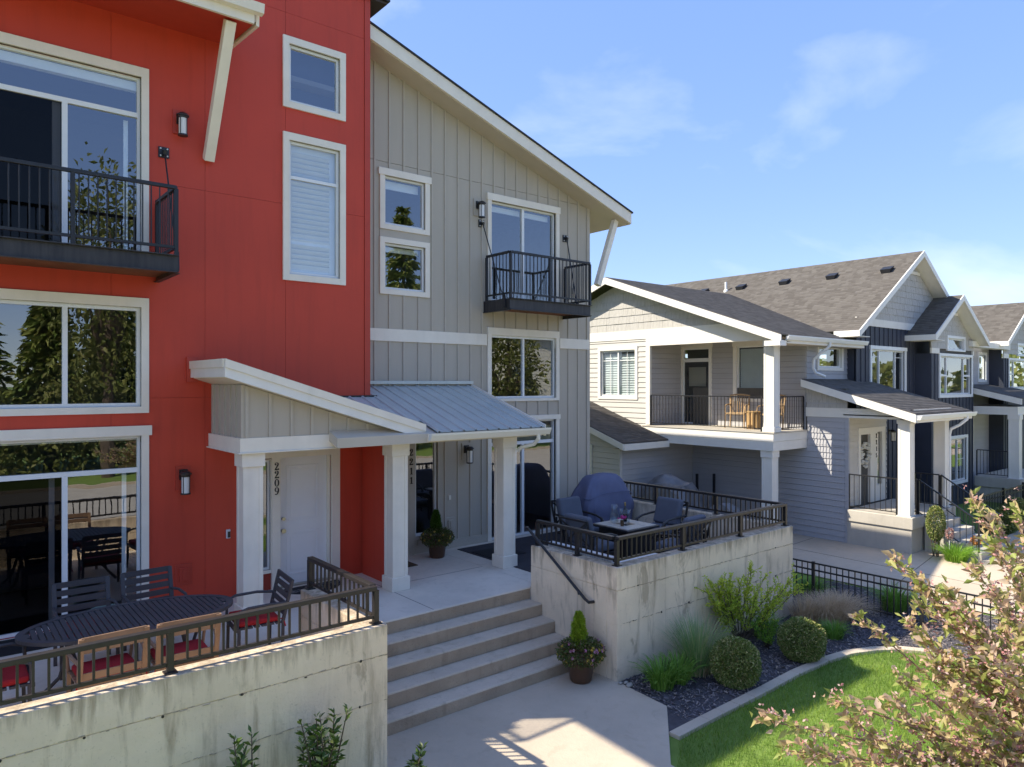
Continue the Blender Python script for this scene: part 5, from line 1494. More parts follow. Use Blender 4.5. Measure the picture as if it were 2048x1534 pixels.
MB().box(28.8, 32.6, 7.75, 9.15, .5, .86).build('porch_slab', CONCL, n2, bevel=.015)
MB().box(28.85, 32.6, 7.8, 9.15, -.1, .499).build('foundation', CONCL, n2)
m = MB(); pbox(m, PM, 29.3, 30.1, .86, 3.0, -.01, .03); m.build('door', TRIM2, n2)
m = MB(); pbox(m, PM, 29.42, 29.95, 1.0, 2.85, .031, .05); m.build('door_leaf', NAVY, n2)
fr_ = thing('porch_rail', 'black rail on the farthest porch at the right edge', 'railing', (28.9, 8.6, .86), group='slim steel rails')
thin_rail(fr_, (28.92, 8.15), (28.92, 9.1), .86, 1.78, pitch=.1)
nb = nb_save
# ------------------------------------------------------------------ left patio: oval slatted table, six chairs
TCX, TCY, TZ = 1.72, 8.42, ZF+.73
tb = thing('patio_table', 'oval dark slatted patio table behind the left railing', 'table', (TCX, TCY, ZF))
ta, tbb = 1.03, .57
m = MB(); n = 72; o_ = []; i_ = []
for k in range(n):
    a = 2*math.pi*k/n
    o_.append((TCX+ta*math.cos(a), TCY+tbb*math.sin(a))); i_.append((TCX+(ta-.075)*math.cos(a), TCY+(tbb-.075)*math.sin(a)))
vs = [(x, y, TZ) for x, y in o_] + [(x, y, TZ) for x, y in i_] + [(x, y, TZ-.035) for x, y in o_] + [(x, y, TZ-.035) for x, y in i_]
fs = []
for k in range(n):
    j = (k+1) % n
    fs += [(k, j, n+j, n+k), (2*n+k, 3*n+k, 3*n+j, 2*n+j), (k, 2*n+k, 2*n+j, j), (n+k, n+j, 3*n+j, 3*n+k)]
m.add(vs, fs); m.build('rim', DARKWOOD, tb)
ns_ = 34
for k in range(ns_):
    x0 = TCX-(ta-.07) + 2*(ta-.07)*k/ns_ + .006; x1 = TCX-(ta-.07) + 2*(ta-.07)*(k+1)/ns_ - .006
    xm_ = max(abs(x0-TCX), abs(x1-TCX))
    if xm_ >= ta-.075: continue
    h = (tbb-.07)*math.sqrt(max(0, 1-(xm_/(ta-.07))**2))
    if h < .03: continue
    MB().box(x0, x1, TCY-h, TCY+h, TZ-.022, TZ-.004).build('slat', DARKWOOD, tb)
MB().box(TCX-.8, TCX+.8, TCY-.02, TCY+.02, TZ-.06, TZ-.036).build('crossbar', DARKWOOD, tb)
for sx_ in (-1, 1):
    for sy_ in (-1, 1):
        MB().tube([(TCX+sx_*.62, TCY+sy_*.3, TZ-.03), (TCX+sx_*.55, TCY+sy_*.25, TZ-.3), (TCX+sx_*.62, TCY+sy_*.3, ZF+.15), (TCX+sx_*.74, TCY+sy_*.38, ZF)], .02, 8).build('leg', DARKWOOD, tb)
def slat_chair(loc, rz, label, mt, cushion=True):
    c = thing('patio_chair', label, 'chair', loc, rz, 'slatted chairs around the oval table', local=True)
    w = .27
    for sx_ in (-1, 1):
        MB().bar((sx_*w, -.24, 0), (sx_*w, -.25, .43), .035, .03).build('leg', mt, c)
        MB().bar((sx_*w, .25, 0), (sx_*w, .24, .43), .035, .03).build('leg', mt, c)
        MB().bar((sx_*w, -.245, .42), (sx_*w, -.36, .90), .045, .03, (0,1,0)).build('back_post', mt, c)
        MB().tube([(sx_*w, -.29, .64), (sx_*(w+.03), -.1, .66), (sx_*(w+.03), .15, .655), (sx_*(w+.02), .25, .62), (sx_*w, .26, .43)], .017, 8).build('armrest', mt, c)
    for k in (range(5) if mt is DARKWOOD else (0, 3, 4)):
        z = .52 + k*.088; y = -.245 - (z-.42)*.24
        MB().box(-w+.0, w-.0, y-.008, y+.008, z-.03, z+.035).build('back_slat', mt, c)
    for k in range(6):
        y = -.2 + k*.08
        MB().box(-w, w, y-.03, y+.03, .41, .43).build('seat_slat', mt, c)
    MB().box(-w-.015, w+.015, .255, .285, .395, .43).build('seat_rail', mt, c)
    if cushion:
        q = MB(); nx = 10
        q.box(-.25, .25, -.22, .25, .4305, .495)
        q.build('seat_cushion', REDCUSH, c, bevel=.028, seg=3)
        for sx_ in (-1, 1):
            MB().tube([(sx_*.24, -.22, .46), (sx_*.28, -.25, .47), (sx_*.30, -.27, .38)], .008, 5).build('cushion_tie', REDCUSH, c)
    return c
slat_chair((1.43, 9.30, ZF), math.pi, 'dark slatted chair behind the oval table, nearer the open door', DARKWOOD)
slat_chair((2.15, 9.33, ZF), math.pi+.05, 'dark slatted chair behind the oval table, in front of the wall vent', DARKWOOD)
slat_chair((1.36, 7.78, ZF), .03, 'tan chair with red cushion in front of the oval table, left one', TANWOOD)
slat_chair((2.03, 7.75, ZF), -.04, 'tan chair with red cushion in front of the oval table, right one', TANWOOD)
slat_chair((3.02, 8.42, ZF), math.pi/2-.1, 'dark slatted chair with red cushion at the right end of the oval table', DARKWOOD)
slat_chair((.52, 8.2, ZF), -math.pi/2, 'dark slatted chair with red cushion at the left end of the oval table', DARKWOOD)
gp = thing('plant_pot', 'pale green pot on the patio behind the slatted chairs', 'pot', (1.80, 10.2, ZF))
MB().lathe([(.13, 0), (.19, .3), (.21, .32), (.21, .36), (.18, .36), (.17, .33)], (1.80, 10.2, ZF), 22).build('pot', GREENPOT, gp)
# mats
def half_mat(label, cx, cy, a, b, mt):
    g = thing('door_mat', label, 'mat', (cx, cy, ZF))
    pts_ = [(cx + a*math.cos(t), cy - b*math.sin(t)) for t in np.linspace(0, math.pi, 24)]
    MB().prism([(x, y, ZF+.001) for x, y in pts_], (0, 0, .008)).build('mat_base', mt, g)
    r2 = random.Random(3)
    for k in range(26):
        x = cx + r2.uniform(-a*.8, a*.8); y = cy - r2.uniform(.06, b*.8)*math.sqrt(max(.05, 1-((x-cx)/a)**2)); r_ = r2.uniform(.03, .07)
        ring = [(x+r_*math.cos(t), y+r_*.8*math.sin(t), ZF+.012) for t in np.linspace(r2.uniform(0,6), r2.uniform(3,9), 12)]
        MB().tube(ring, .006, 5).build('mat_scroll', GREENPOT if False else MATS['mat_scroll_grey'], g)
mat('mat_scroll_grey', (.16,.15,.14), .8)
half_mat('black scroll patterned doormat at the 2209 door', 4.72, 10.80, .50, .48, RUBBER)
tag(MB().box(6.02, 6.72, 10.75, 11.2, ZF+.001, ZF+.014).build('door_mat', mat('brown_coir', (.13,.085,.045), .95, .4, 20, .4, 60, col2=(.05,.035,.02))), 'brown coir doormat at the 2211 entry behind the column', 'mat')
tag(MB().box(.62, 2.25, 10.25, 10.85, ZF+.001, ZF+.014).build('door_mat', RUBBER), 'black textured mat in front of the left patio door', 'mat')

# ------------------------------------------------------------------ right patio: square table, four cushioned chairs, covered grill
tag(MB().box(7.95, 11.74, 6.95, 11.3, ZF+.0, ZF+.012).build('outdoor_rug', DECK), 'dark slate outdoor rug covering the right patio floor', 'rug')
tag(MB().box(8.0, 8.75, 10.2, 10.9, ZF+.013, ZF+.022).build('door_mat', RUBBER), 'black mat before the taupe house patio door', 'mat')
FT = thing('fire_table', 'square tiled fire table among the blue cushioned chairs', 'table', (9.86, 8.72, ZF))
fx0, fx1, fy0, fy1, fz = 9.43, 10.29, 8.28, 9.16, ZF+.65
MB().box(fx0, fx1, fy0, fy1, fz-.05, fz-.012).build('table_frame', BLACKM, FT, bevel=.006)
rows = 3
for i in range(3):
    for j in range(3):
        a0 = fx0+.04 + (fx1-fx0-.08)*i/3; a1 = fx0+.04 + (fx1-fx0-.08)*(i+1)/3
        b0 = fy0+.04 + (fy1-fy0-.08)*j/3; b1 = fy0+.04 + (fy1-fy0-.08)*(j+1)/3
        mt = BRONZE if i == 1 and j == 1 else STONEW
        MB().box(a0+.004, a1-.004, b0+.004, b1-.004, fz-.0115, fz).build('burner_lid' if i == 1 and j == 1 else 'table_tile', mt, FT, bevel=.002)
for (a, b, c_, d) in ((fx0+.1, fx1-.1, fy0+.1, fy0+.12), (fx0+.1, fx1-.1, fy1-.12, fy1-.1), (fx0+.1, fx0+.12, fy0+.121, fy1-.121), (fx1-.12, fx1-.1, fy0+.121, fy1-.121)):
    MB().box(a, b, c_, d, ZF+.013, fz-.05).build('base_panel', BRONZE, FT)
def blue_chair(loc, rz, label):
    c = thing('lounge_chair', label, 'chair', loc, rz, 'blue cushioned chairs around the fire table', local=True)
    w = .33
    for sx_ in (-1, 1):
        MB().bar((sx_*w, -.3, 0), (sx_*w, -.28, .62), .03, .03).build('leg', BRONZE, c)
        MB().bar((sx_*w, .3, 0), (sx_*w, .28, .60), .03, .03).build('leg', BRONZE, c)
        MB().tube([(sx_*w, -.34, .66), (sx_*w, -.1, .65), (sx_*w, .15, .63), (sx_*w, .3, .58), (sx_*w, .36, .5)], .022, 8).build('armrest', BRONZE, c)
        MB().bar((sx_*w, -.28, .34), (sx_*w, -.43, .90), .03, .03).build('back_post', BRONZE, c)
        MB().bar((sx_*w, -.3, .32), (sx_*w, .3, .32), .03, .03).build('side_rail', BRONZE, c)
    MB().bar((-w, -.43, .90), (w, -.43, .90), .03, .03).build('back_rail', BRONZE, c)
    MB().bar((-w, -.31, .44), (w, -.31, .44), .03, .03).build('back_rail', BRONZE, c)
    MB().bar((-w, -.31, .45), (w, -.43, .89), .012, .03).build('back_cross', BRONZE, c)
    MB().bar((w, -.315, .45), (-w, -.435, .89), .012, .03).build('back_cross', BRONZE, c)
    MB().bar((-w, .29, .32), (w, .29, .32), .03, .03).build('front_rail', BRONZE, c)
    MB().bar((-w, -.29, .32), (w, -.29, .32), .03, .03).build('rear_rail', BRONZE, c)
    MB().box(-w+.03, w-.03, -.25, .33, .335, .47).build('seat_cushion', BLUECUSH, c, bevel=.05, seg=4)
    m = MB(); m.loft([(-w+.03, -.26, .46), (w-.03, -.26, .46), (w-.03, -.38, .95), (-w+.03, -.38, .95)], [(-w+.03, -.12, .48), (w-.03, -.12, .48), (w-.05, -.25, .97), (-w+.05, -.25, .97)])
    m.build('back_cushion', BLUECUSH, c, bevel=.05, seg=4)
    return c
blue_chair((9.75, 9.80, ZF+.013), math.pi, 'blue cushioned chair by the house wall, back to the sliding door')
blue_chair((8.86, 8.62, ZF+.013), -math.pi/2, 'blue cushioned chair seen from behind, nearest the porch column')
blue_chair((10.92, 8.78, ZF+.013), math.pi/2, 'blue cushioned chair facing left in front of the covered grill')
blue_chair((9.98, 7.62, ZF+.013), .08, 'blue cushioned chair with crossed back beside the front railing')
# covered grill
gr = thing('covered_grill', 'barbecue grill under a blue fabric cover on the right patio', 'grill', (10.95, 10.35, ZF))
nz, na = 26, 72
prof = [(0, .93), (.10, .95), (.25, .97), (.45, .985), (.60, 1.03), (.70, 1.02), (.80, .97), (.92, .87), (1.04, .76), (1.15, .65), (1.23, .55), (1.275, .40), (1.31, .02)]
vs = []; fs = []
L0, D0 = .70, .36
r3 = random.Random(5)
ph = [r3.uniform(0, 6.28) for _ in range(8)]
zsv = np.linspace(0, 1.305, nz)
for i, z in enumerate(zsv):
    s_ = np.interp(z, [p[0] for p in prof], [p[1] for p in prof])
    for k in range(na):
        t = 2*math.pi*k/na
        e = .42
        cx_ = abs(math.cos(t))**e*math.copysign(1, math.cos(t)); sy_ = abs(math.sin(t))**e*math.copysign(1, math.sin(t))
        fold = .075*(abs(math.sin(3.5*t+ph[0]+z*1.2))**.6-.7) + .03*(abs(math.sin(6*t+z*4.0+ph[5]))-.6)*(1 if z > .45 else .5) + .022*math.sin(13*t+ph[1]-z*3) + .010*math.sin(3*t+ph[2]+z*6) + .006*math.sin(23*t+z*9+ph[3])
        fold *= .45 + .55*max(0, 1-z/1.25)
        sag = .012*math.sin(5*t+z*11+ph[4])*(1 if z > .5 else .4)
        k2 = s_ + fold + sag
        zz = z + (.05*math.cos(2*t) if .9 < z < 1.28 else 0)*.35
        vs.append((10.95 + L0*cx_*k2, 10.35 + D0*sy_*k2, ZF + .03 + zz))
for i in range(nz-1):
    for k in range(na):
        j = (k+1) % na
        fs.append((i*na+k, i*na+j, (i+1)*na+j, (i+1)*na+k))
fs.append(tuple((nz-1)*na+k for k in range(na)))
m = MB(); m.add(vs, fs); m.build('fabric_cover', COVER, gr, smooth=True)
seam = [(10.95 + L0*1.005*math.copysign(abs(math.cos(t))**.42, math.cos(t))*.99, 10.35 + D0*1.02*math.copysign(abs(math.sin(t))**.42, math.sin(t)), ZF+.92+.05*math.sin(t*3)) for t in np.linspace(math.pi*1.02, math.pi*1.98, 40)]
MB().tube(seam, .008, 6).build('cover_seam', COVER, gr, smooth=True)
MB().tube([(11.2, 9.95, ZF+.2), (11.35, 9.93, ZF+.22), (11.5, 9.96, ZF+.28), (11.58, 10.05, ZF+.32)], .016, 8).build('cover_strap', COVER, gr, smooth=True)
for sx_ in (-.45, .45):
    for sy_ in (-.2, .2): MB().tube([(10.95+sx_, 10.35+sy_-.02, ZF+.045), (10.95+sx_, 10.35+sy_+.02, ZF+.045)], .032, 10).build('caster', BLACKM, gr)
# things on the fire table
CLEAR = glass_mat('clear_glass', .06, (.93,.96,.96), 0)
BOTTLE = mat('dark_bottle_glass', (.012,.014,.010), .12, .1, 4, spec=.6)
vz = fz+.001
jar = thing('glass_ice_bucket', 'clear glass ice bucket holding a bottle on the fire table', 'bucket', (9.86, 8.80, vz))
MB().lathe([(.05, 0), (.085, .02), (.09, .10), (.085, .16), (.10, .25), (.098, .25), (.082, .16), (.086, .1), (.08, .026)], (9.90, 8.76, vz), 22).build('bucket', CLEAR, jar, smooth=True)
btl = thing('wine_bottle', 'dark wine bottle with gold foil standing in the ice bucket', 'bottle', (9.9, 8.76, vz+.03))
MB().lathe([(.036, 0), (.037, .19), (.03, .22), (.014, .26), (.0135, .29)], (9.91, 8.77, vz+.03), 16).build('bottle', BOTTLE, btl, smooth=True)
MB().lathe([(.015, .285), (.015, .34), (.012, .345)], (9.91, 8.77, vz+.03), 14).build('foil', mat('gold_foil', (.45,.33,.12), .35, metal=.7), btl)
pt = thing('glass_pitcher', 'clear glass pitcher beside the ice bucket on the fire table', 'pitcher', (9.76, 8.9, vz))
MB().lathe([(.045, 0), (.075, .03), (.08, .14), (.05, .24), (.055, .33), (.052, .33), (.045, .24), (.074, .14), (.068, .035)], (9.78, 8.92, vz), 22).build('body', CLEAR, pt, smooth=True)
MB().tube([(9.83, 8.9, vz+.3), (9.88, 8.88, vz+.27), (9.88, 8.88, vz+.18), (9.85, 8.9, vz+.13)], .008, 8).build('handle', CLEAR, pt, smooth=True)
fv = thing('flower_vase', 'small glass with magenta flowers on the fire table', 'vase', (9.66, 8.62, vz))
MB().lathe([(.03, 0), (.035, .1), (.032, .1), (.027, .01)], (9.66, 8.62, vz), 14).build('glass', mat('amber_glass', (.10,.06,.03), .15), fv)
MAG = mat('magenta_petals', (.42,.015,.16), .6, .2, 30)
for k in range(16):
    p = (9.66+rnd.uniform(-.05,.05), 8.62+rnd.uniform(-.05,.05), vz+.12+rnd.uniform(0,.06)); s_ = rnd.uniform(.018,.03)
    MB().lathe([(s_*.3, -s_*.5), (s_, 0), (s_*.6, s_*.5), (s_*.1, s_*.55)], p, 7).build('bloom', MAG, fv)
# white slotted storage bench in the corner behind the rail
sb = thing('storage_bench', 'white slotted plastic bench in the front corner of the right patio', 'bench', (8.2, 7.2, ZF))
bx0, bx1, by0, by1, bz = 7.66, 9.05, 6.93, 7.40, 1.42
MB().box(bx0, bx1, by0, by1, bz-.03, bz).build('lid', WHITEP, sb, bevel=.008)
for (a, b, c_, d) in ((bx0, bx1, by0+.02, by0+.05), (bx0, bx1, by1-.05, by1-.02)): MB().box(a+.02, b-.02, c_, d, ZF+.013, bz-.031).build('side_panel', WHITEP, sb)
hs = []
for k in range(9):
    for r_ in range(2):
        y = by0+.07 + k*.036; hs.append((y, y+.022, bz-.12-r_*.07, bz-.075-r_*.07))
m = MB(); slab(m, PX(bx0+.02), cells(by0+.0501, by1-.0501, ZF+.013, bz-.031, hs), -.02, 0); m.build('slotted_end', WHITEP, sb)
tr = thing('trellis_panel', 'white lattice strip lying along the left rail of the right patio', 'lattice', (7.7, 7.8, 1.6))
hs = []
for k in range(26):
    y = 7.0 + k*.05; hs.append((y+.008, y+.04, 1.545, 1.60))
m = MB(); slab(m, PX(7.60), cells(6.98, 8.32, 1.40, 1.625, hs), -.03, 0); m.build('lattice_face', WHITEP, tr)
MB().box(7.60, 7.70, 6.98, 8.32, 1.6255, 1.64).build('lattice_top', WHITEP, tr)

# ------------------------------------------------------------------ neighbour's balcony chairs and carport clutter
WICK = mat('pale_wicker', (.40,.27,.14), .7, .2, 20, .5, 90)
def wicker(loc, rz, label):
    c = thing('wicker_chair', label, 'chair', loc, rz, 'wicker balcony chairs', local=True)
    for sx_ in (-1, 1):
        MB().tube([(sx_*.26, -.22, 0), (sx_*.25, -.24, .42), (sx_*.28, -.30, .9)], .02, 8).build('leg', WICK, c)
        MB().tube([(sx_*.27, .25, 0), (sx_*.26, .24, .42), (sx_*.28, .2, .62), (sx_*.28, .05, .65), (sx_*.27, -.27, .66)], .02, 8).build('armrest', WICK, c)
    MB().box(-.26, .26, -.24, .25, .38, .43).build('seat', WICK, c, bevel=.015)
    for k in range(9):
        x = -.24 + k*.06; MB().tube([(x, -.235, .43), (x*1.05, -.29, .9 + .04*math.cos(x*5))], .012, 6).build('back_strand', WICK, c)
    MB().tube([(x_, -.295, .9+.04*math.cos(x_*5)) for x_ in np.linspace(-.28, .28, 9)], .02, 8).build('top_rail', WICK, c)
wicker((17.75, YatX(1474, 17.75), FZ1), math.pi/2+.3, 'pale wicker chair left of the stump table on the balcony')
wicker((17.75, YatX(1540, 17.75), FZ1), math.pi/2-.5, 'pale wicker chair behind the white balcony column')
st = thing('stump_table', 'split log side table between the wicker balcony chairs', 'table', (17.6, YatX(1508, 17.6), FZ1))
yc_ = YatX(1508, 17.6)
LOG = mat('split_log', (.42,.27,.12), .8, .25, 8, .4, 30, stretch=(1,1,.2))
for k in range(9):
    a = 2*math.pi*k/9
    MB().tube([(17.6+.15*math.cos(a), yc_+.15*math.sin(a), FZ1), (17.6+.15*math.cos(a), yc_+.15*math.sin(a), FZ1+.46)], .05, 7).build('log', LOG, st)
MB().lathe([(.2, .461), (.2, .49)], (17.6, yc_, FZ1), 18).build('table_top', LOG, st)
TARP = mat('silver_tarp', (.16,.165,.18), .3, .3, 3, .3, 12, spec=.6)
def tarp(label, cx, cy, lx, ly, h, seed):
    t_ = thing('tarped_pile', label, 'pile', (cx, cy, 0))
    r4 = random.Random(seed); n_ = 26
    ph = [r4.uniform(0, 6) for _ in range(6)]
    vs = []; fs = []
    for i in range(n_):
        for j in range(n_):
            a = -1 + 2*i/(n_-1); b = -1 + 2*j/(n_-1)
            fl = max(abs(a), abs(b))
            top = h*(.86 + .10*math.sin(3*a+ph[0]) + .07*math.sin(4*b+ph[1])) + .04*math.sin(9*a+5*b+ph[2])
            z = top if fl < .72 else top*max(0, (1-fl)/.28)
            wob = .05*math.sin(8*a+ph[3])*math.sin(7*b+ph[4])*(1.2-z/h)
            vs.append((cx+a*lx*(.85+.15*(1-z/max(h,.01)))+wob, cy+b*ly*(.85+.15*(1-z/h))+wob, max(.03, z)))
    for i in range(n_-1):
        for j in range(n_-1): fs.append((i*n_+j, (i+1)*n_+j, (i+1)*n_+j+1, i*n_+j+1))
    m = MB(); m.add(vs, fs); m.build('tarp', TARP, t_)
    for k in range(8):
        z = .1+.12*(k % 3); y = cy + (-.5+.14*k)*ly
        MB().tube([(cx-lx*.8, y, z), (cx+lx*.7, y, z)], .07, 8).build('log', LOG, t_)
tarp('stack of logs under a crumpled silver tarp in the carport', 16.2, 12.6, .75, .95, 1.55, 4)
tarp('low pile under a dull tarp beside the carport column', 16.5, 11.0, .6, .6, .95, 9)
BOXM = mat('cardboard', (.30,.20,.12), .85, .1, 4)
bp2 = thing('brush_pile', 'heap of pale cut branches and bark behind the patio railing', 'brush', (14.6, 10.2, 0))
r5 = random.Random(8)
for k in range(70):
    a = r5.uniform(0, 6.28); L_ = r5.uniform(.4, 1.1); x, y = 14.5+r5.gauss(0,.5), 10.0+r5.gauss(0,.55); z = r5.uniform(.05, .95)*max(.15, 1-((x-14.5)**2+(y-10)**2)/1.6)
    dz = r5.uniform(-.2, .2)
    MB().tube([(x-L_/2*math.cos(a), y-L_/2*math.sin(a), max(.03, z-dz)), (x, y, z+.03), (x+L_/2*math.cos(a), y+L_/2*math.sin(a), max(.03, z+dz))], r5.uniform(.02, .055), 6).build('branch', LOG if k % 3 else BARK, bp2)
for k, (u, X_) in enumerate(((1394, 17.6), (1428, 18.0))):
    Y_ = YatX(u, X_)
    tag(MB().box(X_-.03, X_+.03, Y_-.03, Y_+.03, 0, ZatX(u, 948, X_)).build('stake', BLACKM), ('dark upright stake behind the silver tarp, left one', 'dark upright stake against the carport wall, right one')[k], 'stake')
# ------------------------------------------------------------------ plants
def strips(name, P_, W_, S_, mt, parent=None, kind=None):
    """P_ (n,L,3) centre lines, W_ (n,L) widths, S_ (n,3) side vectors: one island per blade"""
    n, L, _ = P_.shape
    A = P_ - S_[:, None, :]*W_[:, :, None]/2; B = P_ + S_[:, None, :]*W_[:, :, None]/2
    V = np.stack([A, B], axis=2).reshape(-1, 3).astype(np.float32)
    base = (np.arange(n)*L*2)[:, None, None]
    lv = (np.arange(L-1)*2)[None, :, None]
    q = np.array([0, 1, 3, 2])[None, None, :]
    idx = (base + lv + q).reshape(-1).astype(np.int32)
    me = bpy.data.meshes.new(name); me.vertices.add(len(V)); me.vertices.foreach_set('co', V.ravel())
    nf = n*(L-1)
    me.loops.add(nf*4); me.loops.foreach_set('vertex_index', idx)
    me.polygons.add(nf); me.polygons.foreach_set('loop_start', np.arange(0, nf*4, 4, dtype=np.int32)); me.polygons.foreach_set('loop_total', np.full(nf, 4, dtype=np.int32))
    me.materials.append(mt); me.update(calc_edges=True)
    o = bpy.data.objects.new(name, me); link(o, parent)
    if kind: o['kind'] = kind
    return o
def unit(a): return a/np.maximum(1e-9, np.linalg.norm(a, axis=-1, keepdims=True))
def leaves(name, pos, dirs, L, Wd, mt, parent=None, droop=.15, kind=None, fold=.25):
    """pointed leaves: five vertices over four triangles-in-two-quads, bent along the midrib"""
    n = len(pos); pos = np.asarray(pos); d = unit(np.asarray(dirs))
    L = np.broadcast_to(np.asarray(L, dtype=float), (n,)); Wd = np.broadcast_to(np.asarray(Wd, dtype=float), (n,))
    r = nrs.normal(size=(n, 3)); s = unit(np.cross(d, r)); nn = unit(np.cross(s, d))
    nn = np.where(nn[:, 2:3] < 0, -nn, nn)
    b = pos; m1 = pos + d*L[:, None]*.55
    tip = pos + d*L[:, None] - nn*(L*droop)[:, None]
    l = m1 + s*Wd[:, None]/2 + nn*(Wd*fold)[:, None]; rr = m1 - s*Wd[:, None]/2 + nn*(Wd*fold)[:, None]
    V = np.stack([b, l, tip, rr], axis=1).reshape(-1, 3).astype(np.float32)
    idx = (np.arange(n)[:, None]*4 + np.array([0,1,2, 0,2,3])[None, :]).ravel().astype(np.int32)
    me = bpy.data.meshes.new(name); me.vertices.add(n*4); me.vertices.foreach_set('co', V.ravel())
    me.loops.add(n*6); me.loops.foreach_set('vertex_index', idx)
    me.polygons.add(n*2); me.polygons.foreach_set('loop_start', np.arange(0, n*6, 3, dtype=np.int32)); me.polygons.foreach_set('loop_total', np.full(n*2, 3, dtype=np.int32))
    me.materials.append(mt); me.update(calc_edges=True)
    o = bpy.data.objects.new(name, me); link(o, parent)
    if kind: o['kind'] = kind
    return o
def clump(root, name, c, n, h, r, w, arch, mt, base_r=.08, lev=5, hv=.3):
    """arching grass blades from a crown"""
    a = nrs.uniform(0, 2*np.pi, n); rr = np.sqrt(nrs.uniform(0, 1, n))
    out = np.stack([np.cos(a), np.sin(a), np.zeros(n)], 1)
    b0 = np.array(c)[None, :] + out*(rr*base_r)[:, None]
    hh = h*(1 + nrs.uniform(-hv, hv*.6, n)); lean = r*(.25 + .75*rr)*nrs.uniform(.5, 1.15, n)
    t = np.linspace(0, 1, lev)[None, :]
    z = hh[:, None]*(t*(1+arch) - arch*t**2.4*(.6+.8*rr[:, None]))
    x = lean[:, None]*t**1.7
    P_ = b0[:, None, :] + out[:, None, :]*x[:, :, None]
    P_[:, :, 2] += z
    jit = nrs.normal(0, .012, (n, 1, 3))*t[:, :, None]
    P_ = P_ + jit*np.array([1,1,.3])
    W_ = w*(1 - .85*t**2)*nrs.uniform(.6, 1.2, n)[:, None]
    S_ = np.stack([-np.sin(a+nrs.normal(0,.5,n)), np.cos(a), nrs.normal(0,.2,n)], 1)
    return strips(name, P_, W_, unit(S_), mt, root)
def ellipsoid_pts(n, c, rad, shell=.75):
    d = unit(nrs.normal(size=(n, 3))); r = nrs.uniform(shell, 1.0, n)**.6
    return np.array(c) + d*np.array(rad)*r[:, None], d
G1 = leaf_mat('daylily_green', [(0.121,0.25,0.031),(0.19,0.345,0.052),(0.267,0.448,0.078)], .3)
G2 = leaf_mat('grass_blade_green', [(0.151,0.259,0.033),(0.208,0.35,0.049),(0.283,0.434,0.075),(0.35,0.416,0.133)], .4, patch=.3)
G3 = leaf_mat('ornamental_grass_green', [(0.135,0.26,0.09),(0.203,0.348,0.112),(0.315,0.428,0.18),(0.585,0.517,0.27)], .3)
GB = leaf_mat('boxwood_leaf', [(0.11,0.16,0.036),(0.18,0.24,0.053),(0.28,0.33,0.09),(0.52,0.44,0.22)], .2)
GY_ = leaf_mat('spring_green_leaf', [(0.374,0.505,0.056),(0.561,0.673,0.075),(0.785,0.8,0.131)], .5)
GN = leaf_mat('bright_feathery_leaf', [(0.165,0.33,0.03),(0.24,0.45,0.045),(0.33,0.51,0.075)], .45)
GT = leaf_mat('dry_grass_tan', [(.46,.335,.20),(.58,.43,.27),(.68,.53,.35)], .2)
GL = leaf_mat('laurel_leaf', [(0.065,0.111,0.021),(0.098,0.163,0.033),(0.15,0.215,0.052),(0.546,0.546,0.26)], .25, .3)
GC = leaf_mat('cypress_lime', [(.24,.38,.03),(.34,.48,.04),(.44,.56,.07)], .3)
GC2 = leaf_mat('cypress_green', [(.05,.11,.012), (.08,.16,.02), (.12,.20,.03)], .3)
GD = leaf_mat('dark_bedding_leaf', [(0.075,0.112,0.022),(0.12,0.165,0.038),(0.195,0.112,0.068)], .2)
GF1 = leaf_mat('pink_petunia', [(.42,.14,.26), (.55,.25,.36), (.62,.44,.48)], .3)
GF2 = leaf_mat('yellow_petunia', [(.55,.36,.04), (.62,.46,.08), (.66,.52,.16)], .3)
# lawn
edge_y = lambda x: np.interp(x, [p[0] for p in edge], [p[1] for p in edge])
N_ = 150000
lx = nrs.uniform(6.3, 14.5, N_); ly = nrs.uniform(.3, 6.2, N_)
ymax = np.where(lx < edge[0][0], np.interp(lx, [wk[2][0]-.1, edge[0][0]], [wk[2][1], edge[0][1]]), edge_y(lx)) - .15
xmin = np.interp(ly, [-1, wk[2][1], edge[0][1]], [wk[2][0]-.2, wk[2][0]+.01, edge[0][0]-.02])
kx = (ly < ymax) & (lx > xmin) & (lx < 13.6)
lx, ly = lx[kx], ly[kx]; n = len(lx)
a = nrs.uniform(0, 2*np.pi, n); hh = nrs.uniform(.03, .065, n)
b = np.stack([lx, ly, np.full(n, -.012)], 1); tp = b + np.stack([np.cos(a)*.022, np.sin(a)*.022, hh+.01], 1)*nrs.uniform(.6, 1.3, (n,1))
P_ = np.stack([b, tp], 1); W_ = np.stack([nrs.uniform(.004, .007, n), np.full(n, .001)], 1)
S_ = np.stack([-np.sin(a+1), np.cos(a+1), np.zeros(n)], 1)
g = strips('lawn_grass', P_, W_, S_, G2); g['kind'] = 'stuff'; g['label'] = 'mown green lawn grass beside the walkway'
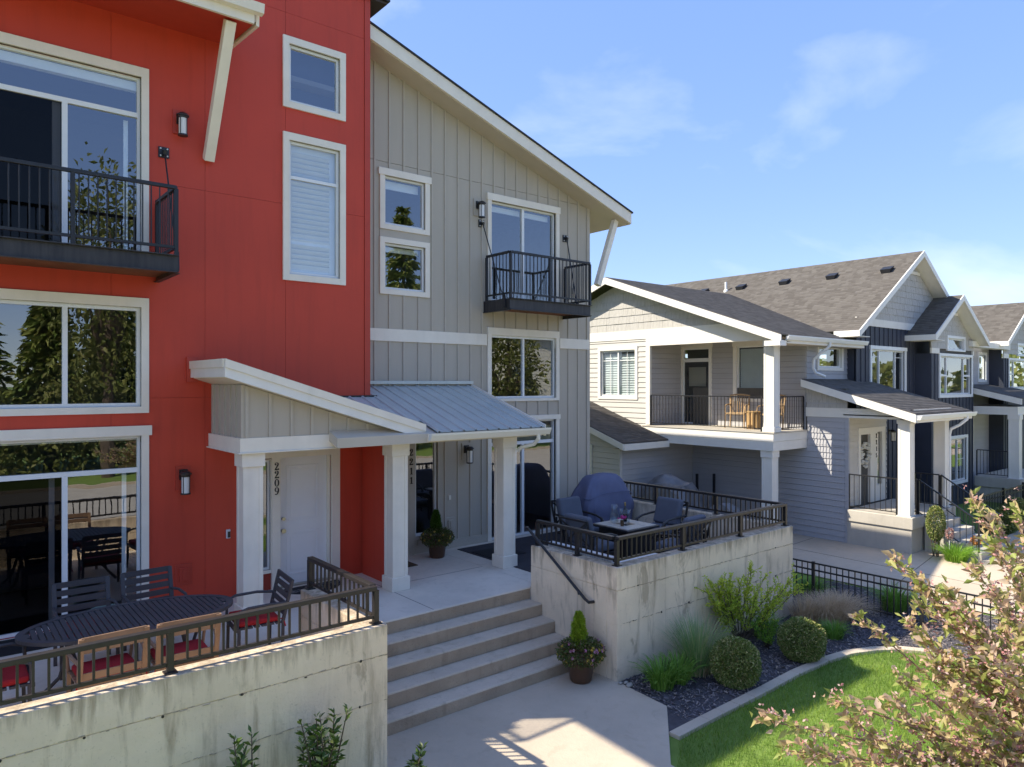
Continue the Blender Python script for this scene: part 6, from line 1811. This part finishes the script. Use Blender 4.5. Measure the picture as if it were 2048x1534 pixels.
# mulch chips
def in_poly(x, y, poly):
    c = np.zeros(len(x), bool); n = len(poly)
    for i in range(n):
        x0, y0 = poly[i]; x1, y1 = poly[(i+1) % n]
        cond = ((y0 > y) != (y1 > y)) & (x < (x1-x0)*(y-y0)/((y1-y0) or 1e-9) + x0); c ^= cond
    return c
N_ = 30000
mx_ = nrs.uniform(7.2, 14.6, N_); my_ = nrs.uniform(3.0, 7.4, N_)
kx = in_poly(mx_, my_, bed_tri); mx_, my_ = mx_[kx], my_[kx]; n = len(mx_)
a = nrs.uniform(0, 2*np.pi, n); L_ = nrs.uniform(.015, .06, n)
b = np.stack([mx_, my_, nrs.uniform(.012, .035, n)], 1); d = np.stack([np.cos(a), np.sin(a), nrs.normal(0, .3, n)], 1)*L_[:, None]
MUL = leaf_mat('mulch_chip', [(0.081,0.073,0.081),(0.13,0.116,0.127),(0.194,0.17,0.17),(0.356,0.292,0.227)], .0, .8)
mu_ = strips('mulch_chips', np.stack([b-d/2, b+d/2], 1), np.stack([L_*.35, L_*.3], 1), unit(np.stack([-np.sin(a), np.cos(a), nrs.normal(0,.4,n)], 1)), MUL)
mu_['kind'] = 'stuff'; mu_['label'] = 'dark shredded mulch in the planting bed'
# river stones at the wall corner
for k, (u, v) in enumerate(((1241, 1367), (1252, 1366), (1259, 1371))):
    x, y = atZ(u, v, .04); r_ = (.03, .035, .05)[k]
    tag(MB().lathe([(r_*.5, -r_*.5), (r_, 0), (r_*.8, r_*.45), (r_*.2, r_*.6)], (x, y, .04), 9, 1.2, .85).build('stone', mat('river_stone_%d' % k, (.36,.33,.29), .7, .1, 20), smooth=True), ('small pale stone touching the wall corner', 'middle pale stone of three by the wall corner', 'largest pale stone of three by the wall corner')[k], 'stone', 'stones at the wall corner')
def bushthing(name, label, cat, px, loc=None, group=None):
    x, y = atZ(*px) if loc is None else loc
    return thing(name, label, cat, (x, y, 0), group=group), x, y
# daylilies and grasses
t, x, y = bushthing('daylily_clump', 'low green daylily clump nearest the walkway corner', 'plant', (1335, 1372))
clump(t, 'foliage', (x-.12, y, 0), 260, .34, .36, .016, .55, G1, .16); clump(t, 'foliage', (x+.22, y-.02, 0), 240, .33, .34, .016, .55, G1, .15)
t, x, y = bushthing('ornamental_grass', 'tall fine ornamental grass against the concrete wall', 'grass clump', (1395, 1345))
clump(t, 'foliage', (x, y, 0), 900, .70, .50, .006, .25, G3, .22, 6); clump(t, 'dry_base', (x, y, 0), 250, .22, .3, .006, .6, GT, .25)
t, x, y = bushthing('green_tuft', 'small bright green grass tuft beside the far boxwood', 'plant', (1668, 1277))
clump(t, 'foliage', (x, y, 0), 320, .24, .24, .010, .5, G1, .14)
t, x, y = bushthing('dry_grass', 'large dry tan ornamental grass below the picket fence', 'grass clump', (1660, 1243))
clump(t, 'foliage', (x-.1, y, 0), 900, .42, .55, .006, .75, GT, .3, 6); clump(t, 'foliage', (x+.35, y-.05, 0), 800, .38, .52, .006, .8, GT, .25, 6); clump(t, 'foliage', (x-.5, y+.2, 0), 400, .45, .3, .006, .5, GT, .2, 6)
t, x, y = bushthing('daylily_clump', 'green daylily clump at the fence beside the wall end', 'plant', None, (13.22, 6.95))
clump(t, 'foliage', (x, y, 0), 380, .36, .36, .014, .5, G1, .18)
t, x, y = bushthing('daylily_clump', 'green daylily clump behind the picket fence', 'plant', None, (13.62, 5.6))
clump(t, 'foliage', (x, y, 0), 420, .40, .40, .014, .5, G1, .2)
t, x, y = bushthing('daylily_clump', 'sunlit lime green clump at the foot of the 2215 steps', 'plant', (1912, 1124))
clump(t, 'foliage', (x, y, 0), 520, .36, .48, .014, .55, GN, .22)
# boxwood balls
def boxwood(label, px, r, h):
    t, x, y = bushthing('boxwood_ball', label, 'shrub', px, group='clipped boxwood balls')
    P_, d = ellipsoid_pts(15000, (x, y, h*.48), (r, r, h*.52), .80)
    bumps = 1 + .07*np.sin(P_[:, 0]*15+1)*np.sin(P_[:, 1]*13)*np.sin(P_[:, 2]*12+2) + .03*np.sin(P_[:, 0]*5+x)+ nrs.normal(0, .02, len(P_))
    P_ = np.array([x, y, h*.48]) + (P_-np.array([x, y, h*.48]))*bumps[:, None]
    kz = P_[:, 2] > .01
    leaves('foliage', P_[kz], (d + nrs.normal(0, .7, d.shape))[kz], nrs.uniform(.020, .040, kz.sum()), .019, GB, t)
    for k in range(5):
        a = k*1.3; MB().tube([(x+.03*math.cos(a), y+.03*math.sin(a), 0), (x+.1*math.cos(a), y+.1*math.sin(a), h*.4)], .012, 6).build('stem', BARK, t)
    P2, d2 = ellipsoid_pts(2500, (x, y, h*.46), (r*.8, r*.8, h*.42), .9)
    leaves('inner_foliage', P2[P2[:, 2] > .01], d2[P2[:, 2] > .01], .05, .04, GD, t)
boxwood('clipped boxwood ball in front of the tall grass', (1470, 1370), .32, .62)
boxwood('clipped boxwood ball beside the feathery green shrub', (1604, 1320), .34, .62)
# airy spring shrub
def branchy(root, base, tips, r0, mt, leafm, leafL, nleaf, seed, sub=3, sublen=.3, curve=.15):
    rg = random.Random(seed); LP = []; LD = []
    for tp in tips:
        b = Vector(base) + Vector((rg.uniform(-.05,.05), rg.uniform(-.05,.05), 0)); e = Vector(tp)
        mid = b.lerp(e, .45) + Vector((rg.uniform(-curve,curve), rg.uniform(-curve,curve), rg.uniform(0,curve)))
        pts_ = [b, b.lerp(mid, .5)+Vector((rg.uniform(-.02,.02),)*3), mid, mid.lerp(e, .5)+Vector((rg.uniform(-.03,.03), rg.uniform(-.03,.03), .02)), e]
        MB().tube(pts_, [r0, r0*.85, r0*.65, r0*.45, r0*.2], 6).build('stem', mt, root)
        tw = MB()
        for k in range(sub):
            t0 = rg.uniform(.35, .95); i0 = min(3, int(t0*4)); s = pts_[i0].lerp(pts_[i0+1], t0*4-i0)
            dv = ((e-b).normalized() + Vector((rg.gauss(0,.6), rg.gauss(0,.6), rg.gauss(.1,.4)))).normalized()*sublen*rg.uniform(.5, 1.2)
            tw.tube([s, s+dv*.5+Vector((0,0,.01)), s+dv], [r0*.3, r0*.22, r0*.1], 4)
            for q in range(nleaf):
                f = rg.uniform(.1, 1); LP.append(s+dv*f); LD.append(dv.normalized()*.6 + Vector((rg.gauss(0,.6), rg.gauss(0,.6), rg.gauss(.15,.5))))
        if tw.v:
            o = tw.build('twigs', mt, root); o['kind'] = 'stuff'
        for q in range(nleaf):
            f = rg.uniform(.45, 1); i0 = min(3, int(f*4)); LP.append(pts_[i0].lerp(pts_[i0+1], f*4-i0)); LD.append(Vector((rg.gauss(0,.7), rg.gauss(0,.7), rg.gauss(.3,.5))))
    LP = np.array([tuple(p) for p in LP]); LD = np.array([tuple(p) for p in LD])
    leaves('leaves', LP, LD, nrs.uniform(leafL*.6, leafL*1.25, len(LP)), leafL*.42, leafm, root)
t, x, y = bushthing('spring_shrub', 'airy shrub with fresh yellow-green leaves against the wall', 'shrub', (1480, 1292))
rg = random.Random(21)
tips = []
for k in range(26):
    a = rg.uniform(-1, 1)
    tips.append((x + a*.62 + rg.uniform(-.1,.1), y + min(.12, a*-.28 + rg.uniform(-.3,.15)), rg.uniform(.65, 1.25) - abs(a)*.12))
tips += [(x+.95, y-.35, .95), (x+1.05, y-.42, .82), (x+.9, y-.4, 1.05), (x+.98, y-.3, .75), (x-.8, y+.1, 1.0), (x-.75, y, .8)]
branchy(t, (x, y, 0), tips, .010, BARK, GY_, .046, 20, 5, 10, .24, .10)
t, x, y = bushthing('feathery_shrub', 'low bright green feathery shrub between the boxwood balls', 'shrub', (1535, 1296))
tips = [(x+rg.uniform(-.4,.4), y+rg.uniform(-.25,.2), rg.uniform(.2,.5)) for k in range(16)]
branchy(t, (x, y, 0), tips, .008, BARK, GN, .032, 18, 6, 6, .16, .06)
t, x, y = bushthing('dark_groundcover', 'dull green low plant at the foot of the airy shrub', 'plant', (1515, 1275))
clump(t, 'foliage', (x+.15, y, 0), 300, .32, .34, .012, .4, G3, .2)
# laurel shrubs below the left wall
def laurel(label, x, y, h, seed, stems):
    t = thing('laurel_shrub', label, 'shrub', (x, y, 0), group='laurel shrubs below the patio wall')
    rg = random.Random(seed); LP = []; LD = []; LL = []
    for k in range(stems):
        a = rg.uniform(0, 6.28); e = Vector((x+rg.uniform(.02,.28)*math.cos(a), min(y+.2, y+rg.uniform(.0,.2)*math.sin(a)), h*rg.uniform(.55, 1.0)))
        b = Vector((x+rg.uniform(-.05,.05), y+rg.uniform(-.05,.05), 0))
        mid = b.lerp(e, .5)+Vector((rg.uniform(-.05,.05), rg.uniform(-.03,.03), .05))
        MB().tube([b, mid, e], [.012, .009, .004], 6).build('stem', BARK, t)
        for q in range(34):
            f = rg.uniform(.35, 1.02); p = mid.lerp(e, (f-.5)*2) if f > .5 else b.lerp(mid, f*2)
            an = q*2.4; up = .35 + 1.1*max(0, f-.75)*3
            LP.append(p); LD.append((math.cos(an), math.sin(an)*.8, up)); LL.append(rg.uniform(.07, .115)*(1.0 if f < .95 else .8))
    leaves('foliage', np.array([tuple(p) for p in LP]), np.array(LD), np.array(LL), np.array(LL)*.34, GL, t, .12)
laurel('glossy laurel shrub with pale tips below the left wall, left one', XatY(492, 6.35), 6.35, 1.04, 3, 9)
laurel('dark glossy laurel shrub below the left wall, right one', XatY(645, 6.35), 6.35, 1.03, 4, 13)
laurel('small laurel sprig at the bottom edge beside the walkway', XatY(826, 6.0), 6.0, .52, 6, 5)
# potted plants
def potted(label, x, y, z, s, limey, fl, seed):
    t = thing('potted_plant', label, 'potted plant', (x, y, z), group='potted flowers with a small conifer')
    MB().lathe([(.135*s, 0), (.15*s, .02*s), (.19*s, .33*s), (.205*s, .34*s), (.205*s, .38*s), (.185*s, .38*s), (.18*s, .33*s)], (x, y, z), 26).build('pot', TERRA, t, smooth=True)
    zc = z+.38*s
    P_ = nrs.uniform(0, 1, (4200, 1))**.8; a = nrs.uniform(0, 6.28, 4200); r = (1-P_[:, 0]**2.6)*.085*s*np.sqrt(nrs.uniform(.2, 1, 4200))*(1+.25*np.sin(a*5+P_[:, 0]*14)) + .012
    pos = np.stack([x+.0+np.cos(a)*r, y+.04*s+np.sin(a)*r, zc+.06*s+P_[:, 0]*.47*s], 1)
    d = np.stack([np.cos(a)*.6, np.sin(a)*.6, np.full(4200, 1.1)], 1) + nrs.normal(0, .25, (4200, 3))
    leaves('conifer', pos, d, nrs.uniform(.03, .065, 4200)*s, .012*s, limey, t)
    pos, d = ellipsoid_pts(3400, (x, y, zc+.02*s), (.34*s, .32*s, .19*s), .35)
    k_ = (pos[:, 2] > zc-.17*s)
    leaves('bedding_foliage', pos[k_], (d+nrs.normal(0,.5,d.shape))[k_], nrs.uniform(.025, .05, k_.sum())*s, .02*s, GD, t)
    for mt, n, nm in fl:
        # flowers face out toward the light: five petals each
        dd = unit(nrs.normal(size=(n, 3))*np.array([1,1,.6]) + np.array([-.25,-.6,.35])); c = np.array([x, y, zc+.03*s]) + dd*np.array([.34,.32,.20])*s
        L = []; D = []
        for i in range(n):
            s1 = unit(np.cross(dd[i], [0.1,.3,1])); s2 = np.cross(dd[i], s1)
            for q in range(6):
                an = q*1.047; L.append(c[i]); D.append(s1*math.cos(an)+s2*math.sin(an)+dd[i]*.25)
        leaves(nm, np.array(L), np.array(D), .026*s, .026*s, mt, t, 0)
    return t
potted('brown pot of pink and yellow flowers with lime conifer at the steps', 7.02, 7.02, .025, 1.0, GC, [(GF1, 22, 'pink_flowers'), (GF2, 16, 'yellow_flowers')], 1)
potted('brown pot with yellow flowers and conifer on the porch by 2211', 7.32, 11.05, ZF, .92, GC2, [(GF2, 13, 'yellow_flowers')], 2)
# plants by the 2215 steps
t = thing('topiary', 'clipped green topiary column beside the 2215 porch', 'shrub', (18.62, 6.75, 0))
P_, d = ellipsoid_pts(5000, (18.62, 6.72, .80), (.20, .20, .42), .7)
leaves('foliage', P_, d+nrs.normal(0,.6,d.shape), .035, .02, GB, t)
for k in range(5): MB().tube([(18.62+.06*math.cos(k*1.3), 6.72+.06*math.sin(k*1.3), 0), (18.62+.12*math.cos(k*1.3+1), 6.72+.12*math.sin(k*1.3+1), .6)], .012, 6).build('stem', BARK, t)
t = thing('flower_stake', 'pink flower bunch on a white stake before the topiary', 'flowers', (18.55, 6.4, 0))
MB().tube([(18.55, 6.4, 0), (18.55, 6.4, .5)], .012, 6).build('stake', WHITEP, t)
P_, d = ellipsoid_pts(220, (18.55, 6.4, .62), (.07, .07, .13), .3); leaves('flowers', P_, d, .045, .035, leaf_mat('dusty_pink_petal', [(.45,.22,.20), (.55,.36,.32), (.6,.48,.44)], .3), t)
t = thing('leaf_ornament', 'orange leaf ornament on the bottom 2215 step', 'ornament', (19.15, 6.0, .2))
P_, d = ellipsoid_pts(120, (19.2, 6.05, .42), (.09, .09, .08), .2); leaves('petals', P_, d, .06, .05, leaf_mat('orange_leaf', [(.42,.16,.05), (.5,.28,.09)], .3), t)
MB().tube([(19.2, 6.05, .18), (19.2, 6.05, .36)], .01, 5).build('stick', BARK, t)
for k, (x_, y_, r_) in enumerate(((23.2, 6.6, .35), (24.5, 6.7, .4), (26.3, 6.6, .38))):
    t = thing('green_shrub', ('dark green shrub behind the 2215 stair rail', 'second dark shrub right of the 2215 stairs', 'bright shrub far right before the picket fence')[k], 'shrub', (x_, y_, 0))
    P_, d = ellipsoid_pts(2500, (x_, y_, r_), (r_, r_, r_), .5); leaves('foliage', P_, d+nrs.normal(0,.6,d.shape), .07, .035, (GB, GB, GN)[k], t)
    MB().tube([(x_, y_, 0), (x_, y_, r_)], .03, 6).build('stem', BARK, t)

# ------------------------------------------------------------------ blossoming crab apple in the right foreground
CRL = leaf_mat('crab_apple_leaf', [(.28,.36,.08), (.40,.45,.12), (.50,.48,.18), (.58,.46,.24), (.64,.44,.29), (.70,.56,.42)], .5)
CRF = leaf_mat('crab_apple_bud', [(.52,.22,.22), (.62,.36,.33), (.70,.55,.48)], .4)
TWG = mat('reddish_twig', (.24,.14,.09), .8, .3, 20)
ct = thing('crab_apple_tree', 'crab apple with bronze-green leaves and pink buds, right foreground', 'tree', (5.9, .8, 0))
crot = Vector((5.55, 1.0, 1.05))
MB().tube([(5.9, .8, -.05), (5.85, .82, .4), (5.7, .92, .8), tuple(crot)], [.085, .07, .06, .055], 10).build('trunk', BARK, ct)
rg = random.Random(12)
def pt(u, v, dep):
    d = ray(u, v); return Vector((d[0]*dep, d[1]*dep, CAMZ + d[2]*dep))
tips = [pt(1520,1440,3.6), pt(1560,1500,3.7), pt(1655,1398,3.75), pt(1700,1440,3.7), pt(1790,1120,4.4), pt(1835,1165,4.3), pt(1945,995,4.5), pt(1985,1030,4.6), pt(1985,1085,4.3), pt(1800,1352,3.9), pt(1840,1275,4.1), pt(1760,1490,3.8),
        pt(1890,1180,4.2), pt(2030,1010,4.6), pt(2080,1020,4.7), pt(2060,1100,4.4), pt(1950,1140,4.2), pt(1920,1230,4.1), pt(1985,1180,4.0), pt(1620,1520,3.6), pt(1865,1330,4.0), pt(1780,1400,3.8)]
for k in range(36):
    tips.append(pt(rg.uniform(1875, 2170), rg.uniform(1210, 1640), rg.uniform(3.5, 4.9)))
for k in range(5):
    tips.append(pt(rg.uniform(1740, 1900), rg.uniform(1420, 1600), rg.uniform(3.5, 4.3)))
for k in range(40):
    tips.append(Vector((5.6+rg.gauss(0,.75), .8+rg.gauss(0,.7), rg.uniform(1.6, 3.0))))
LP = []; LD = []; FP = []; FD = []
limbs = [crot + Vector((rg.uniform(-.8,.5), rg.uniform(-.5,.6), rg.uniform(.3,.9))) for _ in range(9)]
for lb in limbs:
    MB().tube([crot, crot.lerp(lb, .5)+Vector((0,0,-.05)), lb], [.045, .035, .022], 8).build('limb', BARK, ct)
for tp in tips:
    lb = min(limbs, key=lambda q: (q-tp).length + rg.uniform(0,.3))
    mid = lb.lerp(tp, .55) + Vector((rg.uniform(-.08,.08), rg.uniform(-.08,.08), rg.uniform(-.12,.04)))
    pts_ = [lb, lb.lerp(mid, .5), mid, mid.lerp(tp, .5)+Vector((0,0,.015)), tp]
    MB().tube(pts_, [.012, .010, .008, .005, .0025], 5).build('branch', TWG, ct)
    ln = (tp-mid).length + (mid-lb).length
    nL = int(78*min(1.3, ln))
    for q in range(nL):
        f = 1 - rg.random()**1.4*.62; i0 = min(3, int(f*4)); p = pts_[i0].lerp(pts_[i0+1], f*4-i0)
        dv = (tp-lb).normalized()
        LP.append(p + Vector((rg.gauss(0,.018), rg.gauss(0,.018), rg.gauss(0,.018)))); LD.append(dv*.55 + Vector((rg.gauss(0,.65), rg.gauss(0,.65), rg.gauss(.2,.6))))
    for q in range(nL//2):
        f = 1 - rg.random()**1.2*.5; i0 = min(3, int(f*4)); p = pts_[i0].lerp(pts_[i0+1], f*4-i0)
        c_ = p + Vector((rg.gauss(0,.03), rg.gauss(0,.03), rg.gauss(.01,.03)))
        for z in range(3): FP.append(c_); FD.append(Vector((rg.gauss(0,1), rg.gauss(0,1), rg.gauss(.3,.8))))
LP = np.array([tuple(p) for p in LP]); LD = np.array([tuple(p) for p in LD])
leaves('leaves', LP, LD, nrs.uniform(.038, .088, len(LP)), nrs.uniform(.020, .038, len(LP)), CRL, ct, .2)
FP = np.array([tuple(p) for p in FP]); FD = np.array([tuple(p) for p in FD])
leaves('blossom_buds', FP, FD, nrs.uniform(.014, .026, len(FP)), .013, CRF, ct, 0)
# ------------------------------------------------------------------ across the street (seen mirrored in the windows)
CON = leaf_mat('conifer_needles', [(.09,.14,.025), (.14,.20,.04), (.23,.28,.06), (.36,.35,.11)], .25, .6)
DEC = leaf_mat('spring_tree_leaf', [(.12,.15,.035), (.20,.22,.06), (.28,.27,.09)], .35)
def conifer(label, x, y, h, r, seed, mt=CON, n=5200, low=.08, size=.5, cat='tree'):
    t = thing('conifer_tree' if mt is CON else 'leafy_tree', label, cat, (x, y, 0), group='trees across the street')
    rs = np.random.RandomState(seed)
    MB().tube([(x, y, -.1), (x+.1, y, h*.5), (x, y, h*.97)], [.3, .17, .03], 8).build('trunk', BARK, t)
    if mt is CON:
        f = rs.uniform(low, 1, n)**.9; whorl = np.round(f*22)/22 + rs.normal(0, .008, n)
        a = rs.uniform(0, 6.28, n); lobes = .65 + .35*np.sin(a*5 + whorl*40)
        rad = r*(1-whorl)**.75*lobes*np.sqrt(rs.uniform(.1, 1, n))
        pos = np.stack([x+np.cos(a)*rad, y+np.sin(a)*rad, whorl*h - rad*.28 + .2], 1)
        d = np.stack([np.cos(a), np.sin(a), rs.normal(-.25, .25, n)], 1) + rs.normal(0, .3, (n, 3))
        leaves('crown', pos, d, rs.uniform(size*.5, size*1.2, n), size*.3, mt, t, .3)
    else:
        c = np.array([x, y, h*.62]); d = unit(rs.normal(size=(n, 3))); 
        k = 1 + .35*np.sin(d[:, 0]*5+seed)*np.sin(d[:, 1]*6)*np.sin(d[:, 2]*5+1)
        pos = c + d*np.array([r, r, h*.4])*(rs.uniform(.25, 1, n)**.5*k)[:, None]
        leaves('crown', pos, d+rs.normal(0, .8, (n, 3)), rs.uniform(size*.4, size, n), size*.4, mt, t, .2)
        for q in range(6):
            an = q*1.05; MB().tube([(x, y, h*.3), (x+r*.4*math.cos(an), y+r*.4*math.sin(an), h*.6), (x+r*.75*math.cos(an), y+r*.75*math.sin(an), h*.78)], [.12, .07, .02], 6).build('limb', BARK, t)
for i, (x, y, h, r) in enumerate(((-2.0, -17, 9.5, 2.6), (1.6, -19, 9.0, 2.7), (4.6, -17.5, 8.4, 2.5), (7.6, -19.5, 9.4, 2.8), (-5.5, -19, 10, 2.8), (10.6, -17.6, 8.6, 2.5), (14.0, -19, 10.5, 2.7), (24.5, -18, 15.5, 3.2))):
    conifer(('dense conifer mirrored at the far left of the big window', 'conifer mirrored in the left half of the big window', 'conifer mirrored beside the big window mullion', 'conifer mirrored in the right half of the big window', 'conifer across the street beyond the left window edge', 'conifer across the street right of the big window reflection', 'tall conifer mirrored in the taupe house windows', 'tallest conifer across the street, mirrored in the narrow windows')[i], x, y, h, r, 30+i)
conifer('tall leafy tree mirrored in the upper balcony door', 6.3, -13.6, 13.6, 2.3, 50, DEC, 3000, size=.4)
conifer('leafy tree across the street opposite the taupe house', 29, -12.5, 7.5, 2.2, 51, DEC, 3500, size=.4)
conifer('leafy tree at the far end of the street, mirrored in the navy house windows', 40, -6, 7.5, 3.4, 52, DEC, 3500, size=.4)
hg = thing('hedge', 'long tall shrubby hedge across the street mirrored in the patio door', 'hedge', (5, -15, 0))
n = 18000
pos = np.stack([nrs.uniform(-14, 30, n), nrs.uniform(-16.2, -14.4, n), nrs.uniform(0, 1, n)**.8*5.4], 1)
pos[:, 2] *= .78 + .16*np.sin(pos[:, 0]*1.3) + .1*np.sin(pos[:, 0]*3.1+1)
leaves('foliage', pos, nrs.normal(size=(n, 3)), nrs.uniform(.15, .4, n), .16, DEC, hg)
# white house across the street, mirrored in the taupe house's middle window
wh_ = thing('white_house', 'white sided house across the street, mirrored in the taupe house window', 'house', (36, -17, 0))
WS_ = mat('white_siding', (.70,.68,.60), .6, .04)
for k in range(36): MB().box(31, 41, -14.0, -13.985-.012*(k % 2), k*.2, k*.2+.19).build('siding_board', WS_, wh_)
MB().box(31.02, 40.98, -20, -14.001, 0, 7.2).build('wall', WS_, wh_)
MB().loft([(30.6, -20.4, 7.4), (41.4, -20.4, 7.4), (41.4, -17, 9.6), (30.6, -17, 9.6)], [(30.6, -20.4, 7.2), (41.4, -20.4, 7.2), (41.4, -17, 9.4), (30.6, -17, 9.4)]).build('roof', ASPH, wh_)
MB().loft([(30.6, -13.6, 7.4), (41.4, -13.6, 7.4), (41.4, -16.999, 9.6), (30.6, -16.999, 9.6)], [(30.6, -13.6, 7.2), (41.4, -13.6, 7.2), (41.4, -16.999, 9.4), (30.6, -16.999, 9.4)]).build('roof', ASPH, wh_)
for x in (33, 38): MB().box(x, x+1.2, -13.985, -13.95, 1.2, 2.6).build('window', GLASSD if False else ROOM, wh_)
MB().box(35.6, 36.6, -13.985, -13.95, 0, 2.1).build('door', NAVY, wh_)
# far belt of trees closing the street to the east
n = 9000
pos = np.stack([nrs.uniform(58, 70, n), nrs.uniform(-45, 60, n), nrs.uniform(0, 1, n)], 1)
pos[:, 2] = pos[:, 2]**.8*(5.2 + 1.2*np.sin(pos[:, 1]*.45) + .9*np.sin(pos[:, 1]*1.1+2))
fw_ = leaves('distant_trees', pos, nrs.normal(size=(n, 3)), nrs.uniform(.5, 1.4, n), .6, DEC)
fw_['kind'] = 'stuff'; fw_['label'] = 'distant belt of trees beyond the houses'
